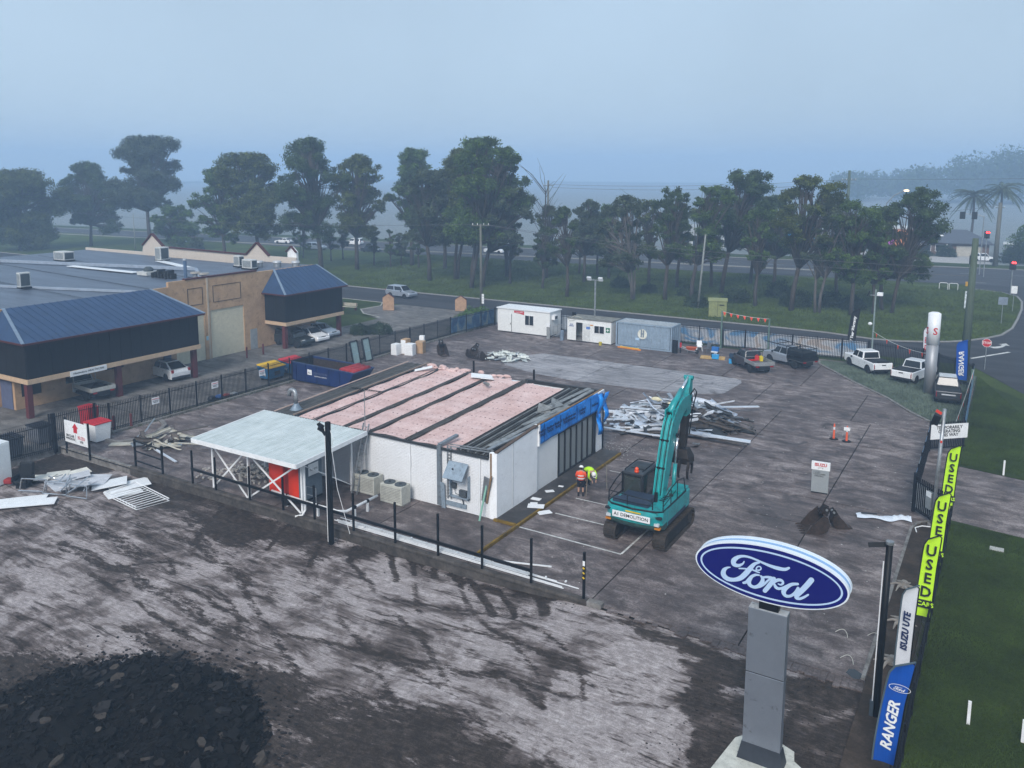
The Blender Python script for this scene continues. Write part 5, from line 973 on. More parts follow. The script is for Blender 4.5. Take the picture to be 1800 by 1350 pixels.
# ================================================================== VEHICLES
HEADL = mat('headlight', (.65,.68,.7), .15, .2); TAILL = mat('tail_light', (.25,.01,.012), .2)
def paint(name, col, metal=0): return mat(name, col, .28, metal, .06, 1.5, grime=.08, coat=.5)
PW = paint('white_car_paint', (.80,.81,.82)); PS = paint('silver_car_paint', (.36,.40,.46), .4); PG = paint('dark_grey_car_paint', (.045,.05,.058), .3); PM = paint('maroon_black_car_paint', (.022,.014,.018), .2); PB = paint('black_green_car_paint', (.012,.018,.02), .2); PGW = paint('faded_white_paint', (.50,.50,.48))
_wm = {}
def wheel(t, x, y, r, w_, rim=None):
    o = bpy.data.objects.new('wheel', None); COL.objects.link(o); o.parent = t; o.location = (x, y, r)
    k = (r, w_)
    if k not in _wm:
        _wm[k] = (MB().loft([[(q*math.cos(a), yy, q*math.sin(a)) for a in [i*math.pi/10 for i in range(20)]] for q, yy in ((r*.62,-w_/2),(r*.93,-w_/2),(r,-w_*.38),(r,w_*.38),(r*.93,w_/2),(r*.62,w_/2))]).mesh('tyre'),
                  MB().cyl((0,-w_*.47,0),(0,w_*.47,0),r*.62,n=16).mesh('rim'), MB().cyl((0,-w_*.5,0),(0,w_*.5,0),r*.16,n=8).mesh('hub'))
    link('tyre', _wm[k][0], TYRE, o, smooth=True); link('rim', _wm[k][1], rim or RIM, o); link('hub', _wm[k][2], DARK, o); return o
def arch(cx, r, n=7): return [(cx+r*math.cos(math.pi-math.pi*k/n), .30+r*math.sin(math.pi*k/n)*.98) for k in range(n+1)]
def body(prof, hw, inset=.07, shrink=.05):
    """side profile with wheel arches swept across the width with rounded flanks"""
    cx = sum(p[0] for p in prof)/len(prof); czz = .62; rings = []
    for y, s_ in ((-hw,.06),(-hw+.07,.0),(hw-.07,.0),(hw,.06)): rings.append([(x+(cx-x)*s_*.5, y, z+(czz-z)*s_*1.6) for x, z in prof])
    return MB().loft(rings)
def cabin(t, pm, c, glass=GLASS, split=True, rear=True):
    """greenhouse: c = (front lower x, front upper x, rear upper x, rear lower x, belt z, roof z, lower half width, upper half width)"""
    fl, fu, ru, rl, zb, zt, wl, wu = c
    lo = [(fl,-wl,zb),(fl,wl,zb),(rl,wl,zb),(rl,-wl,zb)]; hi = [(fu,-wu,zt),(fu,wu,zt),(ru,wu,zt),(ru,-wu,zt)]
    MB().loft([lo, hi]).build('cab', pm, t, bevel=.07, fix=True)
    def face(a, b, c_, d, m0, m1, off, name='window', u0=0, u1=1):
        a, b, c_, d = map(Vector, (a, b, c_, d)); n_ = (d-a).cross(b-a).normalized()*off
        q = lambda u, v: a.lerp(b, u).lerp(d.lerp(c_, u), v)+n_
        uu0, uu1 = u0+m0*(u1-u0), u1-m0*(u1-u0); pts = [q(uu0,m1),q(uu1,m1),q(uu1,1-m1),q(uu0,1-m1)]
        MB().prism(pts, n_*.4).build(name, glass, t, fix=True)
    face(lo[1], lo[0], hi[0], hi[1], .06, .07, .012, 'windscreen')
    if rear: face(lo[3], lo[2], hi[2], hi[3], .07, .12, .012, 'rear_window')
    for s_ in (0, 1):
        A, B, C_, D = (lo[0], lo[3], hi[3], hi[0]) if s_ == 0 else (lo[2], lo[1], hi[1], hi[2])
        if split:
            face(A, B, C_, D, .07, .12, .012, 'side_window', 0, .52); face(A, B, C_, D, .07, .12, .012, 'side_window', .52, 1)
        else: face(A, B, C_, D, .09, .12, .012, 'side_window')
def lights(t, xf, xr, hw, zf, zr_, big=.0):
    for s_ in (-1,1):
        MB().box(xf-.12,xf+.015,s_*hw*.62-.19,s_*hw*.62+.19,zf-.08,zf+.08).build('headlight', HEADL, t, bevel=.03)
        MB().box(xr-.015,xr+.1,s_*hw*.82-.12,s_*hw*.82+.12,zr_-.16-big,zr_+.16).build('tail_light', TAILL, t, bevel=.02)
        MB().ell((xf-1.45 if xf > 2 else xf-1.3, s_*(hw+.1), 1.05),(.07,.12,.09),8,5).build('mirror', DARK, t)
    MB().box(xf-.02,xf+.02,-hw*.36,hw*.36,zf-.14,zf+.06).build('grille', DARK, t); MB().box(xr-.02,xr+.0,-.26,.26,zr_-.42,zr_-.3).build('number_plate', WPANEL, t)
def car(name, label, loc, rz, pm, kind, rim=None, roofpm=None):
    t = thing(name, label, 'car', loc, rz)
    if kind == 'hatch':
        ax, r, hw = (1.3,-1.3), .33, .9
        prof = [(-2.05,.42),(-2.0,.24)]+[(-1.75,.22)]+arch(ax[1],.40)+arch(ax[0],.40)+[(1.85,.2),(2.1,.28),(2.14,.52),(2.02,.72),(1.2,.9),(.9,.97),(-1.75,1.02),(-2.05,.94),(-2.12,.7)]
        cb = (1.05,.25,-1.35,-1.95,.93,1.47,.82,.62); fx, bx, zf, zk = 2.06, -2.1, .66, .86
    elif kind == 'ev':
        ax, r, hw = (1.45,-1.43), .36, .96
        prof = [(-2.3,.45),(-2.28,.26),(-1.95,.24)]+arch(ax[1],.43)+arch(ax[0],.43)+[(2.05,.22),(2.35,.3),(2.38,.56),(2.25,.74),(1.35,.98),(1.0,1.03),(-1.9,1.1),(-2.3,1.04),(-2.36,.8)]
        cb = (1.25,.3,-1.0,-2.15,1.0,1.6,.86,.60); fx, bx, zf, zk = 2.26, -2.34, .7, .93
    elif kind == 'sedan':
        ax, r, hw = (1.38,-1.38), .33, .9
        prof = [(-2.35,.42),(-2.3,.24),(-1.85,.22)]+arch(ax[1],.40)+arch(ax[0],.40)+[(1.95,.2),(2.3,.28),(2.34,.5),(2.2,.7),(1.2,.88),(.95,.94),(-1.5,.98),(-2.25,.96),(-2.4,.75)]
        cb = (1.05,.3,-.95,-1.65,.92,1.42,.8,.6); fx, bx, zf, zk = 2.24, -2.37, .65, .82
    else:   # suv / wagon
        ax, r, hw = (1.4,-1.4), .37, .94
        prof = [(-2.3,.5),(-2.25,.32),(-1.9,.3)]+arch(ax[1],.45)+arch(ax[0],.45)+[(2.0,.28),(2.32,.38),(2.36,.66),(2.25,.88),(1.3,1.04),(1.05,1.1),(-2.2,1.14),(-2.36,1.0),(-2.38,.7)]
        cb = (1.15,.45,-2.0,-2.28,1.06,1.74,.86,.70); fx, bx, zf, zk = 2.26, -2.37, .84, 1.0
    MB_ = body(prof, hw).build('body', pm, t, bevel=.035, fix=True); cabin(t, pm, cb)
    if roofpm: MB().loft([[(cb[1]-.02,-cb[7]+.08,cb[5]+.012),(cb[1]-.02,cb[7]-.08,cb[5]+.012),(cb[2],cb[7]-.08,cb[5]+.012),(cb[2],-cb[7]+.08,cb[5]+.012)],[(cb[1]-.06,-cb[7]+.12,cb[5]+.03),(cb[1]-.06,cb[7]-.12,cb[5]+.03),(cb[2]+.05,cb[7]-.12,cb[5]+.03),(cb[2]+.05,-cb[7]+.12,cb[5]+.03)]]).build('glass_roof', roofpm, t)
    for x in ax:
        for y in (-hw+.09, hw-.09): wheel(t, x, y, r, .22, rim)
    lights(t, fx, bx, hw, zf, zk); MB().box(-2.0,2.0,-hw+.18,hw-.18,.2,.45).build('underbody', DARK, t); MB().box(bx-.03,bx+.2,-hw+.1,hw-.1,.26,.46).build('bumper', DARK, t, bevel=.03); return t
def ute(name, label, loc, rz, pm, bed='tub', rim=None, rack=False, boxy=False, cab='dual', flare=None):
    t = thing(name, label, 'ute', loc, rz); ax, r, hw = (1.62,-1.6), .39, .94; bk = -.62 if cab == 'dual' else .25
    ztop = 1.12 if not boxy else 1.16
    nose = [(2.25,.34),(2.55,.42),(2.6,.75),(2.5,1.0),(1.5,1.12),(1.25,ztop)] if not boxy else [(2.25,.36),(2.58,.42),(2.62,.8),(2.56,1.1),(1.5,1.18),(1.25,ztop)]
    tail = bk-.02 if bed != 'tub' else -2.55
    if bed == 'tub': prof = [(-2.6,.62),(-2.5,.46),(-2.1,.42)]+arch(ax[1],.47)+arch(ax[0],.47)+nose+[(bk,ztop),(-2.55,ztop),(-2.62,1.05)]
    else: prof = [(tail,.42)]+arch(ax[0],.47)+nose+[(tail,ztop)]
    body(prof, hw).build('body', pm, t, bevel=.035, fix=True)
    cabin(t, pm, (1.4,.75,bk+.28,bk+.02,ztop-.04,1.78,.85,.70) if not boxy else (1.25,.8,bk+.12,bk+.02,ztop-.04,1.82,.87,.76), split=cab == 'dual')
    if bed == 'tub':
        MB().box(-2.5,bk-.08,-hw+.13,hw-.13,ztop+.004,ztop+.03).build('tub_liner', DARK, t); MB().box(-2.66,-2.6,-hw+.12,hw-.12,.58,ztop-.02).build('tailgate', pm, t, bevel=.02); MB().box(-2.69,-2.655,-.18,.18,.95,1.03).build('tailgate_handle', DARK, t)
        MB().bar((-2.45,-hw+.08,ztop+.03),(bk-.1,-hw+.08,ztop+.03),.06,.05).bar((-2.45,hw-.08,ztop+.03),(bk-.1,hw-.08,ztop+.03),.06,.05).build('tub_rail', DARK, t)
        if boxy: MB().bar((-2.5,-.55,ztop+.1),(-2.5,.55,ztop+.1),.16,.14).build('tub_bar', DARK, t)
    else:
        tm = {'alloy': mat('alloy_tray', (.42,.43,.43), .4, .6, .15, grime=.15), 'black': BLACK, 'faded': mat('faded_tray', (.46,.46,.43), .55, .2, .15, grime=.2)}[bed]
        x0, x1, zt_ = -2.75, bk-.1, .92
        MB().box(x0,x1,-.98,.98,zt_-.12,zt_).build('tray_floor', mat('tray_floor', (.1,.1,.1), .7, var=.3), t)
        for s_ in (-1,1): MB().box(x0,x1,s_*.98-.025,s_*.98+.025,zt_-.05,zt_+.26).build('tray_side', tm, t); MB().box(-1.95,-1.2,s_*.82-.13,s_*.82+.13,.8,.84).build('mudguard', DARK, t)
        MB().box(x0-.03,x0+.02,-.98,.98,zt_-.05,zt_+.26).build('tailgate', tm, t); w_ = MB()
        w_.tube([(x1,-.92,zt_),(x1,-.9,1.7),(x1,-.75,1.82),(x1,.75,1.82),(x1,.9,1.7),(x1,.92,zt_)],.035,6).bar((x1,-.9,1.3),(x1,.9,1.3),.03).build('headboard', tm, t)
        MB().box(x0+.05,bk,-.4,.4,.45,.78).build('chassis', DARK, t)
        for s_ in (-1,1): MB().box(x0-.05,x0+.0,s_*.7-.15,s_*.7+.15,.72,.84).build('tail_light', TAILL, t)
    if bed == 'tub': lights(t, 2.52, -2.6, hw, .9, .92, .12)
    else:
        for s_ in (-1,1): MB().box(2.4,2.54,s_*.58-.2,s_*.58+.2,.8,.98).build('headlight', HEADL, t, bevel=.03); MB().ell((1.15,s_*(hw+.12),1.18),(.08,.13,.11),8,5).build('mirror', DARK, t)
        MB().box(2.5,2.56,-.35,.35,.72,.96).build('grille', DARK, t)
    for x in ax:
        for y in (-hw+.11, hw-.11): wheel(t, x, y, r, .25, rim)
    if flare:
        for x in ax:
            for s_ in (-1,1): MB().tube([(x+.47*math.cos(a), s_*(hw+.0), .33+.47*math.sin(a)) for a in [k*math.pi/8 for k in range(9)]],.05,5).build('wheel_flare', DARK, t)
    MB().box(-2.2,2.2,-hw+.2,hw-.2,.32,.55).build('underbody', DARK, t)
    if bed == 'tub': MB().box(-2.72,-2.5,-hw+.05,hw-.05,.42,.6).build('bumper', pm if boxy is None else DARK, t, bevel=.03)
    if rack:
        MB().box(x0+.1,x1,-.9,.9,zt_+.25,1.66).build('canopy', BLACK, t, bevel=.04); w_ = MB()
        for y in (-.85,.85): w_.bar((-2.7,y,1.95),(2.3,y,1.95),.06)
        for x in (-2.6,-1.4,-.4,.9): w_.bar((x,-.85,1.95),(x,.85,1.95),.05)
        for x in (-2.6,-.5):
            for y in (-.85,.85): w_.bar((x,y,1.2),(x,y,1.95),.05)
        w_.build('ladder_rack', BLACK, t)
    return t
PI = math.pi
car('parked_car', 'white fastback car with black glass roof parked by the roller doors', (-63.7,46.0,-.02), PI-.1, PW, 'ev', DARK, GLASS)
u = ute('flatbed_ute', 'old white flatbed ute parked under the screened pavilion', (-63.9,38.6,-.02), PI-.08, PGW, 'faded', cab='single')
for k in range(5): MB().ell((-1.2-.25*k,-.4+.2*(k % 3),1.02),(.35,.4,.16),8,5).build('load', mat('dark_load', (.03,.028,.025), .9), u)
car('parked_car', 'dark four wheel drive under the corner pavilion beside the maroon column', (-64.3,61.9,-.02), -.06, PB, 'suv')
car('parked_car', 'small white hatchback parked between the dark and silver cars', (-64.6,64.6,-.02), -.04, PW, 'hatch')
car('parked_car', 'silver sedan nearest the shrubs at the corner pavilion', (-65.6,67.1,-.02), -.02, PS, 'sedan')
u = ute('tray_ute', 'dark maroon ute with alloy tray carrying red and yellow fuel cans', (-20.3,76.9,0), R(180-48), PM, 'alloy')
fc = thing('fuel_can', 'red fuel can standing on the alloy tray', 'fuel can', (-19.62,76.55,.92), .4); MB().box(-.2,.2,-.15,.15,0,.42).build('can', mat('can_red', (.5,.02,.015), .45), fc, bevel=.04); MB().tube([(-.1,0,.42),(-.08,0,.5),(.08,0,.5),(.1,0,.42)],.025).build('handle', MATS['can_red'], fc)
fc = thing('fuel_can', 'yellow fuel can beside the red one on the tray', 'fuel can', (-19.2,76.4,.92), .6); MB().box(-.14,.14,-.2,.2,0,.45).build('can', mat('can_yellow', (.65,.5,.02), .45), fc, bevel=.04); MB().tube([(0,-.1,.45),(0,-.08,.53),(0,.08,.53),(0,.1,.45)],.025).build('handle', MATS['can_yellow'], fc)
tag(MB().obox((-19.9,76.05,1.0),(.8,.18,.12),.8).build('tool_case', mat('can_red', (.5,.02,.015))), 'long red case lying on the alloy tray', 'case')
ute('rack_ute', 'silver ute with black canopy, tray and ladder racks by the back fence', (-17.6,80.5,0), R(180-34), PS, 'black', rack=True)
ute('pickup_ute', 'boxy white ute with black tub bar on the planted bed', (-10.8,82.0,.07), R(180-52), PW, 'tub', DARK, boxy=True, flare=True)
ute('pickup_ute', 'white ute seen from behind beside the silver totem', (-6.7,80.2,.07), R(72), PW, 'tub', DARK)
gu = ute('pickup_ute', 'dark grey ute with white roof racks beside the boundary fence', (-3.75,74.8,.07), R(96), PG, 'tub', DARK, flare=True)
MB().box(-2.675,-2.665,-.5,.5,.82,.92).build('tailgate_decal', mat('decal_grey', (.5,.52,.55)), gu); MB().box(-.45,.9,-.62,.62,1.8,1.83).build('roof_panel', mat('pale_roof', (.5,.52,.54), .4), gu)
car('moving_wagon', 'silver wagon driving along the service road', (-76,94.6,-.03), R(-4), PS, 'suv')
for (x, y, rz, pm, kd, l_) in ((-139,142,R(8),PS,'suv','pale wagon on the highway left of the big gum trunk'),(-125,145,R(8),PB,'sedan','dark sedan on the highway behind the forked trunk'),(-140,156,R(188),PW,'suv','white van like wagon on the far highway lanes, left'),(-100,158,R(8),PW,'sedan','white sedan on the highway right of the power pole'),(-190,146,R(8),mat('dull_red_paint',(.16,.03,.03),.4),'suv','dull red car in the haze beside the small shrub'),(-182,137,R(8),PS,'sedan','grey car in the haze in front of the dull red one'),(-5.2,198,R(4),PW,'suv','white four wheel drive parked outside the far house'),(-158,150,R(188),PW,'sedan','white car glimpsed between the hazy left trees')): car('passing_car' if x < -50 else 'parked_car', l_, (x,y,.0), rz, pm, kd)

# ================================================================== EXCAVATOR
TEAL = mat('teal_paint', (.006,.28,.29), .4, .05, .22, 1.6, grime=.34, grime_col=(.03,.035,.03), coat=.2); TEALD = mat('muddy_teal', (.03,.075,.07), .7, 0, .5, 3, grime=.6, grime_col=(.05,.04,.03))
ENG = mat('dark_blue_cover', (.03,.045,.075), .45, .2, .2, grime=.15); TRK = mat('track_steel', (.05,.042,.036), .75, .3, .4, 4, .3, grime=.4, grime_col=(.09,.065,.045)); CHR = mat('chrome_rod', (.75,.77,.8), .15, .9)
ex = thing('excavator', 'teal excavator with raised boom and dark grapple working beside the showroom', 'excavator', (-14.85,38.35,.01))
for s_ in (-1,1):
    tr = MB(); xc = s_*1.3; hw_ = .32; path = [(-1.75,.86),(1.75,.86)]+[(1.75+.42*math.cos(a),.44+.42*math.sin(a)) for a in np.linspace(PI/2-.3,-PI/2,7)]+[(1.75,.02),(-1.75,.02)]+[(-1.75-.42*math.cos(a),.44+.42*math.sin(a)) for a in np.linspace(-PI/2,PI/2-.3,7)]
    tk = MB().loft([[(xc-.18,y*.97,.44+(z-.44)*.84) for y, z in path],[(xc+.18,y*.97,.44+(z-.44)*.84) for y, z in path]]).build('track_frame', mat('frame_black', (.02,.02,.02), .7, grime=.4), ex, fix=True)
    # track shoes: one plate after another round the loop
    pl = [Vector((0,y,z)) for y, z in path]; pl.append(pl[0]); ln = [0]
    for a_, b_ in zip(pl, pl[1:]): ln.append(ln[-1]+(b_-a_).length)
    ns = 48
    for k in range(ns):
        d = ln[-1]*k/ns; i = max(j for j in range(len(ln)-1) if ln[j] <= d); f_ = (d-ln[i])/(ln[i+1]-ln[i]); c = pl[i].lerp(pl[i+1], f_); t_ = (pl[i+1]-pl[i]).normalized()
        nrm = Vector((0,-t_.z,t_.y)) if True else None; cen = Vector((0,0,.44)); nrm = nrm if nrm.dot(c-cen) > 0 else -nrm
        MB().bar(Vector((xc-hw_,c.y,c.z)), Vector((xc+hw_,c.y,c.z)), .19, .04, nrm).bar(Vector((xc-hw_,c.y,c.z))+nrm*.035, Vector((xc+hw_,c.y,c.z))+nrm*.035, .035, .05, nrm).build('track_shoe', TRK, tk)
    for y in (-1.75,1.75): MB().cyl((xc-.24,y,.44),(xc+.24,y,.44),.3,n=14).build('sprocket', TRK, tk)
MB().box(-1.0,1.0,-.9,.9,.45,.85).build('undercarriage', MATS['frame_black'], ex); MB().cyl((0,0,.85),(0,0,1.05),.75,n=24).build('slew_ring', MATS['frame_black'], ex)
up_ = lambda n, mb, m_, **k: mb.build(n, m_, ex, **k)
# counterweight: curved rear
ring = lambda z, o: [(-1.46,-1.5,z),(-1.46,-2.05-o,z),(-1.2,-2.33-o,z),(-.6,-2.47-o,z),(0,-2.5-o,z),(.6,-2.47-o,z),(1.2,-2.33-o,z),(1.46,-2.05-o,z),(1.46,-1.5,z)]
up_('counterweight', MB().loft([ring(1.05,-.18),ring(1.2,-.03),ring(1.35,0)]), TEALD, fix=True); up_('counterweight', MB().loft([ring(1.352,0),ring(1.75,.03),ring(1.95,-.02),ring(2.02,-.1)]), TEAL, fix=True)
up_('side_body', MB().box(.55,1.46,-1.49,1.75,1.1,1.98), TEAL, bevel=.05); up_('side_body', MB().box(-1.46,.5,-1.49,-.35,1.1,1.86), TEAL, bevel=.05); up_('deck', MB().box(-1.46,1.44,-1.4,1.7,1.05,1.14), BLACK)
MB().box(1.461,1.47,-1.4,1.1,1.12,1.3).build('side_stripe', ENG, ex)
up_('engine_cover', MB().loft([[(-1.15,-1.55,1.86),(.55,-1.55,1.86),(.55,-.45,1.86),(-1.15,-.45,1.86)],[(-1.05,-1.45,2.16),(.45,-1.45,2.16),(.45,-.5,2.16),(-1.05,-.5,2.16)]]), ENG, bevel=.05, fix=True)
up_('engine_cover', MB().obox((-.3,-1.75,2.06),(1.9,.5,.22)), ENG, bevel=.06); up_('exhaust', MB().cyl((.62,-.9,1.95),(.62,-.9,2.45),.09), BLACK); up_('fuel_cap', MB().cyl((1.0,.2,1.98),(1.0,.2,2.08),.12), TEALD); up_('tool_box', MB().box(.65,1.4,.7,1.7,1.98,2.14), TEAL, bevel=.03)
for k in range(4): up_('step', MB().box(.72,1.0,-.7+k*.22,-.62+k*.22,1.985,2.01), BLACK)
sg_ = up_('name_board', MB().box(-.98,.98,-2.56,-2.535,1.5,1.82), WPANEL); text('A1 DEMOLITION', .24, INK, sg_, (0,-2.57,1.66), bold=.002)
up_('warning_decal', MB().box(-.3,.5,-2.565,-2.54,1.88,1.94), MATS['safety_yellow']); 
for s_ in (-1,1): up_('rear_light', MB().box(s_*1.3-.16,s_*1.3+.16,-2.36,-2.2,1.72,1.82), INK); up_('work_lamp', MB().box(s_*1.25-.12,s_*1.25+.12,-2.42,-2.26,1.38,1.5), HEADL); up_('reflector', MB().box(s_*1.28-.14,s_*1.28+.14,-2.38,-2.2,1.2,1.28), mat('amber_reflector', (.5,.18,.02)))
w = MB().tube([(-1.42,-.4,2.0),(-1.42,-.4,3.0),(-1.42,-1.2,2.85),(-1.42,-2.0,2.55),(-1.42,-2.02,1.98)],.03,6).tube([(-1.42,-2.0,2.55),(0,-2.1,2.5),(.9,-2.05,2.45)],.025,6).tube([(-1.42,-.4,2.5),(-1.42,-2.0,2.2),(0,-2.1,2.2),(.9,-2.05,2.2)],.022,6).tube([(-.4,-2.1,1.98),(-.4,-2.1,2.5)],.022,6).tube([(.9,-2.05,1.98),(.9,-2.05,2.45)],.03,6)
w.tube([(1.4,-1.95,1.98),(1.4,-1.95,2.55),(1.4,-.9,2.85),(1.4,0,2.95),(1.4,.9,2.8),(1.4,1.2,1.98)],.028,6).tube([(1.4,-1.95,2.25),(1.4,-.2,2.5)],.022,6).tube([(1.4,-.9,1.98),(1.4,-.9,2.85)],.022,6).tube([(1.4,0,1.98),(1.4,0,2.95)],.022,6); up_('guard_rail', w, BLACK)
up_('deck_edge', MB().tube([(-1.4,-.4,2.0),(-1.42,-2.0,2.0),(-1.15,-2.3,2.04),(0,-2.46,2.04),(1.15,-2.3,2.04),(1.42,-2.0,2.0),(1.42,1.2,2.0)],.045,6), BLACK)
# cab
cbx = (-1.4,-.36,-.3,1.5); cm = mat('cab_black', (.018,.02,.024), .4, grime=.15)
w = MB()
for x, y in ((cbx[0],cbx[2]),(cbx[1],cbx[2]),(cbx[0],cbx[3]),(cbx[1],cbx[3])): w.box(x-.06,x+.06,y-.06,y+.06,1.14,2.9)
cab_ = up_('cab_frame', w, cm); up_('cab_panel', MB().box(cbx[0]-.02,cbx[1]+.02,cbx[2]-.02,cbx[3]+.02,1.13,1.75), cm, bevel=.03); up_('cab_roof', MB().box(cbx[0]-.08,cbx[1]+.08,cbx[2]-.08,cbx[3]+.1,2.84,3.0), cm, bevel=.05)
CG = newmat('cab_glass')[0]; p = CG.node_tree.nodes['Principled BSDF']; p.inputs['Base Color'].default_value = (.12,.14,.13,1); p.inputs['Transmission Weight'].default_value = .7; p.inputs['Roughness'].default_value = .05
MB().box(cbx[0]+.06,cbx[1]-.06,cbx[2]-.01,cbx[2]+.01,1.8,2.8).build('rear_window', CG, ex); MB().box(cbx[0]-.01,cbx[0]+.01,cbx[2]+.06,cbx[3]-.06,1.78,2.82).build('side_window', CG, ex); MB().box(cbx[1]-.01,cbx[1]+.01,cbx[2]+.06,cbx[3]-.06,1.78,2.82).build('side_window', CG, ex); MB().box(cbx[0]+.06,cbx[1]-.06,cbx[3]-.01,cbx[3]+.01,1.4,2.82).build('windscreen', CG, ex)
up_('roof_hatch', MB().box(cbx[0]+.12,cbx[1]-.12,.35,1.2,3.0,3.05), mat('hatch', (.03,.035,.04), .5), bevel=.02); up_('roof_rack', MB().tube([(cbx[0]+.05,-.2,3.02),(cbx[0]+.05,-.2,3.1),(cbx[0]+.05,1.5,3.1),(cbx[1]-.05,1.5,3.1),(cbx[1]-.05,-.2,3.1)],.03), BLACK)
bc = up_('beacon', MB().cyl((-.75,-.12,3.0),(-.75,-.12,3.08),.12,n=12).ell((-.75,-.12,3.14),(.11,.11,.13),12,8), mat('beacon_orange', (.75,.07,.01), .3), smooth=True); up_('seat', MB().box(-1.1,-.65,.1,.6,1.75,1.95).box(-1.1,-.65,.05,.2,1.95,2.6), DARK, bevel=.05)
# boom: gooseneck box section (y, z along its centreline; local to the slew centre)
bx_ = .42; BY = lambda y, z: (y-38.35, z)
cl = [BY(38.35,1.75),BY(38.75,2.9),BY(39.25,4.2),BY(39.8,5.3),BY(40.7,5.95),BY(41.6,6.15),BY(42.2,6.12)]; dp = [.5,.72,.9,1.02,.9,.7,.45]
cr = catmull([(y, z, d) for (y, z), d in zip(cl, dp)], 4); rings = []
for i, (y, z, d) in enumerate(cr):
    ty, tz = cr[min(i+1,len(cr)-1)][0]-cr[max(i-1,0)][0], cr[min(i+1,len(cr)-1)][1]-cr[max(i-1,0)][1]; l_ = math.hypot(ty,tz); ny__, nz__ = -tz/l_*d/2, ty/l_*d/2
    rings.append([(bx_-.27,y-ny__,z-nz__),(bx_+.27,y-ny__,z-nz__),(bx_+.27,y+ny__,z+nz__),(bx_-.27,y+ny__,z+nz__)])
bm_ = up_('boom', MB().loft(rings), TEAL, bevel=.03, fix=True)
bt = lambda i, off, dx: (lambda y, z, d, ty, tz: (bx_+dx, y-tz*(d/2+off), z+ty*(d/2+off)))(*cr[i], *(lambda a, b: ((b[0]-a[0])/math.hypot(b[0]-a[0],b[1]-a[1]), (b[1]-a[1])/math.hypot(b[0]-a[0],b[1]-a[1])))(cr[max(0,i-1)], cr[min(len(cr)-1,i+1)]))
for dx in (-.21,-.1,.04,.16): up_('hydraulic_line', MB().tube([bt(i,.035,dx) for i in range(1,17)],.026,6), mat('hose_black', (.02,.024,.026), .5) if dx in (-.1,.16) else mat('pipe_teal', (.02,.42,.42), .35), smooth=True)
for i in (5,9,13): up_('line_clamp', MB().bar(bt(i,.03,-.23),bt(i,.03,.23),.06,.09), BLACK)
for s_ in (-1,1):
    a_, b_ = Vector((bx_+s_*.34,BY(39.3,0)[0]+.15,1.5)), Vector((bx_+s_*.34,BY(39.75,0)[0]+.15,4.75)); m_ = a_.lerp(b_,.55)
    up_('boom_cylinder', MB().cyl(a_, m_, .1, n=12), TEAL, smooth=True); up_('boom_rod', MB().cyl(m_, b_, .05, n=10), CHR, smooth=True); up_('cylinder_pin', MB().cyl(b_-Vector((.1,0,0)), b_+Vector((.1,0,0)), .1), BLACK)
a_, b_ = Vector((bx_, BY(40.0,0)[0]-.35, 6.0)), Vector((bx_, BY(42.3,0)[0]-.05, 7.3)); m_ = a_.lerp(b_,.62)
up_('arm_cylinder', MB().cyl(a_, m_, .15, n=14), TEAL, smooth=True); up_('arm_rod', MB().cyl(m_, b_, .07, n=10), CHR, smooth=True)
for s_ in (-1,1): up_('cylinder_bracket', MB().box(bx_+s_*.2-.03,bx_+s_*.2+.03,a_.y-.2,a_.y+.3,5.6,6.15), TEAL)
# stick (dipper) hanging down from the boom tip, dark lower part, grapple
sy0, sz0, sy1, sz1 = BY(42.35,0)[0], 7.35, BY(41.75,0)[0], 3.55
def seg(f, wy): c = (sy0+(sy1-sy0)*f, sz0+(sz1-sz0)*f); return [(bx_-.17,c[0]-wy/2,c[1]),(bx_+.17,c[0]-wy/2,c[1]),(bx_+.17,c[0]+wy/2,c[1]),(bx_-.17,c[0]+wy/2,c[1])]
up_('dipper_arm', MB().loft([seg(0,.3),seg(.12,.5),seg(.33,.8),seg(.55,.62)]), TEAL, bevel=.03, fix=True); DKS = mat('dark_worn_steel', (.022,.018,.016), .6, .5, .4, 4, grime=.4, grime_col=(.06,.03,.02)); up_('dipper_arm', MB().loft([seg(.551,.6),seg(.8,.5),seg(1,.36)]), DKS, bevel=.02, fix=True)
up_('arm_pin', MB().cyl((bx_-.25,sy0,sz0-.1),(bx_+.25,sy0,sz0-.1),.12), TEAL); up_('boom_pin', MB().cyl((bx_-.28,cr[-1][0],cr[-1][1]),(bx_+.28,cr[-1][0],cr[-1][1]),.14), BLACK)
up_('hose_loop', MB().tube([(bx_+.2,BY(41.9,0)[0],6.3),(bx_+.42,BY(42.1,0)[0],6.75),(bx_+.45,BY(42.4,0)[0],6.5),(bx_+.3,BY(42.3,0)[0],5.6),(bx_+.22,BY(42.1,0)[0],4.2)],.035,6), BLACK, smooth=True); up_('bucket_cylinder', MB().cyl((bx_,sy0+.48,6.2),(bx_,sy1+.45,4.3),.09), DKS)
gy_, gz_ = sy1, 3.5
up_('grapple_head', MB().loft([[(bx_-.3,gy_-.3,gz_),(bx_+.3,gy_-.3,gz_),(bx_+.3,gy_+.3,gz_),(bx_-.3,gy_+.3,gz_)],[(bx_-.5,gy_-.45,gz_-.45),(bx_+.5,gy_-.45,gz_-.45),(bx_+.5,gy_+.45,gz_-.45),(bx_-.5,gy_+.45,gz_-.45)],[(bx_-.55,gy_-.4,gz_-.8),(bx_+.55,gy_-.4,gz_-.8),(bx_+.55,gy_+.4,gz_-.8),(bx_-.55,gy_+.4,gz_-.8)]]), DKS, bevel=.04, fix=True)
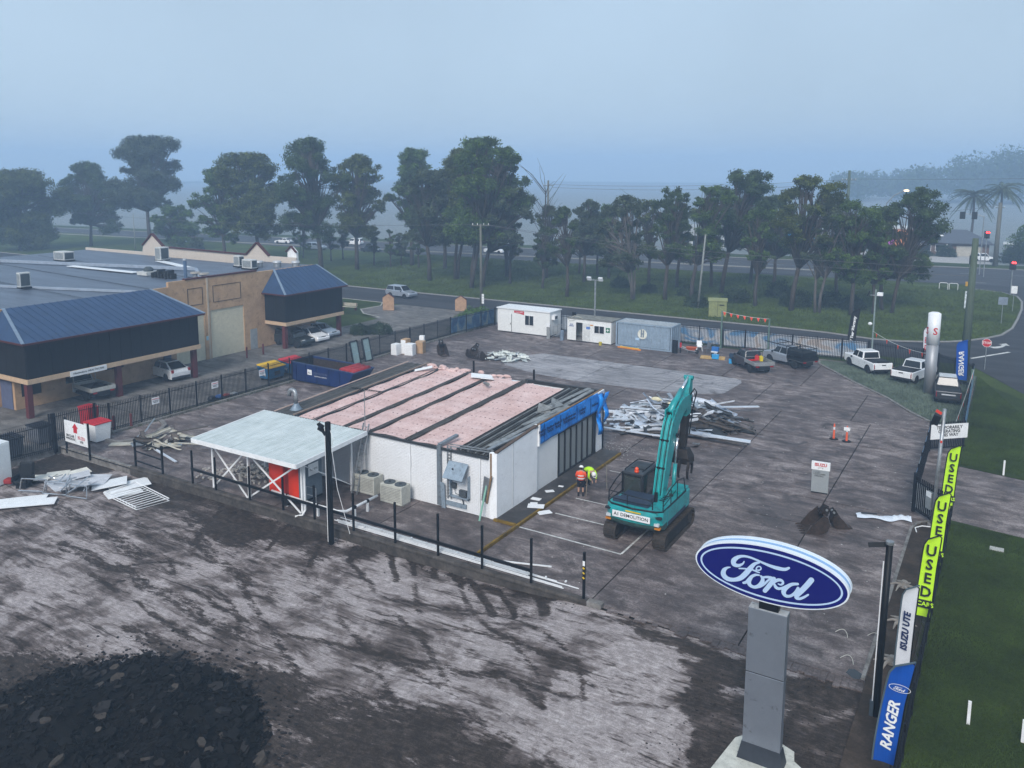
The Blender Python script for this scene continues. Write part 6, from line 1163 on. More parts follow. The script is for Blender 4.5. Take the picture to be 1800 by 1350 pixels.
for s_, dx in ((-1,-.5),(-1,0),(-1,.5),(1,-.35),(1,.35)): up_('grapple_tine', MB().loft([[(bx_+dx-.06,gy_+s_*(.38+.22*math.sin(q*2.6))-.1*(1-q),gz_-.6-q*.95),(bx_+dx+.06,gy_+s_*(.38+.22*math.sin(q*2.6))-.1*(1-q),gz_-.6-q*.95),(bx_+dx+.06,gy_+s_*(.38+.22*math.sin(q*2.6))+.14*(1-q),gz_-.6-q*.95),(bx_+dx-.06,gy_+s_*(.38+.22*math.sin(q*2.6))+.14*(1-q),gz_-.6-q*.95)] for q in (0,.25,.5,.75,1)]), DKS, fix=True)

# ================================================================== PEOPLE
SKIN = mat('skin', (.42,.25,.18), .6, var=.05); NAVYC = mat('navy_cloth', (.012,.014,.022), .9); ORV = mat('orange_vest', (.75,.085,.03), .7, var=.1); LIMEV = mat('lime_vest', (.5,.85,.02), .7, var=.1); REFL = mat('reflective_tape', (.65,.66,.66), .4); HELM = mat('white_helmet', (.75,.75,.74), .35)
def limbring(c, r, n=10, ry=None): return [(c[0]+r*math.cos(2*PI*k/n), c[1]+(ry or r)*math.sin(2*PI*k/n), c[2]) for k in range(n)]
def skinbody(edges, co, rad, root, name, m_, parent):
    me = bpy.data.meshes.new(name); me.from_pydata(co, edges, []); o = bpy.data.objects.new(name, me); COL.objects.link(o); o.parent = parent; me.materials.append(m_)
    sk = o.modifiers.new('skin', 'SKIN'); sk.use_smooth_shade = True
    for i, v in enumerate(me.skin_vertices[0].data): v.radius = rad[i] if isinstance(rad[i], tuple) else (rad[i], rad[i]); v.use_root = i == root
    s_ = o.modifiers.new('sub', 'SUBSURF'); s_.levels = s_.render_levels = 2; return o
def hand(parent, base, d, m_=SKIN):
    d = Vector(d).normalized(); s_ = d.cross(Vector((0,1,.3))).normalized(); b = Vector(base); co, ed, rd = [b, b+d*.08], [(0,1)], [(.03,.018),(.034,.016)]
    for k, l_ in enumerate((.06,.075,.08,.07)):
        q = b+d*.085+s_*(k-1.5)*.02; i = len(co); co += [q, q+d*l_*.6, q+d*l_-s_*.004+Vector((0,0,-.012))]; rd += [.0095,.009,.0075]; ed += [(1,i),(i,i+1),(i+1,i+2)]
    i = len(co); q = b+d*.03-s_*.035; co += [q, q+d*.04-s_*.018]; rd += [.011,.009]; ed += [(0,i),(i,i+1)]
    return skinbody(ed, [tuple(c) for c in co], rd, 0, 'hand', m_, parent)
def head(parent, c, look, hm):
    c = Vector(c); f_ = Vector(look).normalized(); s_ = f_.cross(Vector((0,0,1))).normalized(); u_ = s_.cross(f_)
    MB().ell(c,(.078,.092,.115),12,10).build('head', SKIN, parent, smooth=True); MB().ell(c+f_*.095-u_*.012,(.016,.02,.026),8,6).build('nose', SKIN, parent)
    for q in (-1,1): MB().ell(c+f_*.082+s_*q*.032+u_*.012,(.011,.011,.008),6,5).build('eye', INK, parent); MB().ell(c+s_*q*.082-u_*.005,(.014,.022,.034),8,6).build('ear', SKIN, parent)
    MB().ell(c+f_*.086-u_*.05,(.026,.012,.007),8,5).build('mouth', mat('lips', (.3,.12,.1)), parent); MB().ell(c-f_*.02-u_*.02,(.084,.092,.09),10,8).build('hair', mat('dark_hair', (.03,.02,.015), .8), parent, smooth=True)
    h_ = MB(); 
    for j in range(6):
        th_ = PI/2*j/5; h_.add([], [])
    rings_ = [[c+u_*(.045+.115*math.sin(a))+ (f_*math.cos(k*PI/8)+s_*math.sin(k*PI/8))*(.128*math.cos(a)+.002) for k in range(16)] for a in (0,.35,.7,1.05,1.35,1.55)]
    hh = MB().loft([[p_+(f_*.0) for p_ in r_] for r_ in rings_]).build('hard_hat', hm, parent, smooth=True, fix=True); MB().loft([[c+u_*.04+(f_*math.cos(k*PI/8)+s_*math.sin(k*PI/8))*q+(f_*.05 if math.cos(k*PI/8) > .5 else f_*0) for k in range(16)] for q in (.125,.155)], False).build('brim', hm, hh)
# standing worker seen from behind: orange vest, dark shorts, white hard hat
p1 = thing('person', 'standing worker in orange vest, dark shorts and white hard hat', 'person', (-19.9,40.55,.01), R(18))
co = [(0,0,.92),(0,.02,1.12),(0,.03,1.32),(0,.02,1.46),(0,.04,1.56),(-.1,0,.88),(-.12,.02,.48),(-.13,-.03,.09),(-.13,.12,.05),(.1,0,.88),(.12,.04,.48),(.12,.02,.09),(.13,.17,.05),(-.19,.01,1.42),(-.27,.02,1.16),(-.26,.16,.95),(.19,.01,1.42),(.27,.04,1.16),(.25,.2,.98)]
skinbody([(0,1),(1,2),(2,3),(3,4),(0,5),(5,6),(6,7),(7,8),(0,9),(9,10),(10,11),(11,12),(3,13),(13,14),(14,15),(3,16),(16,17),(17,18)], co, [(.16,.115),(.15,.11),(.18,.12),(.12,.09),.055,(.1,.1),.062,.045,.045,(.1,.1),.062,.045,.045,.065,.048,.034,.065,.048,.034], 0, 'body', SKIN, p1)
vest = MB().loft([limbring((0,.02,z),a,14,b) for z, a, b in ((.98,.205,.165),(1.12,.20,.16),(1.3,.225,.165),(1.42,.225,.14),(1.5,.12,.09))]).build('vest', ORV, p1, smooth=True, fix=True)
for z in (1.05,1.22): MB().loft([limbring((0,.02,z+dz),.213,16,.17) for dz in (0,.06)], False).build('reflective_band', REFL, vest)
for s_ in (-1,1):
    MB().tube([(s_*.17,.01,1.44),(s_*.24,.015,1.30),(s_*.275,.02,1.14)],[.078,.074,.06],10).build('sleeve', ORV, p1, smooth=True); MB().loft([limbring((s_*.11,.01+.02*(z < .6),z),a,12) for z, a in ((.98,.12),(.85,.122),(.65,.105),(.55,.1))]).build('shorts', NAVYC, p1, smooth=True, fix=True)
    MB().tube([(s_*.125,-.05 if s_ < 0 else 0,.04),(s_*.13,.02+.02*s_,.06),(s_*.13,.14+.03*s_,.04)],[.055,.06,.045],8).build('boot', INK, p1, smooth=True); MB().loft([limbring((s_*.125,-.01+.03*s_,z),.058,10) for z in (.06,.26)]).build('boot_shaft', INK, p1)
MB().loft([limbring((0,.01,z),.2,14,.15) for z in (.86,.98)]).build('waist', NAVYC, p1, smooth=True, fix=True)
head(p1, (0,.06,1.645), (.2,1,-.25), HELM); hand(p1, (-.26,.16,.95), (.1,.5,-.8)); hand(p1, (.25,.2,.98), (-.1,.5,-.8))
tag(MB().cyl((-19.65,40.72,.0),(-19.62,40.85,1.55),.02,n=8).build('shovel_handle', mat('handle_wood', (.25,.2,.15))), 'upright tool handle held beside the standing worker', 'tool')
# bending worker in lime vest
p2 = thing('person', 'worker in lime shirt and white hard hat bending forward over the kerb', 'person', (-20.25,42.0,.13), R(-120))
co = [(0,0,.86),(0,.2,1.0),(0,.42,1.02),(0,.55,.98),(0,.64,.92),(-.1,0,.8),(-.12,.06,.45),(-.13,0,.08),(-.13,.14,.05),(.1,0,.8),(.13,.08,.45),(.13,.02,.08),(.13,.17,.05),(-.2,.5,.96),(-.25,.6,.72),(-.16,.72,.52),(.2,.5,.96),(.25,.62,.72),(.15,.76,.54)]
skinbody([(0,1),(1,2),(2,3),(3,4),(0,5),(5,6),(6,7),(7,8),(0,9),(9,10),(10,11),(11,12),(3,13),(13,14),(14,15),(3,16),(16,17),(17,18)], co, [(.16,.12),(.15,.12),(.17,.12),(.12,.09),.055,(.1,.1),.065,.045,.045,(.1,.1),.065,.045,.045,.065,.05,.034,.065,.05,.034], 0, 'body', SKIN, p2)
def yring(y, z, a, b, n=14): return [(a*math.cos(2*PI*k/n), y, z+b*math.sin(2*PI*k/n)) for k in range(n)]
MB().loft([yring(-.06,.92,.19,.15),yring(.12,.99,.205,.16),yring(.32,1.03,.22,.16),yring(.48,1.01,.215,.14),yring(.57,.97,.12,.09)]).build('shirt', LIMEV, p2, smooth=True, fix=True)
for s_ in (-1,1):
    MB().tube([(s_*.17,.5,.98),(s_*.24,.56,.84),(s_*.255,.61,.70),(s_*.18,.7,.56)],[.08,.074,.062,.048],10).build('sleeve', LIMEV, p2, smooth=True); MB().loft([limbring((s_*.11,.03,z),a,12) for z, a in ((.95,.13),(.75,.125),(.45,.09),(.12,.075))]).build('trousers', NAVYC, p2, smooth=True, fix=True); MB().tube([(s_*.13,-.04,.04),(s_*.13,.06,.06),(s_*.13,.17,.04)],[.055,.06,.045],8).build('boot', INK, p2, smooth=True)
head(p2, (0,.72,.86), (0,.6,-.8), HELM); hand(p2, (-.16,.72,.52), (.2,.3,-.9)); hand(p2, (.15,.76,.54), (-.2,.3,-.9))
tag(MB().cyl((-19.1,42.35,0),(-19.15,42.3,1.5),.022,n=8).build('marker_stake', mat('stake', (.2,.19,.16))), 'thin upright stake beside the bending worker', 'stake')
# ================================================================== DEBRIS AND LOOSE THINGS
rd_ = random.Random(11); U = rd_.uniform
# broken asphalt heap
heap = thing('asphalt_heap', 'dark heap of broken asphalt slabs in the bottom left corner', 'rubble heap', (0,0,0))
HC = (-24.3,14.2); ASP = mat('broken_asphalt', (.006,.0055,.0055), .95, 0, .45, 3, .5, 25); ASP2 = mat('broken_asphalt_dusty', (.022,.020,.020), .95, 0, .4, 3, .5, 25)
def hz_(x, y):
    d = math.hypot((x-HC[0])/5.6, (y-HC[1])/5.0); return FZ(x,y)+.8*max(0, 1-d*d)*(1+.35*math.sin(x*1.1+y*.4)*math.cos(y*1.3)+.15*math.sin(x*3.1))
n_ = 60; V = [(HC[0]-6+12*i/n_, HC[1]-6+12*j/n_) for i in range(n_+1) for j in range(n_+1)]
MB().add([(x, y, hz_(x,y)-.05+U(-.04,.04) if math.hypot((x-HC[0])/5.6,(y-HC[1])/5) < 1 else -.8) for x, y in V], [(i*(n_+1)+j,(i+1)*(n_+1)+j,(i+1)*(n_+1)+j+1,i*(n_+1)+j+1) for i in range(n_) for j in range(n_)]).build('heap_core', ASP, heap)
def chunk(r):
    k = r.randint(5,7); a0 = r.random()*6; pts = [(math.cos(a0+6.283*i/k)*r.uniform(.6,1), math.sin(a0+6.283*i/k)*r.uniform(.6,1)*.8, 0) for i in range(k)]; h = r.uniform(.16,.34); return MB().prism([(x,y,-h/2) for x, y, _ in pts], (r.uniform(-.1,.1),r.uniform(-.1,.1),h))
chm = [chunk(rd_) for _ in range(10)]; chme = []
for k, c in enumerate(chm): me = c.mesh('chunk'); me.materials.append((ASP2, ASP, ASP, ASP2, ASP, mat('broken_asphalt_brown', (.05,.042,.036), .9, 0, .4, 3), ASP, ASP2, ASP, ASP)[k]); chme.append(me)
def heap_pt(edge=0):
    while True:
        x, y = U(-6,6)+HC[0], U(-6,6)+HC[1]; d = math.hypot((x-HC[0])/5.6,(y-HC[1])/5)
        if d < 1.02 and y > 11.2: return x, y
for k in range(290):
    x, y = heap_pt(); s_ = U(.1,.26) if k > 60 else U(.26,.42); o = link('chunk', chme[k % 10], None, heap, loc=(x,y,hz_(x,y)+s_*.1), rot=(U(-.6,.6),U(-.6,.6),U(0,6))); o.scale = (s_,s_,s_)
small = MB()
for k in range(3600):
    x, y = heap_pt(); s_ = U(.03,.14); c = chm[k % 10]; m3 = Matrix.Rotation(U(0,6),3,'Z') @ Matrix.Rotation(U(-.9,.9),3,'X') @ Matrix.Rotation(U(-.7,.7),3,'Y'); small.add([Vector((x,y,hz_(x,y)+.02))+m3 @ (Vector(v)*s_) for v in c.v], c.f)
o = small.build('fine_rubble', ASP, heap); o['kind'] = 'stuff'
o = MB()
for k in range(1500):
    a_ = U(0,6.28); r_ = .9+abs(rd_.gauss(0,.16)); x, y = HC[0]+5.6*r_*math.cos(a_), HC[1]+5*r_*math.sin(a_)
    if y > 11 and y < 29: c = chm[k % 10]; s_ = U(.015,.1); o.add([Vector((x,y,FZ(x,y)+.02))+Vector(v)*s_ for v in c.v], c.f)
for k in range(320):
    x, y = U(-9,-3.6), U(23,30); c = chm[k % 10]; s_ = U(.012,.05); o.add([Vector((x,y,FZ(x,y)+.01))+Vector(v)*s_ for v in c.v], c.f)
for k in range(260):
    x = U(-44,-14.5); y = 30-abs(rd_.gauss(0,.5)); c = chm[k % 10]; s_ = U(.015,.06); o.add([Vector((x,y,FZ(x,y)+.01))+Vector(v)*s_ for v in c.v], c.f)
o = o.build('rubble', ASP2); o['kind'] = 'stuff'; tag(o, 'loose crumbs of asphalt and soil scattered over the forecourt', 'rubble')
o = MB()
for k in range(420):
    x, y = U(-21,-3.6), U(31,82)
    if rd_.random() < .5: x, y = rd_.gauss(-21.4,1.2), rd_.gauss(49.2,1.0)
    c = chm[k % 10]; s_ = U(.015,.05); o.add([Vector((x,y,.02))+Vector(v)*s_ for v in c.v], c.f)
o = o.build('litter', mat('pale_crumbs', (.5,.49,.47), .9)); o['kind'] = 'stuff'; tag(o, 'pale plaster crumbs and litter scattered on the yard concrete', 'litter')
# bent sheet strips for the metal heaps
METALS = [mat('white_colour_sheet', (.62,.66,.72), .38, .2, .12, 1.5, grime=.1), mat('zinc_sheet', (.36,.4,.44), .35, .6, .2, 1.5, grime=.15), mat('brown_sheet', (.10,.085,.075), .5, .3, .3, grime=.2), mat('pale_blue_sheet', (.48,.55,.65), .35, .35, .12), mat('dark_channel', (.035,.037,.04), .5, .4)]
def strip(L, w_, bends, fold, th_=.02):
    """a bent length of folded sheet: cross-section with turned-up edges, crumpled along its length"""
    prof = [(-w_/2,fold),(-w_/2,0),(w_/2,0),(w_/2,fold*.8)]; n = 7; rings = []; ang = 0; x = z = 0
    for i in range(n+1):
        rings.append([(x-math.sin(ang)*h, p_+.04*math.sin(i*1.7), z+math.cos(ang)*h) for p_, h in prof]); ang += bends*U(-.6,1)/n; x += L/n*math.cos(ang); z += L/n*math.sin(ang)
    V = [q for r_ in rings for q in r_]
    return MB().add(V, [(i*4+j,i*4+j+1,(i+1)*4+j+1,(i+1)*4+j) for i in range(n) for j in range(3)])
def heap_of(name, label, cx, cy, rx, ry, h, n, mats, L=(1.2,3.5), w_=(.15,.5), rot=0, seed=5, zb=0, special=()):
    global rd_, U
    rd_ = random.Random(seed); U = rd_.uniform
    t = thing(name, label, 'debris pile', (cx,cy,zb))
    for k in range(n):
        while True:
            a, b = U(-1,1), U(-1,1)
            if a*a+b*b < 1: break
        lv = max(0,1-(a*a+b*b)); z = h*lv*U(.1,1)+.03; l_ = U(*L)*(1-.3*lv); m_ = mats[min(len(mats)-1, int(rd_.random()**1.7*len(mats)))]
        o = strip(l_, U(*w_), U(-2.0,2.0), U(.02,.16)).build('sheet_strip', m_, t); o.modifiers.new('t', 'SOLIDIFY').thickness = .012
        ca_, sa_ = math.cos(rot), math.sin(rot); px, py = a*rx, b*ry; hd = rd_.gauss(0,.65)+(PI if rd_.random() < .5 else 0) if rot == 0 and n > 100 else U(0,6.28)
        o.rotation_euler = (U(-.7,.7), U(-.2,.12), hd); o.location = (px*ca_-py*sa_-l_/2*math.cos(hd), px*sa_+py*ca_-l_/2*math.sin(hd), z)
    return t
t = heap_of('metal_debris_pile', 'large heap of bent white and silver roof sheets behind the excavator', -20.2, 57.3, 4.4, 5.0, 1.15, 135, [METALS[0],METALS[3],METALS[1],METALS[2],METALS[4],METALS[2]], (1.0,3.6), (.14,.62), seed=21)
for a_, b_, w_ in (((3.0,-3.5,.45),(6.1,-2.9,.3),.55),((-.5,-4.0,.5),(6.0,-3.4,.2),.16),((-4.2,-1,.7),(1.0,-.5,.9),.4),((.8,.5,1.0),(6.4,-1.0,.3),.14),((.5,1.8,.8),(5.6,-.2,.5),.12),((-6.5,-4.2,.15),(-2,-2.2,.4),.3),((2,3.5,.5),(4.4,5.6,.4),.35),((5.9,-1,.35),(5.0,.9,.4),.12),((-3.8,-5.2,.3),(1.2,-5.0,.35),.28)): MB().bar(a_, b_, w_, .05).build('long_flashing', METALS[0] if w_ > .25 else METALS[2], t)
for k in range(40): MB().obox((U(-4,2),U(-5.5,-1),U(.1,.6)),(U(.15,.5),U(.1,.4),U(.02,.15)),U(0,6),U(-.6,.6),U(-.6,.6)).build('scrap', METALS[k % 5], t)
for c in ((-2.6,2.2,.75),(-1.1,1.2,.8)): MB().ell(c,(.45,.3,.18),8,6).build('insulation_scrap', mat('cream_foam', (.62,.56,.38), .9), t)
tag(MB().box(-25.6,-21.9,52.9,53.0,0,.12).build('steel_angle', METALS[2]), 'long dark steel angle lying left of the big metal heap', 'steel angle')
heap_of('plaster_debris_pile', 'low pile of broken white plasterboard near the slatted bucket', -41.9, 68.3, 2.4, 2.0, .45, 42, [mat('broken_plaster', (.6,.63,.6), .9, var=.2, grime=.15), METALS[1], mat('broken_plaster2', (.42,.45,.44), .9, var=.3)], (.4,1.3), (.25,.7), seed=31)
t = heap_of('sheet_debris_pile', 'crumpled cream gutters and sheets piled on the driveway left of the carport', -48.3, 34.2, 2.0, 1.6, .5, 26, [mat('cream_sheet', (.46,.44,.38), .5, .1, .2), METALS[1], METALS[2]], (.8,2.6), (.12,.45), seed=41)
for a_, b_, w_, m_ in (((-2.4,-2.2,.05),(-.6,-.9,.1),.6,MATS['cream_sheet']),((.4,.3,.6),(2.3,2.0,1.0),.25,METALS[2]),((1.2,-1.4,.15),(4.4,-2.2,.12),.16,METALS[0]),((1.6,-.2,.3),(6.2,1.2,.5),.12,MATS['cream_sheet'])): MB().bar(a_, b_, w_, .06).build('long_flashing', m_, t)
# flat white panels and bent frame at the left
t = thing('panel_pile', 'spread of flat white wall panels and bent chrome frames on the forecourt', 'debris pile', (-46.6,26.6,FZ(-46,26)+.02))
for (x, y, sx, sy, z, r_, tl, m_) in ((-1.2,-3.2,1.2,4.6,.06,.75,.02,0),(-.2,-3.0,1.0,4.2,.14,.72,-.02,0),(2.6,2.2,1.6,2.2,.1,.45,.05,0),(1.6,1.6,1.7,1.9,.2,.6,.08,0),(.3,1.2,1.6,2.0,.28,.9,-.05,1),(-.9,.9,1.5,1.8,.34,.5,.1,1),(-.1,-.2,1.8,1.5,.4,.2,-.06,1),(-2.7,.9,1.5,1.3,.08,.7,.03,2),(-2.0,1.9,1.2,1.2,.1,.3,.04,2),(-3.1,.0,1.2,1.7,.12,1.0,.05,2),(.9,.1,1.1,1.7,.46,1.2,.12,1),(3.2,1.4,1.3,1.9,.05,.35,0,0)):
    MB().obox((x,y,z),(sx,sy,.035),-r_,tl,-tl).build('panel', (WPANEL, mat('grey_panel', (.5,.51,.54), .5), mat('cream_panel', (.66,.64,.58), .6))[m_], t)
for k in range(3):
    q = [Vector((-2.2+1.6*k,-1.6+.5*k,.1)),Vector((-2.1+1.6*k,-1.5+.5*k,.75)),Vector((-.6+1.5*k,-.9+.3*k,.8)),Vector((-.5+1.5*k,-1.0+.3*k,.12)),Vector((-2.0+1.6*k,-1.8+.5*k,.14))]; MB().tube(q,.045,6).build('bent_frame', mat('chrome_tube', (.5,.52,.55), .25, .8), t)
for k in range(12): MB().bar((U(-1.5,1.8),U(-.8,.8),U(.3,.9)),(U(-1.5,2.4),U(-1.6,.4),U(.1,.6)),.06).build('bent_frame', MATS['chrome_tube'], t)
t = thing('metal_rack', 'white tubular rack frame lying flat on the forecourt', 'rack', (-42.1,28.0,FZ(-42,28)+.03), R(-8)); w = MB()
for z in (0,.14): w.tube([(-1.9,-1.0,z),(1.9,-1.0,z+.08),(1.9,.9,z),(-1.9,.9,z+.05),(-1.9,-1.0,z)],.03,6)
w.build('frame', WHITE, t)
for k in range(11): MB().cyl((-1.7+k*.33,-.95,.08),(-1.6+k*.33,.85,.1),.024,n=6).build('bar', WHITE, t)
# brick pile under the carport
t = thing('brick_pile', 'tumbled pile of pale bricks on the concrete under the carport', 'brick pile', (-38.4,33.3,0)); bmesh_ = MB().box(-.115,.115,-.055,.055,-.038,.038).mesh('brick'); bmesh_.materials.append(mat('pale_brick', (.40,.37,.34), .9, var=.3)); R2 = random.Random(5)
for k in range(150):
    g_ = (R2.gauss(0,1.0), R2.gauss(.1,.55)); d = max(0,1-math.hypot(g_[0]/1.9,g_[1]/1.1)); link('brick', bmesh_, None, t, loc=(g_[0],g_[1],.04+.5*d*R2.random()), rot=(R2.uniform(-.5,.5)*(d > 0),R2.uniform(-.5,.5)*(d > 0),R2.uniform(0,6)))
for k in range(22): link('brick', bmesh_, None, t, loc=(R2.uniform(-3.4,-.5),R2.uniform(-2.2,.4),.04), rot=(0,0,R2.uniform(0,6)))
# portable toilet trailer
t = thing('toilet_trailer', 'orange and grey portable toilet trailer parked under the carport', 'toilet trailer', (-33.0,31.6,0)); ORG = mat('orange_panel', (.62,.035,.008), .5, var=.05); SLT = mat('slate_plastic', (.11,.14,.17), .5)
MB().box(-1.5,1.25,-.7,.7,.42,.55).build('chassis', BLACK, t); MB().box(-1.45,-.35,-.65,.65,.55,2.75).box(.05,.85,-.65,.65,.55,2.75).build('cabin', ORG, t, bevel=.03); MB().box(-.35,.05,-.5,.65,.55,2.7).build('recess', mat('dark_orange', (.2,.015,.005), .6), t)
MB().box(.852,1.3,-.68,.68,.55,2.8).build('door_module', SLT, t, bevel=.03); MB().box(1.3,1.33,-.55,.5,.62,2.65).build('door', SLT, t); sg_ = MB().box(1.335,1.345,-.4,.35,1.85,2.5).build('sign', WPANEL, t); text('TOILETS', .16, INK, sg_, (1.35,-.02,2.15), (R(90),0,R(90)))
MB().tube([(1.4,-.65,.5),(1.4,-.65,1.4),(2.1,-.65,1.4),(2.1,-.65,.3)],.025).tube([(1.4,-.65,.95),(2.1,-.65,.95)],.02).tube([(-1.6,-.5,.5),(-1.6,-.5,1.4),(-2.1,-.5,1.4)],.025).build('hand_rail', GREYM, t)
for y in (-.72,.72): wheel(t, -.1, y, .3, .18)
t = thing('plumbing_pipe', 'white drain pipe on short stands zigzagging past the toilet trailer', 'pipe', (0,0,0)); MB().tube([(-34.2,30.9,.62),(-30.6,30.75,.6),(-29.2,30.75,.58),(-28.8,31.0,.58),(-28.75,33.4,.62)],.075,10).build('pipe', WHITE, t, smooth=True)
for x, y in ((-33,30.86),(-30.6,30.76),(-28.78,31.6),(-28.76,32.6)): MB().box(x-.06,x+.06,y-.05,y+.05,0,.52).build('stand', WHITE, t); MB().cyl((x-.03,y,.61),(x+.07,y,.61),.1).build('clamp', BLACK, t)
for x, y, rz, l_ in ((-28.3,34.4,0,'large cream air conditioning condenser nearer the switchboard'),(-30.55,34.75,0,'cream condenser behind the ladder foot')):
    t = thing('condenser_unit', l_, 'air conditioner', (x,y,0), rz, 'condenser units'); MB().box(-.75,.75,-.4,.4,.06,1.1).build('casing', mat('condenser_cream', (.46,.46,.41), .6, grime=.12), t, bevel=.02); MB().box(-.8,.8,-.35,.35,0,.06).build('plinth', CONC, t)
    for q in (-.38,.38): f_ = MB().cyl((q,0,1.1),(q,0,1.14),.33,n=20).build('fan_grille', MATS['grille_dark'], t); MB().cyl((q,0,1.14),(q,0,1.16),.08,n=8).build('fan_hub', BLACK, f_)
    for k in range(9): MB().box(-.68,.68,-.412,-.4,.2+k*.09,.24+k*.09).build('louvre', mat('louvre_grey', (.28,.28,.26), .6), t)
t = thing('extension_ladder', 'grey extension ladder leaning against the roof edge', 'ladder', (-31.05,34.1,0)); a_, b_ = Vector((0,0,0)), Vector((.1,1.05,3.9))
for s_ in (-.2,.2): MB().bar(a_+Vector((s_,0,0)), b_+Vector((s_,0,0)), .05,.08).build('stile', GREYM, t)
for k in range(12): q = a_.lerp(b_,(k+.5)/12); MB().cyl(q-Vector((.2,0,0)),q+Vector((.2,0,0)),.02,n=6).build('rung', GREYM, t)
t = thing('pipe_bundle', 'bundle of long white steel rails lying along the retaining wall', 'pipe bundle', (0,0,.12)); 
for k in range(9): x0 = -28.9+U(-.4,.9); MB().bar((x0,30.48+k*.065+U(-.03,.03),.02+.05*(k % 2)),(-14.9+U(-3,.0),30.42+k*.06+U(-.05,.05),.02+.05*(k % 2)),.035).build('rail', WHITE, t)
MB().bar((-20.6,31.0,-.06),(-17.2,32.1,-.06),.06).build('rail', WHITE, t)
for k in range(14): q_ = 30.45+U(0,.4); MB().box(-28.2+k*.95,-28.13+k*.95,q_,q_+.1,.1,.16).build('bracket', WHITE, t)
t = thing('floor_tile_scatter', 'pale broken sheets lying on the kerb beside the walkway', 'broken sheets', (0,0,0))
for x, y, s_, r_, z in ((-21.2,37.7,.9,.4,.15),(-20.5,37.4,.75,.9,.05),(-21.7,38.6,.55,.1,.14),(-21.5,38.0,.4,.5,.14),(-21.6,40.0,.5,.8,.14),(-21.4,41.0,.3,.2,.14)): MB().obox((x,y,z),(s_,s_*.6,.02),r_).build('sheet', WPANEL, t)
# skip bin, dumpsters, leaning doors, boxes, buckets
t = thing('skip_bin', 'dark blue skip bin with sloping end and red tarpaulin', 'skip bin', (-49.6,52.1,0)); BLU = mat('skip_blue', (.006,.02,.10), .45, .1, .25, 1.2, grime=.2, grime_col=(.02,.02,.03)); L = 3.6
def skipring(y0, z1): return [(-L,y0,.15),(L-1.0,y0,.15),(L,y0,1.55),(-L,y0,1.75)]
for y in (-1.25,1.25): MB().prism(skipring(y-.03,0),(0,.06,0)).build('side_wall', BLU, t, fix=True)
MB().box(-L-.03,-L+.03,-1.22,1.22,.15,1.75).build('end_wall', BLU, t); MB().add([(L-1,-1.22,.15),(L,-1.22,1.55),(L,1.22,1.55),(L-1,1.22,.15)],[(0,1,2,3)]).build('sloped_end', BLU, t); MB().box(-L,L-1,-1.22,1.22,.15,.25).build('floor', RUST, t); MB().box(-L+.035,-L+.05,-1.2,1.2,.25,1.7).box(-L+.06,L-.6,1.2,1.215,.25,1.6).build('inner_lining', RUST, t)
w = MB().bar((-L,-1.28,1.76),(L,-1.28,1.58),.1,.08).bar((-L,1.28,1.76),(L,1.28,1.58),.1,.08).bar((-L,-1.25,1.76),(-L,1.25,1.76),.1,.08).bar((L,-1.25,1.57),(L,1.25,1.57),.1,.08); w.build('top_rail', mat('skip_rail', (.03,.05,.12), .5), t)
for x in (-3.0,-1.9,-.6,.8,2.0): MB().box(x-.05,x+.05,-1.34,-1.28,.2,1.6).build('rib', BLU, t)
for x in (-3,1.8): MB().cyl((x,-1.0,.1),(x,1.0,.1),.12).build('roller', BLACK, t)
lg = MB().box(-1.6,-1.1,-1.36,-1.345,.85,1.3).build('logo_plate', WPANEL, t); text('A1', .26, INK, lg, (-1.35,-1.37,1.03)); text('DEMOLITION', .26, mat('faded_ink', (.09,.11,.2)), lg, (-.1,-1.36,1.05)); text('DEMOLITION & ASBESTOS', .12, WPANEL, lg, (-.1,-1.36,.8))
for k in range(3): MB().loft([[(L-1.5+.5*k+.25*math.cos(a)*1.2,y,1.55+.3*max(0,math.sin(a))-.04*k) for a in [i*PI/5 for i in range(6)]] for y in (-1.1,-.3,.4,1.15)]).build('tarpaulin', mat('red_tarp', (.28,.02,.025), .6, var=.3), t, smooth=True)
def dumpster(label, x, y, rz, lid):
    t = thing('dumpster', label, 'dumpster', (x,y,0), rz); B_ = mat('dumpster_blue', (.012,.16,.36), .5, var=.15, grime=.15)
    MB().loft([[(-.85,-.6,.2),(.85,-.6,.2),(.85,.6,.2),(-.85,.6,.2)],[(-1.0,-.7,1.15),(1.0,-.7,1.15),(1.0,.7,1.35),(-1.0,.7,1.35)]]).build('bin_body', B_, t, bevel=.03); MB().loft([[(-1.04,-.74,1.16),(1.04,-.74,1.16),(1.04,.74,1.37),(-1.04,.74,1.37)],[(-1.0,-.7,1.22),(1.0,-.7,1.22),(1.0,.7,1.45),(-1.0,.7,1.45)]]).build('lid', lid, t)
    for a in (-.7,.7):
        for b in (-.45,.45): MB().cyl((a-.04,b,.1),(a+.04,b,.1),.1).build('castor', BLACK, t)
    text('BIN\nHIRE', .32, WPANEL, t, (-.95,0,.75), (R(84),0,R(-90)), bold=.01); MB().box(-.3,.3,-.74,-.66,.5,.8).build('pocket', BLACK, t)
dumpster('blue dumpster with yellow lid behind the palisade fence', -55.2,50.4,R(90),mat('lid_yellow', (.6,.36,.01), .5)); dumpster('blue dumpster with red lid between the yellow lidded one and the skip', -55.2,52.9,R(90),mat('lid_red', (.45,.02,.03), .5))
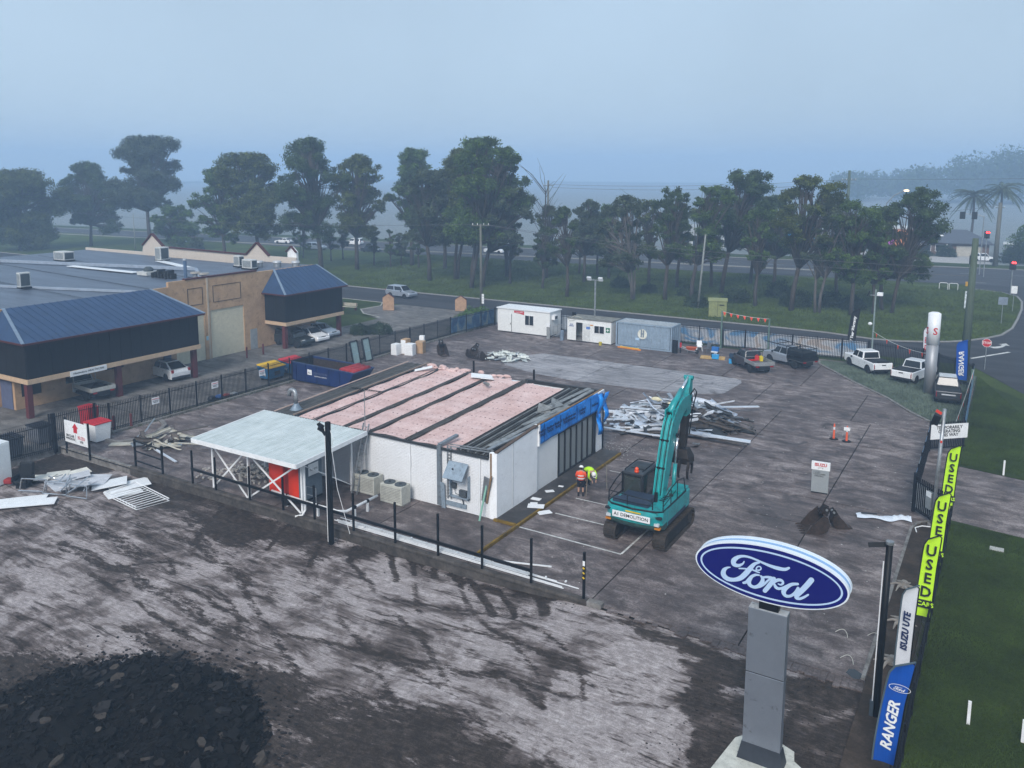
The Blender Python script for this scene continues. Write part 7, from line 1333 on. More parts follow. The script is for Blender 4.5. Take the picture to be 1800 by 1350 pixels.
for k, (y, l_) in enumerate(((58.6,'nearer dark framed glass door leaning on the fence'),(60.3,'farther dark framed glass door leaning on the fence'))):
    t = thing('leaning_door', l_, 'door', (-52.55,y,0), R(90), 'glass doors leaning on the fence'); q = R(-12); ca_, sa_ = math.cos(q), math.sin(q)
    fr = bpy.data.objects.new('frame', MB().box(-.55,-.42,-.05,.05,0,2.3).box(.42,.55,-.05,.05,0,2.3).box(-.42,.42,-.05,.05,0,.13).box(-.42,.42,-.05,.05,2.17,2.3).mesh('frame')); fr.data.materials.append(DKFR); COL.objects.link(fr); fr.parent = t; fr.rotation_euler = (q,0,0)
    MB().box(-.42,.42,-.015,.015,.13,2.17).build('glass', mat('pale_glass', (.22,.3,.3), .15), fr); MB().box(-.42,.42,-.03,.03,.95,1.05).build('mid_rail', mat('blue_rail', (.2,.3,.33)), fr)
for k, (x, y, sx, sy, h, m_, l_) in enumerate(((-52.2,64.0,.7,.8,1.1,WPANEL,'low white cabinet at the left of the stacked cabinets'),(-51.7,64.9,.6,.9,1.5,mat('chipboard', (.4,.26,.15), .8),'tall chipboard cabinet carcass in the middle of the stack'),(-50.9,64.6,.9,.8,1.15,WPANEL,'wide white cabinet in front of the stack'),(-50.6,65.9,.8,.9,1.2,MATS['chipboard'],'tan cabinet carcass at the right of the stack'),(-51.0,66.7,.5,.4,1.6,WPANEL,'tall narrow white cabinet at the back of the stack'))):
    t = thing('cabinet', l_, 'cabinet', (x,y,0), .1*k); MB().box(-sx/2,sx/2,-sy/2,sy/2,0,h).build('carcass', m_, t, bevel=.01); MB().box(-sx/2+.03,sx/2-.03,-sy/2-.02,-sy/2-.001,.05,h-.05).build('door_panel', WPANEL if k != 3 else MATS['chipboard'], t)
def digger_bucket(label, x, y, rz, w_=1.0, slats=False, s=1.0):
    t = thing('excavator_bucket', label, 'bucket', (x,y,.0), rz); pr = [(-.55,0),(.15,0),(.5,.2),(.62,.55),(.5,.9),(.3,1.0)]
    for y_ in (-w_/2,w_/2): MB().prism([(a*s,y_-.02,b*s) for a, b in pr+[(-.1,.62)]],(0,.04,0)).build('side_plate', RUST, t, fix=True)
    if slats:
        for k in range(9): yy = -w_/2+.06+(w_-.12)*k/8; MB().loft([[(a*s,yy-.035,b*s-.02),(a*s,yy+.035,b*s-.02),(a*s,yy+.035,b*s+.02),(a*s,yy-.035,b*s+.02)] for a, b in pr]).build('slat', RUST, t, fix=True)
    else: MB().loft([[(a*s,-w_/2,b*s),(a*s,w_/2,b*s),((a+.03)*s,w_/2,b*s-.03),((a+.03)*s,-w_/2,b*s-.03)] for a, b in pr]).build('shell', RUST, t, fix=True)
    for k in range(5): yy = -w_/2+.08+(w_-.16)*k/4; MB().loft([[(-.5*s,yy-.06,.0),(-.5*s,yy+.06,.0),(-.5*s,yy+.06,.08),(-.5*s,yy-.06,.08)],[(-.78*s,yy-.03,.0),(-.78*s,yy+.03,.0),(-.78*s,yy+.03,.03),(-.78*s,yy-.03,.03)]]).build('tooth', RUST, t)
    for y_ in (-.16,.16): MB().prism([(.2*s,y_-.03,.95*s),(.6*s,y_-.03,.8*s),(.75*s,y_-.03,1.2*s),(.45*s,y_-.03,1.35*s)],(0,.06,0)).build('lug', DKS, t, fix=True)
    MB().cyl((.55*s,-.25,1.15*s),(.55*s,.25,1.15*s),.06).build('pin', GREYM, t); return t
digger_bucket('tall rusty digging bucket standing alone behind the showroom', -48.0, 66.2, R(150), .8, s=1.1); digger_bucket('slatted sorting bucket beside the plaster pile', -44.2, 66.6, R(-100), 2.0, True, .95); digger_bucket('wide rusty bucket lying by the cloth banner', -7.7, 42.9, R(25), 1.3, s=1.0)
digger_bucket('narrow rusty bucket frame behind the wide rusty one', -6.6, 43.9, R(-150), .6, s=.75); digger_bucket('dark quick hitch grab behind the slatted bucket', -45.6, 67.9, R(40), 1.1, True, .9)
t = thing('fallen_banner', 'crumpled white printed banner lying on the concrete near the gate', 'banner', (-4.8,46.2,.02), R(18)); n_ = 26; V = [(-1.35+2.7*i/n_, (-.28+.56*j/6)*(1+.4*math.sin(i*.5))+.1*math.sin(i*.35), .05+.1*abs(math.sin(i*.8+j*.9))*(1 if i < 18 else 2.2)*math.sin(PI*j/6)) for i in range(n_+1) for j in range(7)]
MB().add(V, [(i*7+j,(i+1)*7+j,(i+1)*7+j+1,i*7+j+1) for i in range(n_) for j in range(6)]).build('cloth', mat('banner_cloth', (.60,.65,.72), .6, var=.1), t, smooth=True); MB().obox((-.7,.1,.18),(.8,.16,.01),.05).build('print', INK, t)
# delineators, directory board, arrow board
for x, y, l_, s_ in ((-9.6,58.9,'orange traffic delineator without a plate',False),(-8.75,58.8,'orange traffic delineator with small white plate',True)):
    t = thing('traffic_delineator', l_, 'delineator', (x,y,.01)); MB().cyl((0,0,0),(0,0,.06),.3,.26,14).build('base', BLACK, t); MB().cyl((0,0,.06),(0,0,1.0),.075,.05,12).build('stem', mat('hi_vis_orange', (.8,.13,.05), .5), t); MB().cyl((0,0,.68),(0,0,.86),.064,.06,12).build('band', REFL, t); MB().cyl((0,0,1.0),(0,0,1.1),.05,.03,10).build('knob', MATS['hi_vis_orange'], t)
    if s_: MB().box(-.2,.2,-.1,-.08,.78,1.02).build('plate', WPANEL, t)
t = thing('directory_sign', 'grey freestanding directory sign with white header on the concrete', 'sign', (-8.45,48.2,0), R(6)); MB().box(-.46,.46,-.06,.06,.06,1.38).build('panel', mat('directory_grey', (.27,.29,.30), .5, var=.06), t); MB().box(-.5,.5,-.07,.07,1.38,1.85).build('header', WPANEL, t); MB().box(-.44,.44,-.1,.1,0,.06).build('base', BLACK, t)
text('ISUZU', .24, REDINK, t, (0,-.078,1.68), bold=.008); text('U T E', .12, INK, t, (0,-.078,1.5)); text('^ SALES\n^ CUSTOMER\n   PARKING', .115, INK, t, (-.4,-.068,1.13), align='LEFT')
t = thing('arrow_sign_board', 'white sign board with large red up arrow beside the fence', 'sign', (-51.2,30.02,.0), R(-1)); MB().box(-1.25,1.3,-.03,.03,.55,2.0).build('board', WPANEL, t)
for x in (-1.28,1.33): MB().box(x-.05,x+.05,.0,.1,-.3,2.15).build('post', BLACK, t)
MB().prism([(-.34,-.035,1.62),(0,-.035,1.95),(.34,-.035,1.62),(.2,-.035,1.62),(.2,-.035,1.3),(-.2,-.035,1.3),(-.2,-.035,1.62)],(0,-.006,0)).build('arrow', REDINK, t, fix=True); text('SINCLAIR\nWINDSOR', .22, INK, t, (-.62,-.04,.92), bold=.002, lh=.9); MB().box(-.02,.0,-.036,-.03,.7,1.2).build('divider', INK, t); text('ISUZU', .3, REDINK, t, (.65,-.04,1.03), bold=.003); text('UTE', .2, INK, t, (.65,-.04,.78), bold=.006)
def bin4(name, label, x, y, sx, sy, h, bm, lm, rz=0):
    t = thing(name, label, 'bin', (x,y,-.02), rz); MB().loft([[(-sx/2*.86,-sy/2*.86,.1),(sx/2*.86,-sy/2*.86,.1),(sx/2*.86,sy/2*.86,.1),(-sx/2*.86,sy/2*.86,.1)],[(-sx/2,-sy/2,h),(sx/2,-sy/2,h),(sx/2,sy/2,h),(-sx/2,sy/2,h)]]).build('bin_body', bm, t, bevel=.03); MB().box(-sx/2-.04,sx/2+.04,-sy/2-.04,sy/2+.04,h,h+.09).build('lid', lm, t, bevel=.03)
    for k in range(4): MB().box(-sx/2+.1+k*(sx-.2)/4,-sx/2+.1+(k+.55)*(sx-.2)/4,-sy/2-.02,sy/2+.02,h+.09,h+.13).build('lid_rib', lm, t)
    for a in (-1,1): MB().cyl((a*sx*.35-.04,sy*.36,.09),(a*sx*.35+.04,sy*.36,.09),.1).build('wheel', TYRE, t)
GB = mat('bin_grey', (.12,.13,.15), .6); GL = mat('bin_lid_dark', (.02,.022,.028), .5)
bin4('wheelie_bin', 'dark grey bin with flat lid behind the far left fence panel', -54.3,27.4,1.5,1.1,1.2,GB,GL); bin4('wheelie_bin', 'dark lidded bin behind the thick gate post', -55.3,30.0,1.5,1.1,1.15,GB,GL); bin4('wheelie_bin', 'white bin with red ribbed lid behind the arrow sign board', -52.3,32.2,1.3,1.2,1.3,WPANEL,mat('lid_crimson', (.5,.02,.03), .45)); bin4('wheelie_bin', 'tall red bin with ribbed back behind the palisade fence', -55.2,33.4,1.2,.8,1.6,mat('bin_red', (.38,.015,.025), .5),mat('bin_red', (.38,.015,.025)))
for x, y, l_ in ((-53.4,34.1,'nearer maroon bollard beside the angled fence'),(-52.9,35.1,'farther maroon bollard beside the angled fence'),(-63.6,55.0,'maroon bollard in front of the middle roller door pier'),(-63.5,57.0,'maroon bollard in front of the wide roller door')): tag(MB().cyl((x,y,0),(x,y,1.05),.09,n=12).cyl((x,y,1.05),(x,y,1.08),.09,.05,12).build('bollard', MAROON, smooth=False), l_, 'bollard', 'maroon bollards')
t = thing('white_cabinet_box', 'tall white box cropped by the left picture edge', 'box', (-51.1,24.9,FZ(-51,25)), R(6)); MB().box(-1,.55,-.6,.6,.05,2.6).build('box_body', mat('matt_white', (.66,.69,.70), .6, var=.06), t, bevel=.02); MB().box(-.9,.45,-.62,-.6,.1,2.5).build('door', MATS['matt_white'], t); MB().box(.55,.58,-.55,.55,.1,2.5).build('side_panel', MATS['matt_white'], t)
t = thing('office_chair', 'black padded armchair dumped beside the white box', 'chair', (-49.3,25.5,FZ(-49,25)), R(30)); MB().box(-.4,.4,-.4,.4,.25,.5).build('seat', BLACK, t, bevel=.08); MB().obox((0,.42,.85),(.85,.25,1.1),0,R(-12)).build('backrest', BLACK, t, bevel=.09); MB().box(-.5,-.36,-.4,.4,.4,.75).box(.36,.5,-.4,.4,.4,.75).build('armrest', BLACK, t, bevel=.05); MB().box(-.3,.3,-.3,.3,0,.25).build('base', DARK, t); MB().obox((-.9,.1,.35),(.5,.5,.3)).build('red_cushion', mat('dull_red', (.25,.02,.02)), t, bevel=.08)
t = thing('pallet_jack', 'yellow rusted trolley at the left picture edge', 'trolley', (-49.5,23.2,FZ(-49,23))); MB().box(-.6,.6,-.3,.3,.1,.2).build('deck', mat('rusty_yellow', (.35,.2,.03), .6, var=.4, grime=.4), t); MB().tube([(-.6,0,.2),(-.8,0,1.1),(-.8,.25,1.1),(-.8,-.25,1.1)],.03).build('handle', MATS['rusty_yellow'], t); MB().cyl((.5,-.3,.08),(.5,.3,.08),.08).build('wheel', TYRE, t)
# small things by the container
t = thing('wheelbarrow', 'orange wheelbarrow beside the end of the container', 'wheelbarrow', (-27.2,80.2,0), R(10)); MB().loft([[(-.3,-.2,.35),(.35,-.2,.35),(.35,.2,.35),(-.3,.2,.35)],[(-.5,-.35,.65),(.6,-.35,.65),(.6,.35,.65),(-.5,.35,.65)]]).build('tray', mat('barrow_orange', (.5,.09,.02), .5, grime=.2), t); wheel(t, .6, 0, .2, .09); MB().tube([(.55,.12,.25),(-.2,.25,.35),(-1.0,.3,.6)],.02).tube([(.55,-.12,.25),(-.2,-.25,.35),(-1.0,-.3,.6)],.02).tube([(-.3,.25,.35),(-.35,.25,0)],.02).tube([(-.3,-.25,.35),(-.35,-.25,0)],.02).build('frame', GREYM, t)
def plchair(label, x, y, rz, m_):
    t = thing('garden_chair', label, 'chair', (x,y,0), rz); MB().box(-.25,.25,-.25,.25,.42,.46).build('seat', m_, t); MB().obox((0,.28,.72),(.5,.04,.56),0,R(-10)).build('backrest', m_, t)
    for a in (-1,1):
        MB().box(a*.27-.03,a*.27+.03,-.22,.25,.62,.66).build('armrest', m_, t)
        for b in (-1,1): MB().bar((a*.24,b*.22,.44),(a*.28,b*.27,0),.04).build('leg', m_, t)
plchair('white plastic chair beside the container doors', -26.9,81.9,.4,WPANEL); plchair('dark chair with pale seat near the back fence', -26.0,81.6,-.5,MATS['bin_grey'])
t = thing('timber_pallet', 'yellow timber sheet with tools lying near the container', 'pallet', (-24.6,79.2,0), R(14))
for k in range(6): MB().box(-1.2+k*.4,-.84+k*.4,-.7,.7,.06,.09).build('plank', mat('yellow_ply', (.5,.32,.12), .8, var=.2), t)
for y in (-.6,0,.6): MB().box(-1.2,1.15,y-.05,y+.05,0,.06).build('bearer', MATS['yellow_ply'], t)
t = thing('plate_compactor', 'small machine with blue cover standing on the timber sheet', 'machine', (-24.5,79.4,.09)); MB().box(-.3,.3,-.25,.25,0,.5).build('engine', DARK, t, bevel=.03); MB().box(-.35,.35,.0,.35,.55,1.0).build('cover', mat('cover_blue', (.02,.12,.35)), t, bevel=.03); MB().box(-.32,.32,-.28,.0,.5,.58).build('top_plate', WPANEL, t); MB().tube([(-.3,.2,.5),(-.3,.6,1.0),(.3,.6,1.0),(.3,.2,.5)],.025).build('handle', GREYM, t)
for x, y, l_, c in ((-24.2,78.7,'light blue tool box on the timber sheet',(.03,.3,.6)),(-22.3,78.0,'light blue cool box near the maroon ute',(.03,.32,.65))): t = thing('tool_box', l_, 'box', (x,y,.0 if x > -23 else .09), .2); MB().box(-.33,.33,-.22,.22,0,.36).build('box', mat('box_blue', c, .5), t, bevel=.03); MB().box(-.34,.34,-.23,.23,.36,.42).build('lid', mat('box_blue', c), t); MB().tube([(-.15,0,.42),(-.15,0,.5),(.15,0,.5),(.15,0,.42)],.02).build('handle', WPANEL, t)
t = thing('fire_extinguisher', 'red fire extinguisher at the end of the container', 'fire extinguisher', (-28.2,79.9,.55)); MB().cyl((0,0,0),(0,0,.5),.1,n=12).build('cylinder', REDINK, t); MB().cyl((0,0,.5),(0,0,.62),.04).build('valve', INK, t); MB().box(-.06,.06,-.1,.02,-.55,0).build('stand', DARK, t)
t = thing('site_barrier', 'orange and yellow lengths of barrier lying before the container', 'barrier', (-33.4,78.9,0), R(-6)); 
for k, c in enumerate(((.65,.22,.02),(.65,.45,.05),(.05,.15,.3))): MB().box(-1.3+.2*k,1.4-.3*k,-.15+.16*k,-.02+.16*k,.0,.12+.05*k).build('rail', mat('barrier%d' % k, c, .5), t)
tag(MB().cyl((-36.7,78.9,0),(-36.7,78.9,.36),.15,.17,14).cyl((-36.7,78.9,.28),(-36.7,78.9,.33),.19,.19,14).build('bucket', mat('pail_yellow', (.5,.42,.05), .5)), 'small yellow pail in front of the white site office', 'pail')
tag(MB().cyl((-41.4,79.1,0),(-41.4,79.1,1.05),.2,n=14).cyl((-41.4,79.1,1.05),(-41.4,79.1,1.12),.21,.1,14).build('gas_cylinder', mat('cylinder_blue', (.2,.26,.34), .5, .3)), 'grey blue cylinder beside the small site office corner', 'cylinder')
t = thing('stair_unit', 'light metal access stair between the two white sheds', 'stairs', (-42.4,80.6,0)); MB().tube([(-.6,-.5,.1),(-.6,-.5,1.3),(1.1,-.5,1.3),(1.1,-.5,.1)],.03).tube([(-.6,.5,.1),(-.6,.5,1.3),(1.1,.5,1.3),(1.1,.5,.1)],.03).build('hand_rail', GREYM, t)
for k in range(3): MB().box(-.6+k*.3,.3,-.45,.45,.15+k*.18,.19+k*.18).build('tread', GREYM, t)
for x, y, l_ in ((-48.9,42.4,'black'),):
    t = thing('rubbish_bags', 'black and blue bags with red scraps dumped behind the fence', 'rubbish', (-53.8,43.3,0)); 
    for k, c in enumerate(((.02,.022,.03),(.02,.12,.4),(.3,.04,.03),(.5,.5,.5))): MB().ell((.1*k,-.5+.65*k,.2),(.32,.34,.26-.04*k),10,6).build('bag', mat('bag%d' % k, c, .4), t, smooth=True)
# stumps in the planter strip
SW = mat('grey_stump', (.28,.25,.22), .9, var=.3, bmp=.5)
for k, (x, y, l_) in enumerate(((-2.75,35.2,'grey tree stump opposite the nearest lime flag'),(-2.7,32.0,'grey tree stump opposite the white flag'),(-3.0,38.6,'tangled grey roots at the middle of the planter strip'))):
    t = thing('tree_stump', l_, 'stump', (x,y,.03)); MB().cyl((0,0,0),(.05,0,.3),.2,.13,9).build('trunk', SW, t)
    for q in range(6): a = q*1.05+k; MB().tube([(0,0,.12),(.3*math.cos(a),.3*math.sin(a),.12),(.62*math.cos(a+.2),.62*math.sin(a+.2),.02)],[.08,.06,.02],6).build('root', SW, t)
t = thing('bent_conduit', 'loop of pale bent conduit on the soil near the gate pole', 'conduit', (-2.7,45.4,.07)); MB().tube([(-.4,-.3,.02),(-.5,0,.12),(-.2,.2,.2),(.3,.2,.25),(.5,.0,.1)],.03,6).build('conduit', WPANEL, t)
for k, (x, y) in enumerate(((-3.75,33.6),(-4.4,31.4),(-4.9,33.2))): tag(MB().tube([tuple(c) for c in catmull([(x,y,.03),(x+.15,y+.2,.08),(x+.3,y+.22,.1),(x+.42,y+.1,.05),(x+.5,y-.2,.03)],4)],.012,5).build('loose_wire', mat('pale_wire', (.5,.48,.42))), ('curled pale wire beside the planter kerb','pale wire near the puddle','pale wire on the damp concrete')[k], 'wire')
# ================================================================== TREES AND FAR THINGS
def leafmat(name, col):
    m, nt, p = newmat(name); P = wpos(nt); a = noise(nt, P, .7, 3, .6); b = noise(nt, P, 9, 2, .6)
    c = ramp(nt, mth(nt,'ADD',mth(nt,'MULTIPLY',a,.6),mth(nt,'MULTIPLY',b,.4)), [(.34,tuple(k*.4 for k in col)),(.5,col),(.64,tuple(k*2.7 for k in col))])
    nt.links.new(c, p.inputs['Base Color']); p.inputs['Roughness'].default_value = .8; p.inputs['Specular IOR Level'].default_value = .06; return m
LEAF = [leafmat('gum_leaves', (.040,.062,.022)), leafmat('olive_gum_leaves', (.056,.070,.020)), leafmat('fresh_gum_leaves', (.052,.085,.022)), leafmat('grey_gum_leaves', (.048,.062,.036))]
BARK = mat('gum_bark', (.062,.052,.045), .9, var=.4, stretch=(4,4,.5), bmp=.5); BARKP = mat('pale_gum_bark', (.11,.098,.088), .85, var=.4, stretch=(4,4,.5))
cr_ = Vector((math.cos(yaw), math.sin(yaw), 0))
def gum(label, x, y, h, r, off, cb, lm, seed, bark=BARK, stems=1, dens=1.0, name='gum_tree', group='gum trees beyond the road', lsz=.15, dome=1.0, blob=True):
    rs = np.random.RandomState(seed); t = thing(name, label, 'tree', (x,y,0), 0, group); ox, oy = cr_.x*off, cr_.y*off
    w = MB(); tips = []; r0 = .018*h+.05
    for s_ in range(stems):
        a0 = rs.rand()*6.28; bx_, by_ = (.35*math.cos(a0)*(stems > 1), .35*math.sin(a0)*(stems > 1)); lean = (rs.rand(2)-.5)*h*.06; zf_ = cb+(h-cb)*rs.uniform(.5,.68); pts = []
        for k in range(6):
            f_ = k/5; pts.append((bx_+lean[0]*f_+(ox+(r*.35*math.cos(a0) if stems > 1 else 0))*f_**1.6+rs.uniform(-.12,.12)*(0<k), by_+lean[1]*f_+(oy+(r*.35*math.sin(a0) if stems > 1 else 0))*f_**1.6+rs.uniform(-.12,.12)*(0<k), zf_*f_-.1*(k == 0)))
        w.tube(pts, [r0/math.sqrt(stems)*(1-.7*k/5) for k in range(6)], 8); tips.append(pts)
    w.build('trunk', bark, t, smooth=True)
    # foliage clumps through the crown, each carried by a limb
    r *= dome; C = []; lb = MB(); cb *= .8; nl = int(np.clip(3+r*1.5+(h-cb)*.4, 4, 17)); lobes = []
    for i in range(nl):
        u = (i+.5)/nl; env = r*math.sqrt(max(.1,1-((u-.4)/.63)**2)); a = i*2.4+rs.rand()*1.6; q = rs.uniform(.2,.85)*(1-.6*(u > .9))
        lr = rs.uniform(.24,.42)*r*(1 if h > 9 else 1.2); lobes.append((np.array([ox+env*q*math.cos(a), oy+env*q*math.sin(a), min(cb+(h-cb)*(.05+.95*u)+rs.uniform(-.5,.5), h-lr*.6)]), lr))
    for lc, lr in lobes:
        for j in range(int(6+lr*3.0)):
            d = rs.randn(3); d /= np.linalg.norm(d); d[2] = d[2]*.55+.1; c = lc+d*lr*rs.uniform(.5,1.2); s_ = lr*rs.uniform(.25,.48)
            c[2] = min(c[2], h-s_*.6); C.append((c, max(s_, .28)))
    for c, s_ in C:
        pts = tips[rs.randint(len(tips))]; b = Vector(pts[rs.randint(2,6)] if c[2] > pts[3][2] else pts[2]); 
        if b.z > c[2]: b = Vector(pts[2])
        c_ = Vector(c); md = b.lerp(c_,.55)+Vector((0,0,.06*(c_-b).length)); lb.tube([b, md, c_],[r0*.3,r0*.2,.025],5)
    lb.build('limbs', bark, t, smooth=True)
    Vs = []
    for c, s_ in C:
        n = int(300*dens*(s_/1.0)**1.8*(.15/lsz)**1.2)+35; d = rs.randn(n,3); d /= np.linalg.norm(d,axis=1)[:,None]; rad = s_*(.25+1.0*rs.rand(n)**.75)*(1+.28*np.sin(d[:,0]*5+seed)*np.cos(d[:,1]*4+s_*9))
        p_ = c+d*rad[:,None]*[1,1,.75]; e1 = rs.randn(n,3); e1 /= np.linalg.norm(e1,axis=1)[:,None]; e2 = np.cross(e1, rs.randn(n,3)); e2 /= np.linalg.norm(e2,axis=1)[:,None]+1e-9; L_ = lsz*(.7+.8*rs.rand(n))[:,None]
        Vs.append(np.stack([p_-e1*L_, p_+e2*L_*.42, p_+e1*L_, p_-e2*L_*.42],1))
    V = np.concatenate(Vs).reshape(-1,3); link('crown', npmesh('crown', V, np.arange(len(V)).reshape(-1,4)), lm, t); return t
T = [(-109.4,112.8,24.0,6.1,-1.6,7.9),(-104.4,117.0,21.1,4.8,.5,7.8),(-99.9,127.8,22.4,5.3,.6,8.0),(-83.3,111.2,18.3,4.8,0,7.1),(-91.2,126.6,18.3,4.3,0,5.7),(-80.9,115.4,21.9,5.3,1.0,6.9),(-72.7,107.4,23.2,6.1,2.2,8.2),(-71.6,109.5,19.2,4.0,3.6,6.8),(-75.1,122.8,22.3,4.8,-1.0,8.6),(-128.7,115.3,21.5,6.6,-1.1,7.0),(-137.8,114.5,18.7,4.9,0,4.4),(-180.1,127.7,26.2,8.6,0,11.0),(-192,119.9,20.1,6.9,0,4.4),(-194.4,104.2,18.0,9.8,0,2.0),(-165.9,122.8,10.4,4.6,.7,1.3),(-155,121.9,3.4,1.6,0,.4)]
LAB = ['tall gum rising just right of the dark corner pavilion','open crowned gum right of the tallest pavilion gum','dense gum behind the moving wagon','short leaning gum above the moving wagon','gum set back behind the small saplings','forked gum left of the twin trunked giant','giant twin trunked gum left of the power pole','lower gum spreading right behind the power pole','gum with bare branches at the right of the tall group','broad dense gum left of the pavilion roof','outer gum at the left of the dense clump','tallest hazy gum standing alone on the left','hazy rounded gum left of the tallest lone one','wide pale hazy tree at the left picture edge','low bushy tree at the foot of the lone hazy gum','small round shrub right of the lone hazy gum']
for k, (q, l_) in enumerate(zip(T, LAB)): gum(l_, *q, LEAF[k % 4], 100+k, stems=2 if k in (5,6) else 1, lsz=.17 if k < 9 else .22, dome=1.12)
S_ = [(-106.1,123.8,7.4,1.5,0,3.0),(-101.5,123.3,7.1,1.5,0,2.7),(-101.7,126.7,6.3,2.2,0,1.3),(-96.5,125.4,7.7,1.5,0,3.4),(-70.1,115.4,11,1.9,.5,5.5),(-128.5,127.3,7,2.2,0,2.8),(-119.1,129.3,7.2,1.8,0,3.1),(-118.8,125.5,7.4,2.1,0,3.4)]
SL = ['thin sapling left of the open crowned gum','thin sapling between two trunks behind the wagon','low bushy sapling in the middle of the tall group','slim sapling beside the dense gum trunk','slender young gum right of the power pole','faint sapling behind the pavilion ridge','sapling near the highway kerb','sapling with forked stem near the highway']
for k, (q, l_) in enumerate(zip(S_, SL)): gum(l_, *q, LEAF[(k+1) % 4], 200+k, name='sapling', group='saplings among the gums', lsz=.12)
Tr = [(-68.6,125.1,12.6,3.1,.5,1.9),(-55.6,107.6,13.2,2.0,-.4,6.9),(-60.8,123.8,13.7,3.4,.5,6.3),(-62.5,132.7,11.3,3.0,0,4.5),(-66.8,133.9,9.8,2.9,0,4.2),(-63.0,113.5,9.6,1.3,0,4.2),(-46.2,110.3,14.9,3.4,-1.2,4.7),(-59.2,130.2,12.7,2.9,0,4.9),(-50.6,127.0,13.7,2.8,0,5.1),(-42.4,112.7,16.0,2.8,.7,6.3),(-45.5,126.2,14.4,2.7,0,5.0),(-39.0,114.2,16.2,3.4,2.0,7.2),(-40.9,129.2,14.4,3.2,0,5.0),(-37.6,123.8,18.4,4.3,3.3,9.9),(-36.7,136.7,14.8,3.6,.9,6.5),(-29.8,114.0,13.5,2.5,.4,6.1),(-24.7,112.7,17.7,3.8,1.7,9.5),(-32.4,134.6,14.5,3.6,0,5.9),(-21.3,112.8,14.8,3.0,.7,6.7),(-17.3,113.2,14.7,3.5,-.7,5.5),(-14.5,119.8,12.9,3.0,-1.1,5.0),(-13.3,117.8,16.3,3.9,2.6,5.3),(-22.1,130.2,12.5,3.0,0,6.0),(-15.0,115.7,12.0,2.6,0,4.6)]
TL = ['bushy low branched gum above the large white shed','slim front gum above the small site office','round headed gum behind the site office','back row gum behind the floodlight mast','short back row gum left of the floodlight mast','thin dark stemmed sapling left of the site office','many stemmed pale gum above the blue grey container','back row gum above the container roof','back row gum left of the twin slim gums','reddish stemmed front gum right of the container','back row gum behind the reddish stemmed one','leaning dark trunk gum beside the bare pole','back row gum right of the bare pole','tallest of the right hand gums, open crowned','back row gum in front of the blue shop','small front gum behind the green kiosk','leaning dark gum above the silver ute','back row gum behind the leaning dark one','pale stemmed young gum behind the rack ute','dark low gum left of the black flag','low dark gum behind the camera pole','spreading twin trunk gum on the open verge','back row gum beside the painted wall','leafy gum just left of the twin trunk one']
for k, (q, l_) in enumerate(zip(Tr, TL)): gum(l_, *q, LEAF[(k*3+1) % 4], 300+k, dome=1.22, bark=BARKP if k in (6,18) else BARK, stems=4 if k == 6 else 2 if k in (18,21) else 1, lsz=.15, group='younger gums beyond the road')
# dead branching trees
def dead(label, x, y, h, seed):
    rs = np.random.RandomState(seed); t = thing('dead_tree', label, 'tree', (x,y,0), 0, 'dead trees'); w = MB(); w.tube([(0,0,0),(.2,0,h*.5),(.1,.1,h*.75)],[.2,.13,.07],6); br = MB()
    for k in range(22):
        z0 = h*rs.uniform(.45,.75); a = rs.rand()*6.28; l_ = h*rs.uniform(.15,.35); br.tube([(.15,.05,z0),(.15+l_*.4*math.cos(a),l_*.4*math.sin(a),z0+l_*.5),(.15+l_*.8*math.cos(a+.2),l_*.8*math.sin(a+.2),z0+l_*rs.uniform(.7,1.1))],[.05,.035,.015],4)
    w.build('trunk', BARK, t); br.build('branches', BARK, t)
dead('bare grey dead tree right of the tall gum group', -68.5, 124, 20, 1); dead('small bare treetop above the middle of the gum row', -60, 145, 15, 2)
for k in range(26):   # undergrowth clumps on the verge between the trunks
    pass
def shrub(label, x, y, rx, ry, h, seed, lm, name='shrub', lsz=.09, group=None, n=2600):
    rs = np.random.RandomState(seed); t = thing(name, label, 'shrub', (x,y,0), 0, group); d = rs.randn(n,3); d /= np.linalg.norm(d,axis=1)[:,None]; d[:,2] = abs(d[:,2]); rad = (.5+.5*rs.rand(n)**.5)*(1+.2*np.sin(d[:,0]*7+seed)*np.cos(d[:,1]*6)); p_ = d*rad[:,None]*[rx,ry,h]
    e1 = rs.randn(n,3); e1 /= np.linalg.norm(e1,axis=1)[:,None]; e2 = np.cross(e1, rs.randn(n,3)); e2 /= np.linalg.norm(e2,axis=1)[:,None]+1e-9; V = np.stack([p_-e1*lsz,p_+e2*lsz*.5,p_+e1*lsz,p_-e2*lsz*.5],1).reshape(-1,3)
    link('foliage', npmesh('foliage', V, np.arange(len(V)).reshape(-1,4)), lm, t); w = MB()
    for k in range(6): a = k*1.05; w.tube([(0,0,0),(rx*.5*math.cos(a),ry*.5*math.sin(a),h*.6)],[.04,.015],4)
    w.build('stems', BARK, t)
GH = leafmat('hedge_leaves', (.05,.10,.02)); DKL = leafmat('dark_shrub_leaves', (.022,.034,.016))
shrub('rounded dark shrub at the corner pavilion, left', -62.5,70.3,1.3,1.2,1.1,1,DKL); shrub('rounded dark shrub at the corner pavilion, right', -60.8,71.8,1.6,1.3,1.2,2,DKL)
shrub('bright green hedge above the blue banners', -54.3,80.6,.9,4.2,2.2,3,GH,'hedge',.1,n=5200); shrub('second bright hedge clump by the driveway mouth', -55.6,85.3,1.2,1.6,1.3,4,GH,'hedge')
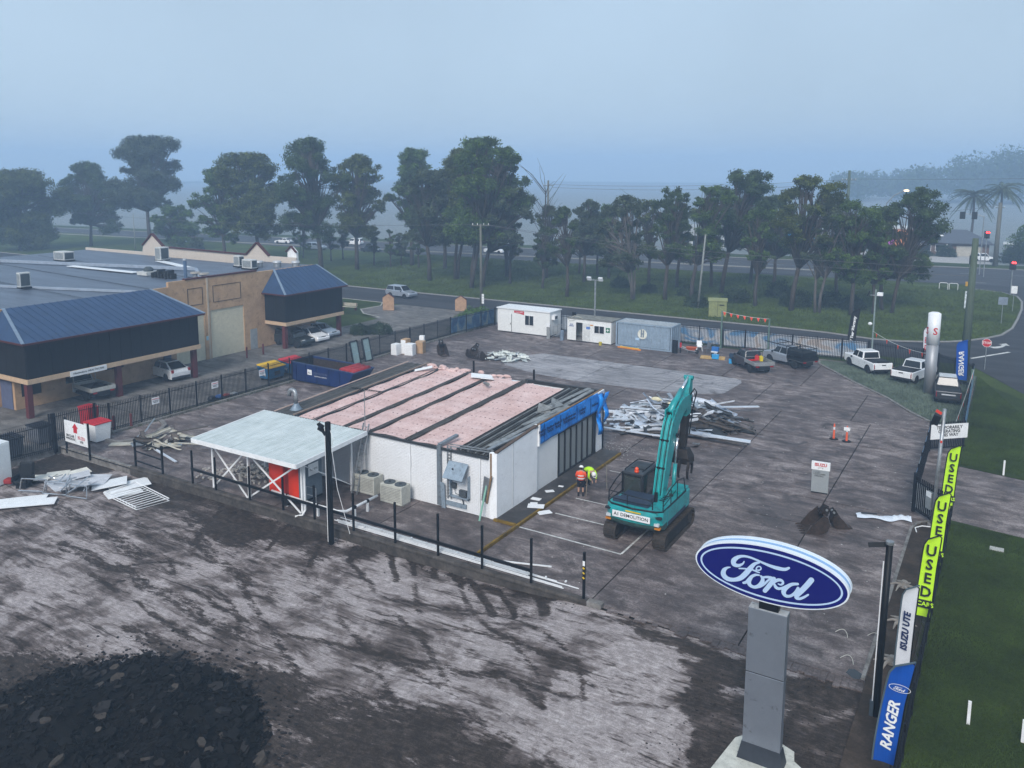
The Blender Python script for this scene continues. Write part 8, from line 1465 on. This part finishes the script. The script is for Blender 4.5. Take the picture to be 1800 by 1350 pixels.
for k, (x, y, s_) in enumerate(((-36.5,109,1.6),(-33,116,2.0),(-25,116.5,2.2),(-21,119,1.9),(-41,118,1.5),(-29,124,2.2),(-18,118,1.7),(-47,118,1.3),(-53,121,1.6))): shrub(ORD[k]+' undergrowth clump from the bare pole side among the young gums', x,y,s_,s_,s_*1.1,20+k,DKL,lsz=.12,group='undergrowth clumps')
shrub('clipped garden bush before the far house window', -12.6,204.5,2.2,1.5,2.6,50,DKL,lsz=.16); shrub('dark low garden bush left of the clipped one', -17.5,204,2.5,1.6,1.6,51,DKL,lsz=.16); shrub('large dark tree mass at the right picture edge', 3.2,202,4.5,4,8.2,52,LEAF[2],lsz=.25,n=5000); shrub('black green hedge beside the far white car', 2.2,197,4.6,2,4.2,53,DKL,lsz=.2,n=4000)
# palms
def palm(label, x, y, h, seed):
    rs = np.random.RandomState(seed); t = thing('palm_tree', label, 'tree', (x,y,0), 0, 'palms behind the house'); MB().tube([(0,0,0),(.2,0,h*.5),(.1,0,h)],[.35,.28,.25],8).build('trunk', BARK, t)
    for k in range(46):
        a = k*2.4+rs.rand(); el = rs.uniform(-.5,1.3); L_ = rs.uniform(4.2,5.6); d = Vector((math.cos(a),math.sin(a),0)); w = MB(); pr = None; side = Vector((-d.y,d.x,0)); n_ = 8
        P_ = [Vector((.1,0,h))+d*L_*f*math.cos(el*(1-f))+Vector((0,0,L_*(math.sin(el)*f-.62*f*f*1.1))) for f in [i/n_ for i in range(n_+1)]]
        for i in range(n_):
            ww = .65*math.sin(PI*(i+.6)/(n_+1))
            for s_ in (-1,1):
                for j in range(3): q = P_[i].lerp(P_[i+1], j/3); w.add([q, q+(P_[i+1]-P_[i])*.3, q+side*s_*ww+(P_[i+1]-P_[i])*.5-Vector((0,0,.45*ww))],[(0,1,2)])
        w.tube(P_,[.05]*n_+[.02],4); w.build('frond', LEAF[3], t)
palm('left palm behind the far house roof', -9.4, 236, 12.6, 1); palm('right and taller palm behind the far power pole', -3.6, 238, 14.2, 2)
# far house
t = thing('brick_house', 'low brown house with grey tiled hip roof across the highway', 'house', (-19,207,0), R(6)); HB = mat('brown_brick', (.13,.085,.065), .85, var=.25); HR = mat('grey_tiles', (.075,.085,.105), .7, var=.3, stretch=(1,4,4), bmp=.4)
MB().box(0,14.5,0,9,0,2.9).build('wall', HB, t); MB().add([(-.8,-.8,2.85),(15.3,-.8,2.85),(15.3,9.8,2.85),(-.8,9.8,2.85),(4.4,4.5,5.6),(10.2,4.5,5.6)],[(0,1,5,4),(1,2,5),(2,3,4,5),(3,0,4)]).build('roof', HR, t); MB().box(-.85,15.35,-.85,-.7,2.7,2.9).build('gutter', mat('house_gutter', (.06,.06,.07)), t)
d_ = MB().box(8.2,13.2,-.06,-.002,0,2.3).build('garage_door', mat('cream_garage', (.42,.40,.35), .7), t)
for k in range(4): MB().box(8.25,13.15,-.1,-.06,.05+k*.57,.58+k*.57).build('door_panel', MATS['cream_garage'], d_)
for x in (1.2,4.0): w_ = MB().box(x,x+2,-.06,-.002,.9,2.4).build('window_frame', WPANEL, t); MB().box(x+.1,x+1.9,-.08,-.06,1.0,2.3).build('pane', GLASS, w_)
MB().box(1.0,1.15,-.8,-.65,0,2.85).box(6.2,6.35,-.8,-.65,0,2.85).build('verandah_post', WPANEL, t); MB().ell((5.2,2.0,4.2),(.5,.3,.3),8,6).build('roof_vent', WPANEL, t)
sheet('house_driveway', [hw(-6,26),hw(30,26),hw(30,46),hw(-6,46)], mat('house_concrete', (.36,.35,.34), .9, var=.2), .07)
t = thing('side_shed', 'pale low roofed shed at the right of the far house', 'shed', (-1.8,214,0)); MB().box(0,8,0,5,0,2.6).build('wall', mat('fence_grey', (.16,.17,.19)), t); MB().box(-.3,8.3,-.3,5.3,2.6,2.8).build('roof', mat('pale_shed_roof', (.5,.52,.52)), t)
# shops glimpsed between trunks across the highway
t = thing('blue_shop', 'long low shop with bright blue fascia glimpsed through the gums', 'shop', (-72,196,0), R(7)); MB().box(0,36,0,12,0,5).build('wall', mat('shop_grey', (.3,.32,.33), .8, var=.2), t)
MB().box(22,33,-.5,0,3.6,6.6).build('fascia', mat('bright_blue', (.0,.25,.55), .5), t); MB().box(22,34,-3,0,3.3,3.6).build('awning', mat('bright_blue', (.0,.25,.55)), t)
for k in range(9): w_ = MB().box(1+k*3.8,3.9+k*3.8,-.1,0,.3,2.9).build('shop_window', GLASS, t); MB().box(.8+k*3.8,1+k*3.8,-.15,0,.2,3.0).build('window_frame', WPANEL, w_)
t = thing('painted_shop', 'shop wall with pink and orange mural glimpsed beside the twin trunk gum', 'shop', (-26,200,0), R(7)); MB().box(0,7,0,8,0,6).build('wall', mat('mural', (.4,.18,.12), .8, var=.5, scale=.5), t); MB().box(.6,3.2,-.1,0,.5,5).build('mural_panel', mat('mural_pink', (.42,.08,.4), .7, var=.5, scale=.8), t); MB().box(3.6,6,-.1,0,1,5.6).build('mural_panel', mat('mural_orange', (.55,.2,.06), .7, var=.3), t); MB().box(-.2,7.2,-.2,8.2,6,6.3).build('roof', mat('pale_shed_roof', (.5,.52,.52)), t)
t = thing('far_sign_board', 'grey billboard in the haze behind the warehouse roof', 'billboard', (-187,140,0)); MB().box(-4,4,-.2,.2,3,6).build('board', mat('billboard_grey', (.12,.14,.18), .7), t); MB().box(-3,-2.8,-.1,.1,0,3).box(2.8,3,-.1,.1,0,3).build('leg', GREYM, t)
# far wooded ridge dissolving in fog: one mass
rs = np.random.RandomState(9); Vs = []
for k in range(230):
    x = rs.uniform(-110,140); y = 560+rs.rand()*90; h = rs.uniform(13,19)+20*math.exp(-((x-10)/60)**2)*rs.uniform(.7,1); n = 260
    d = rs.randn(n,3); d /= np.linalg.norm(d,axis=1)[:,None]; p_ = np.array([x,y,h*.55])+d*(rs.rand(n)**.4)[:,None]*[7,6,h*.48]; e1 = rs.randn(n,3)*.5; e2 = rs.randn(n,3)*.5
    Vs.append(np.stack([p_-e1,p_+e2,p_+e1,p_-e2],1))
V = np.concatenate(Vs).reshape(-1,3); o = link('treeline', npmesh('treeline', V, np.arange(len(V)).reshape(-1,4)), LEAF[0]); o['kind'] = 'stuff'; tag(o, 'distant wooded ridge fading into the fog', 'treeline')

# ================================================================== FOG
m = bpy.data.materials.new('fog'); m.use_nodes = True; nt = m.node_tree; nt.nodes.remove(nt.nodes['Principled BSDF'])
pv = nt.nodes.new('ShaderNodeVolumePrincipled'); pv.inputs['Color'].default_value = (.52,.73,1.0,1); pv.inputs['Density'].default_value = FOG = .00145; pv.inputs['Anisotropy'].default_value = .0
nt.links.new(pv.outputs[0], nt.nodes['Material Output'].inputs['Volume'])
o = MB().box(-1210,1010,-210,1410,-2.2,46).build('haze', m); o['kind'] = 'stuff'; tag(o, 'even morning fog hanging over the whole site', 'fog'); o.display_type = 'WIRE'
# lettering becomes plain mesh
bpy.context.view_layer.update(); dg = bpy.context.evaluated_depsgraph_get()
for o in [o for o in SC.objects if o.type == 'FONT']:
    me = bpy.data.meshes.new_from_object(o.evaluated_get(dg)); n = bpy.data.objects.new('lettering', me); COL.objects.link(n)
    n.parent = o.parent; n.location = o.location; n.rotation_euler = o.rotation_euler; n.scale = o.scale
    if not me.materials: me.materials.append(o.data.materials[0])
    bpy.data.objects.remove(o)
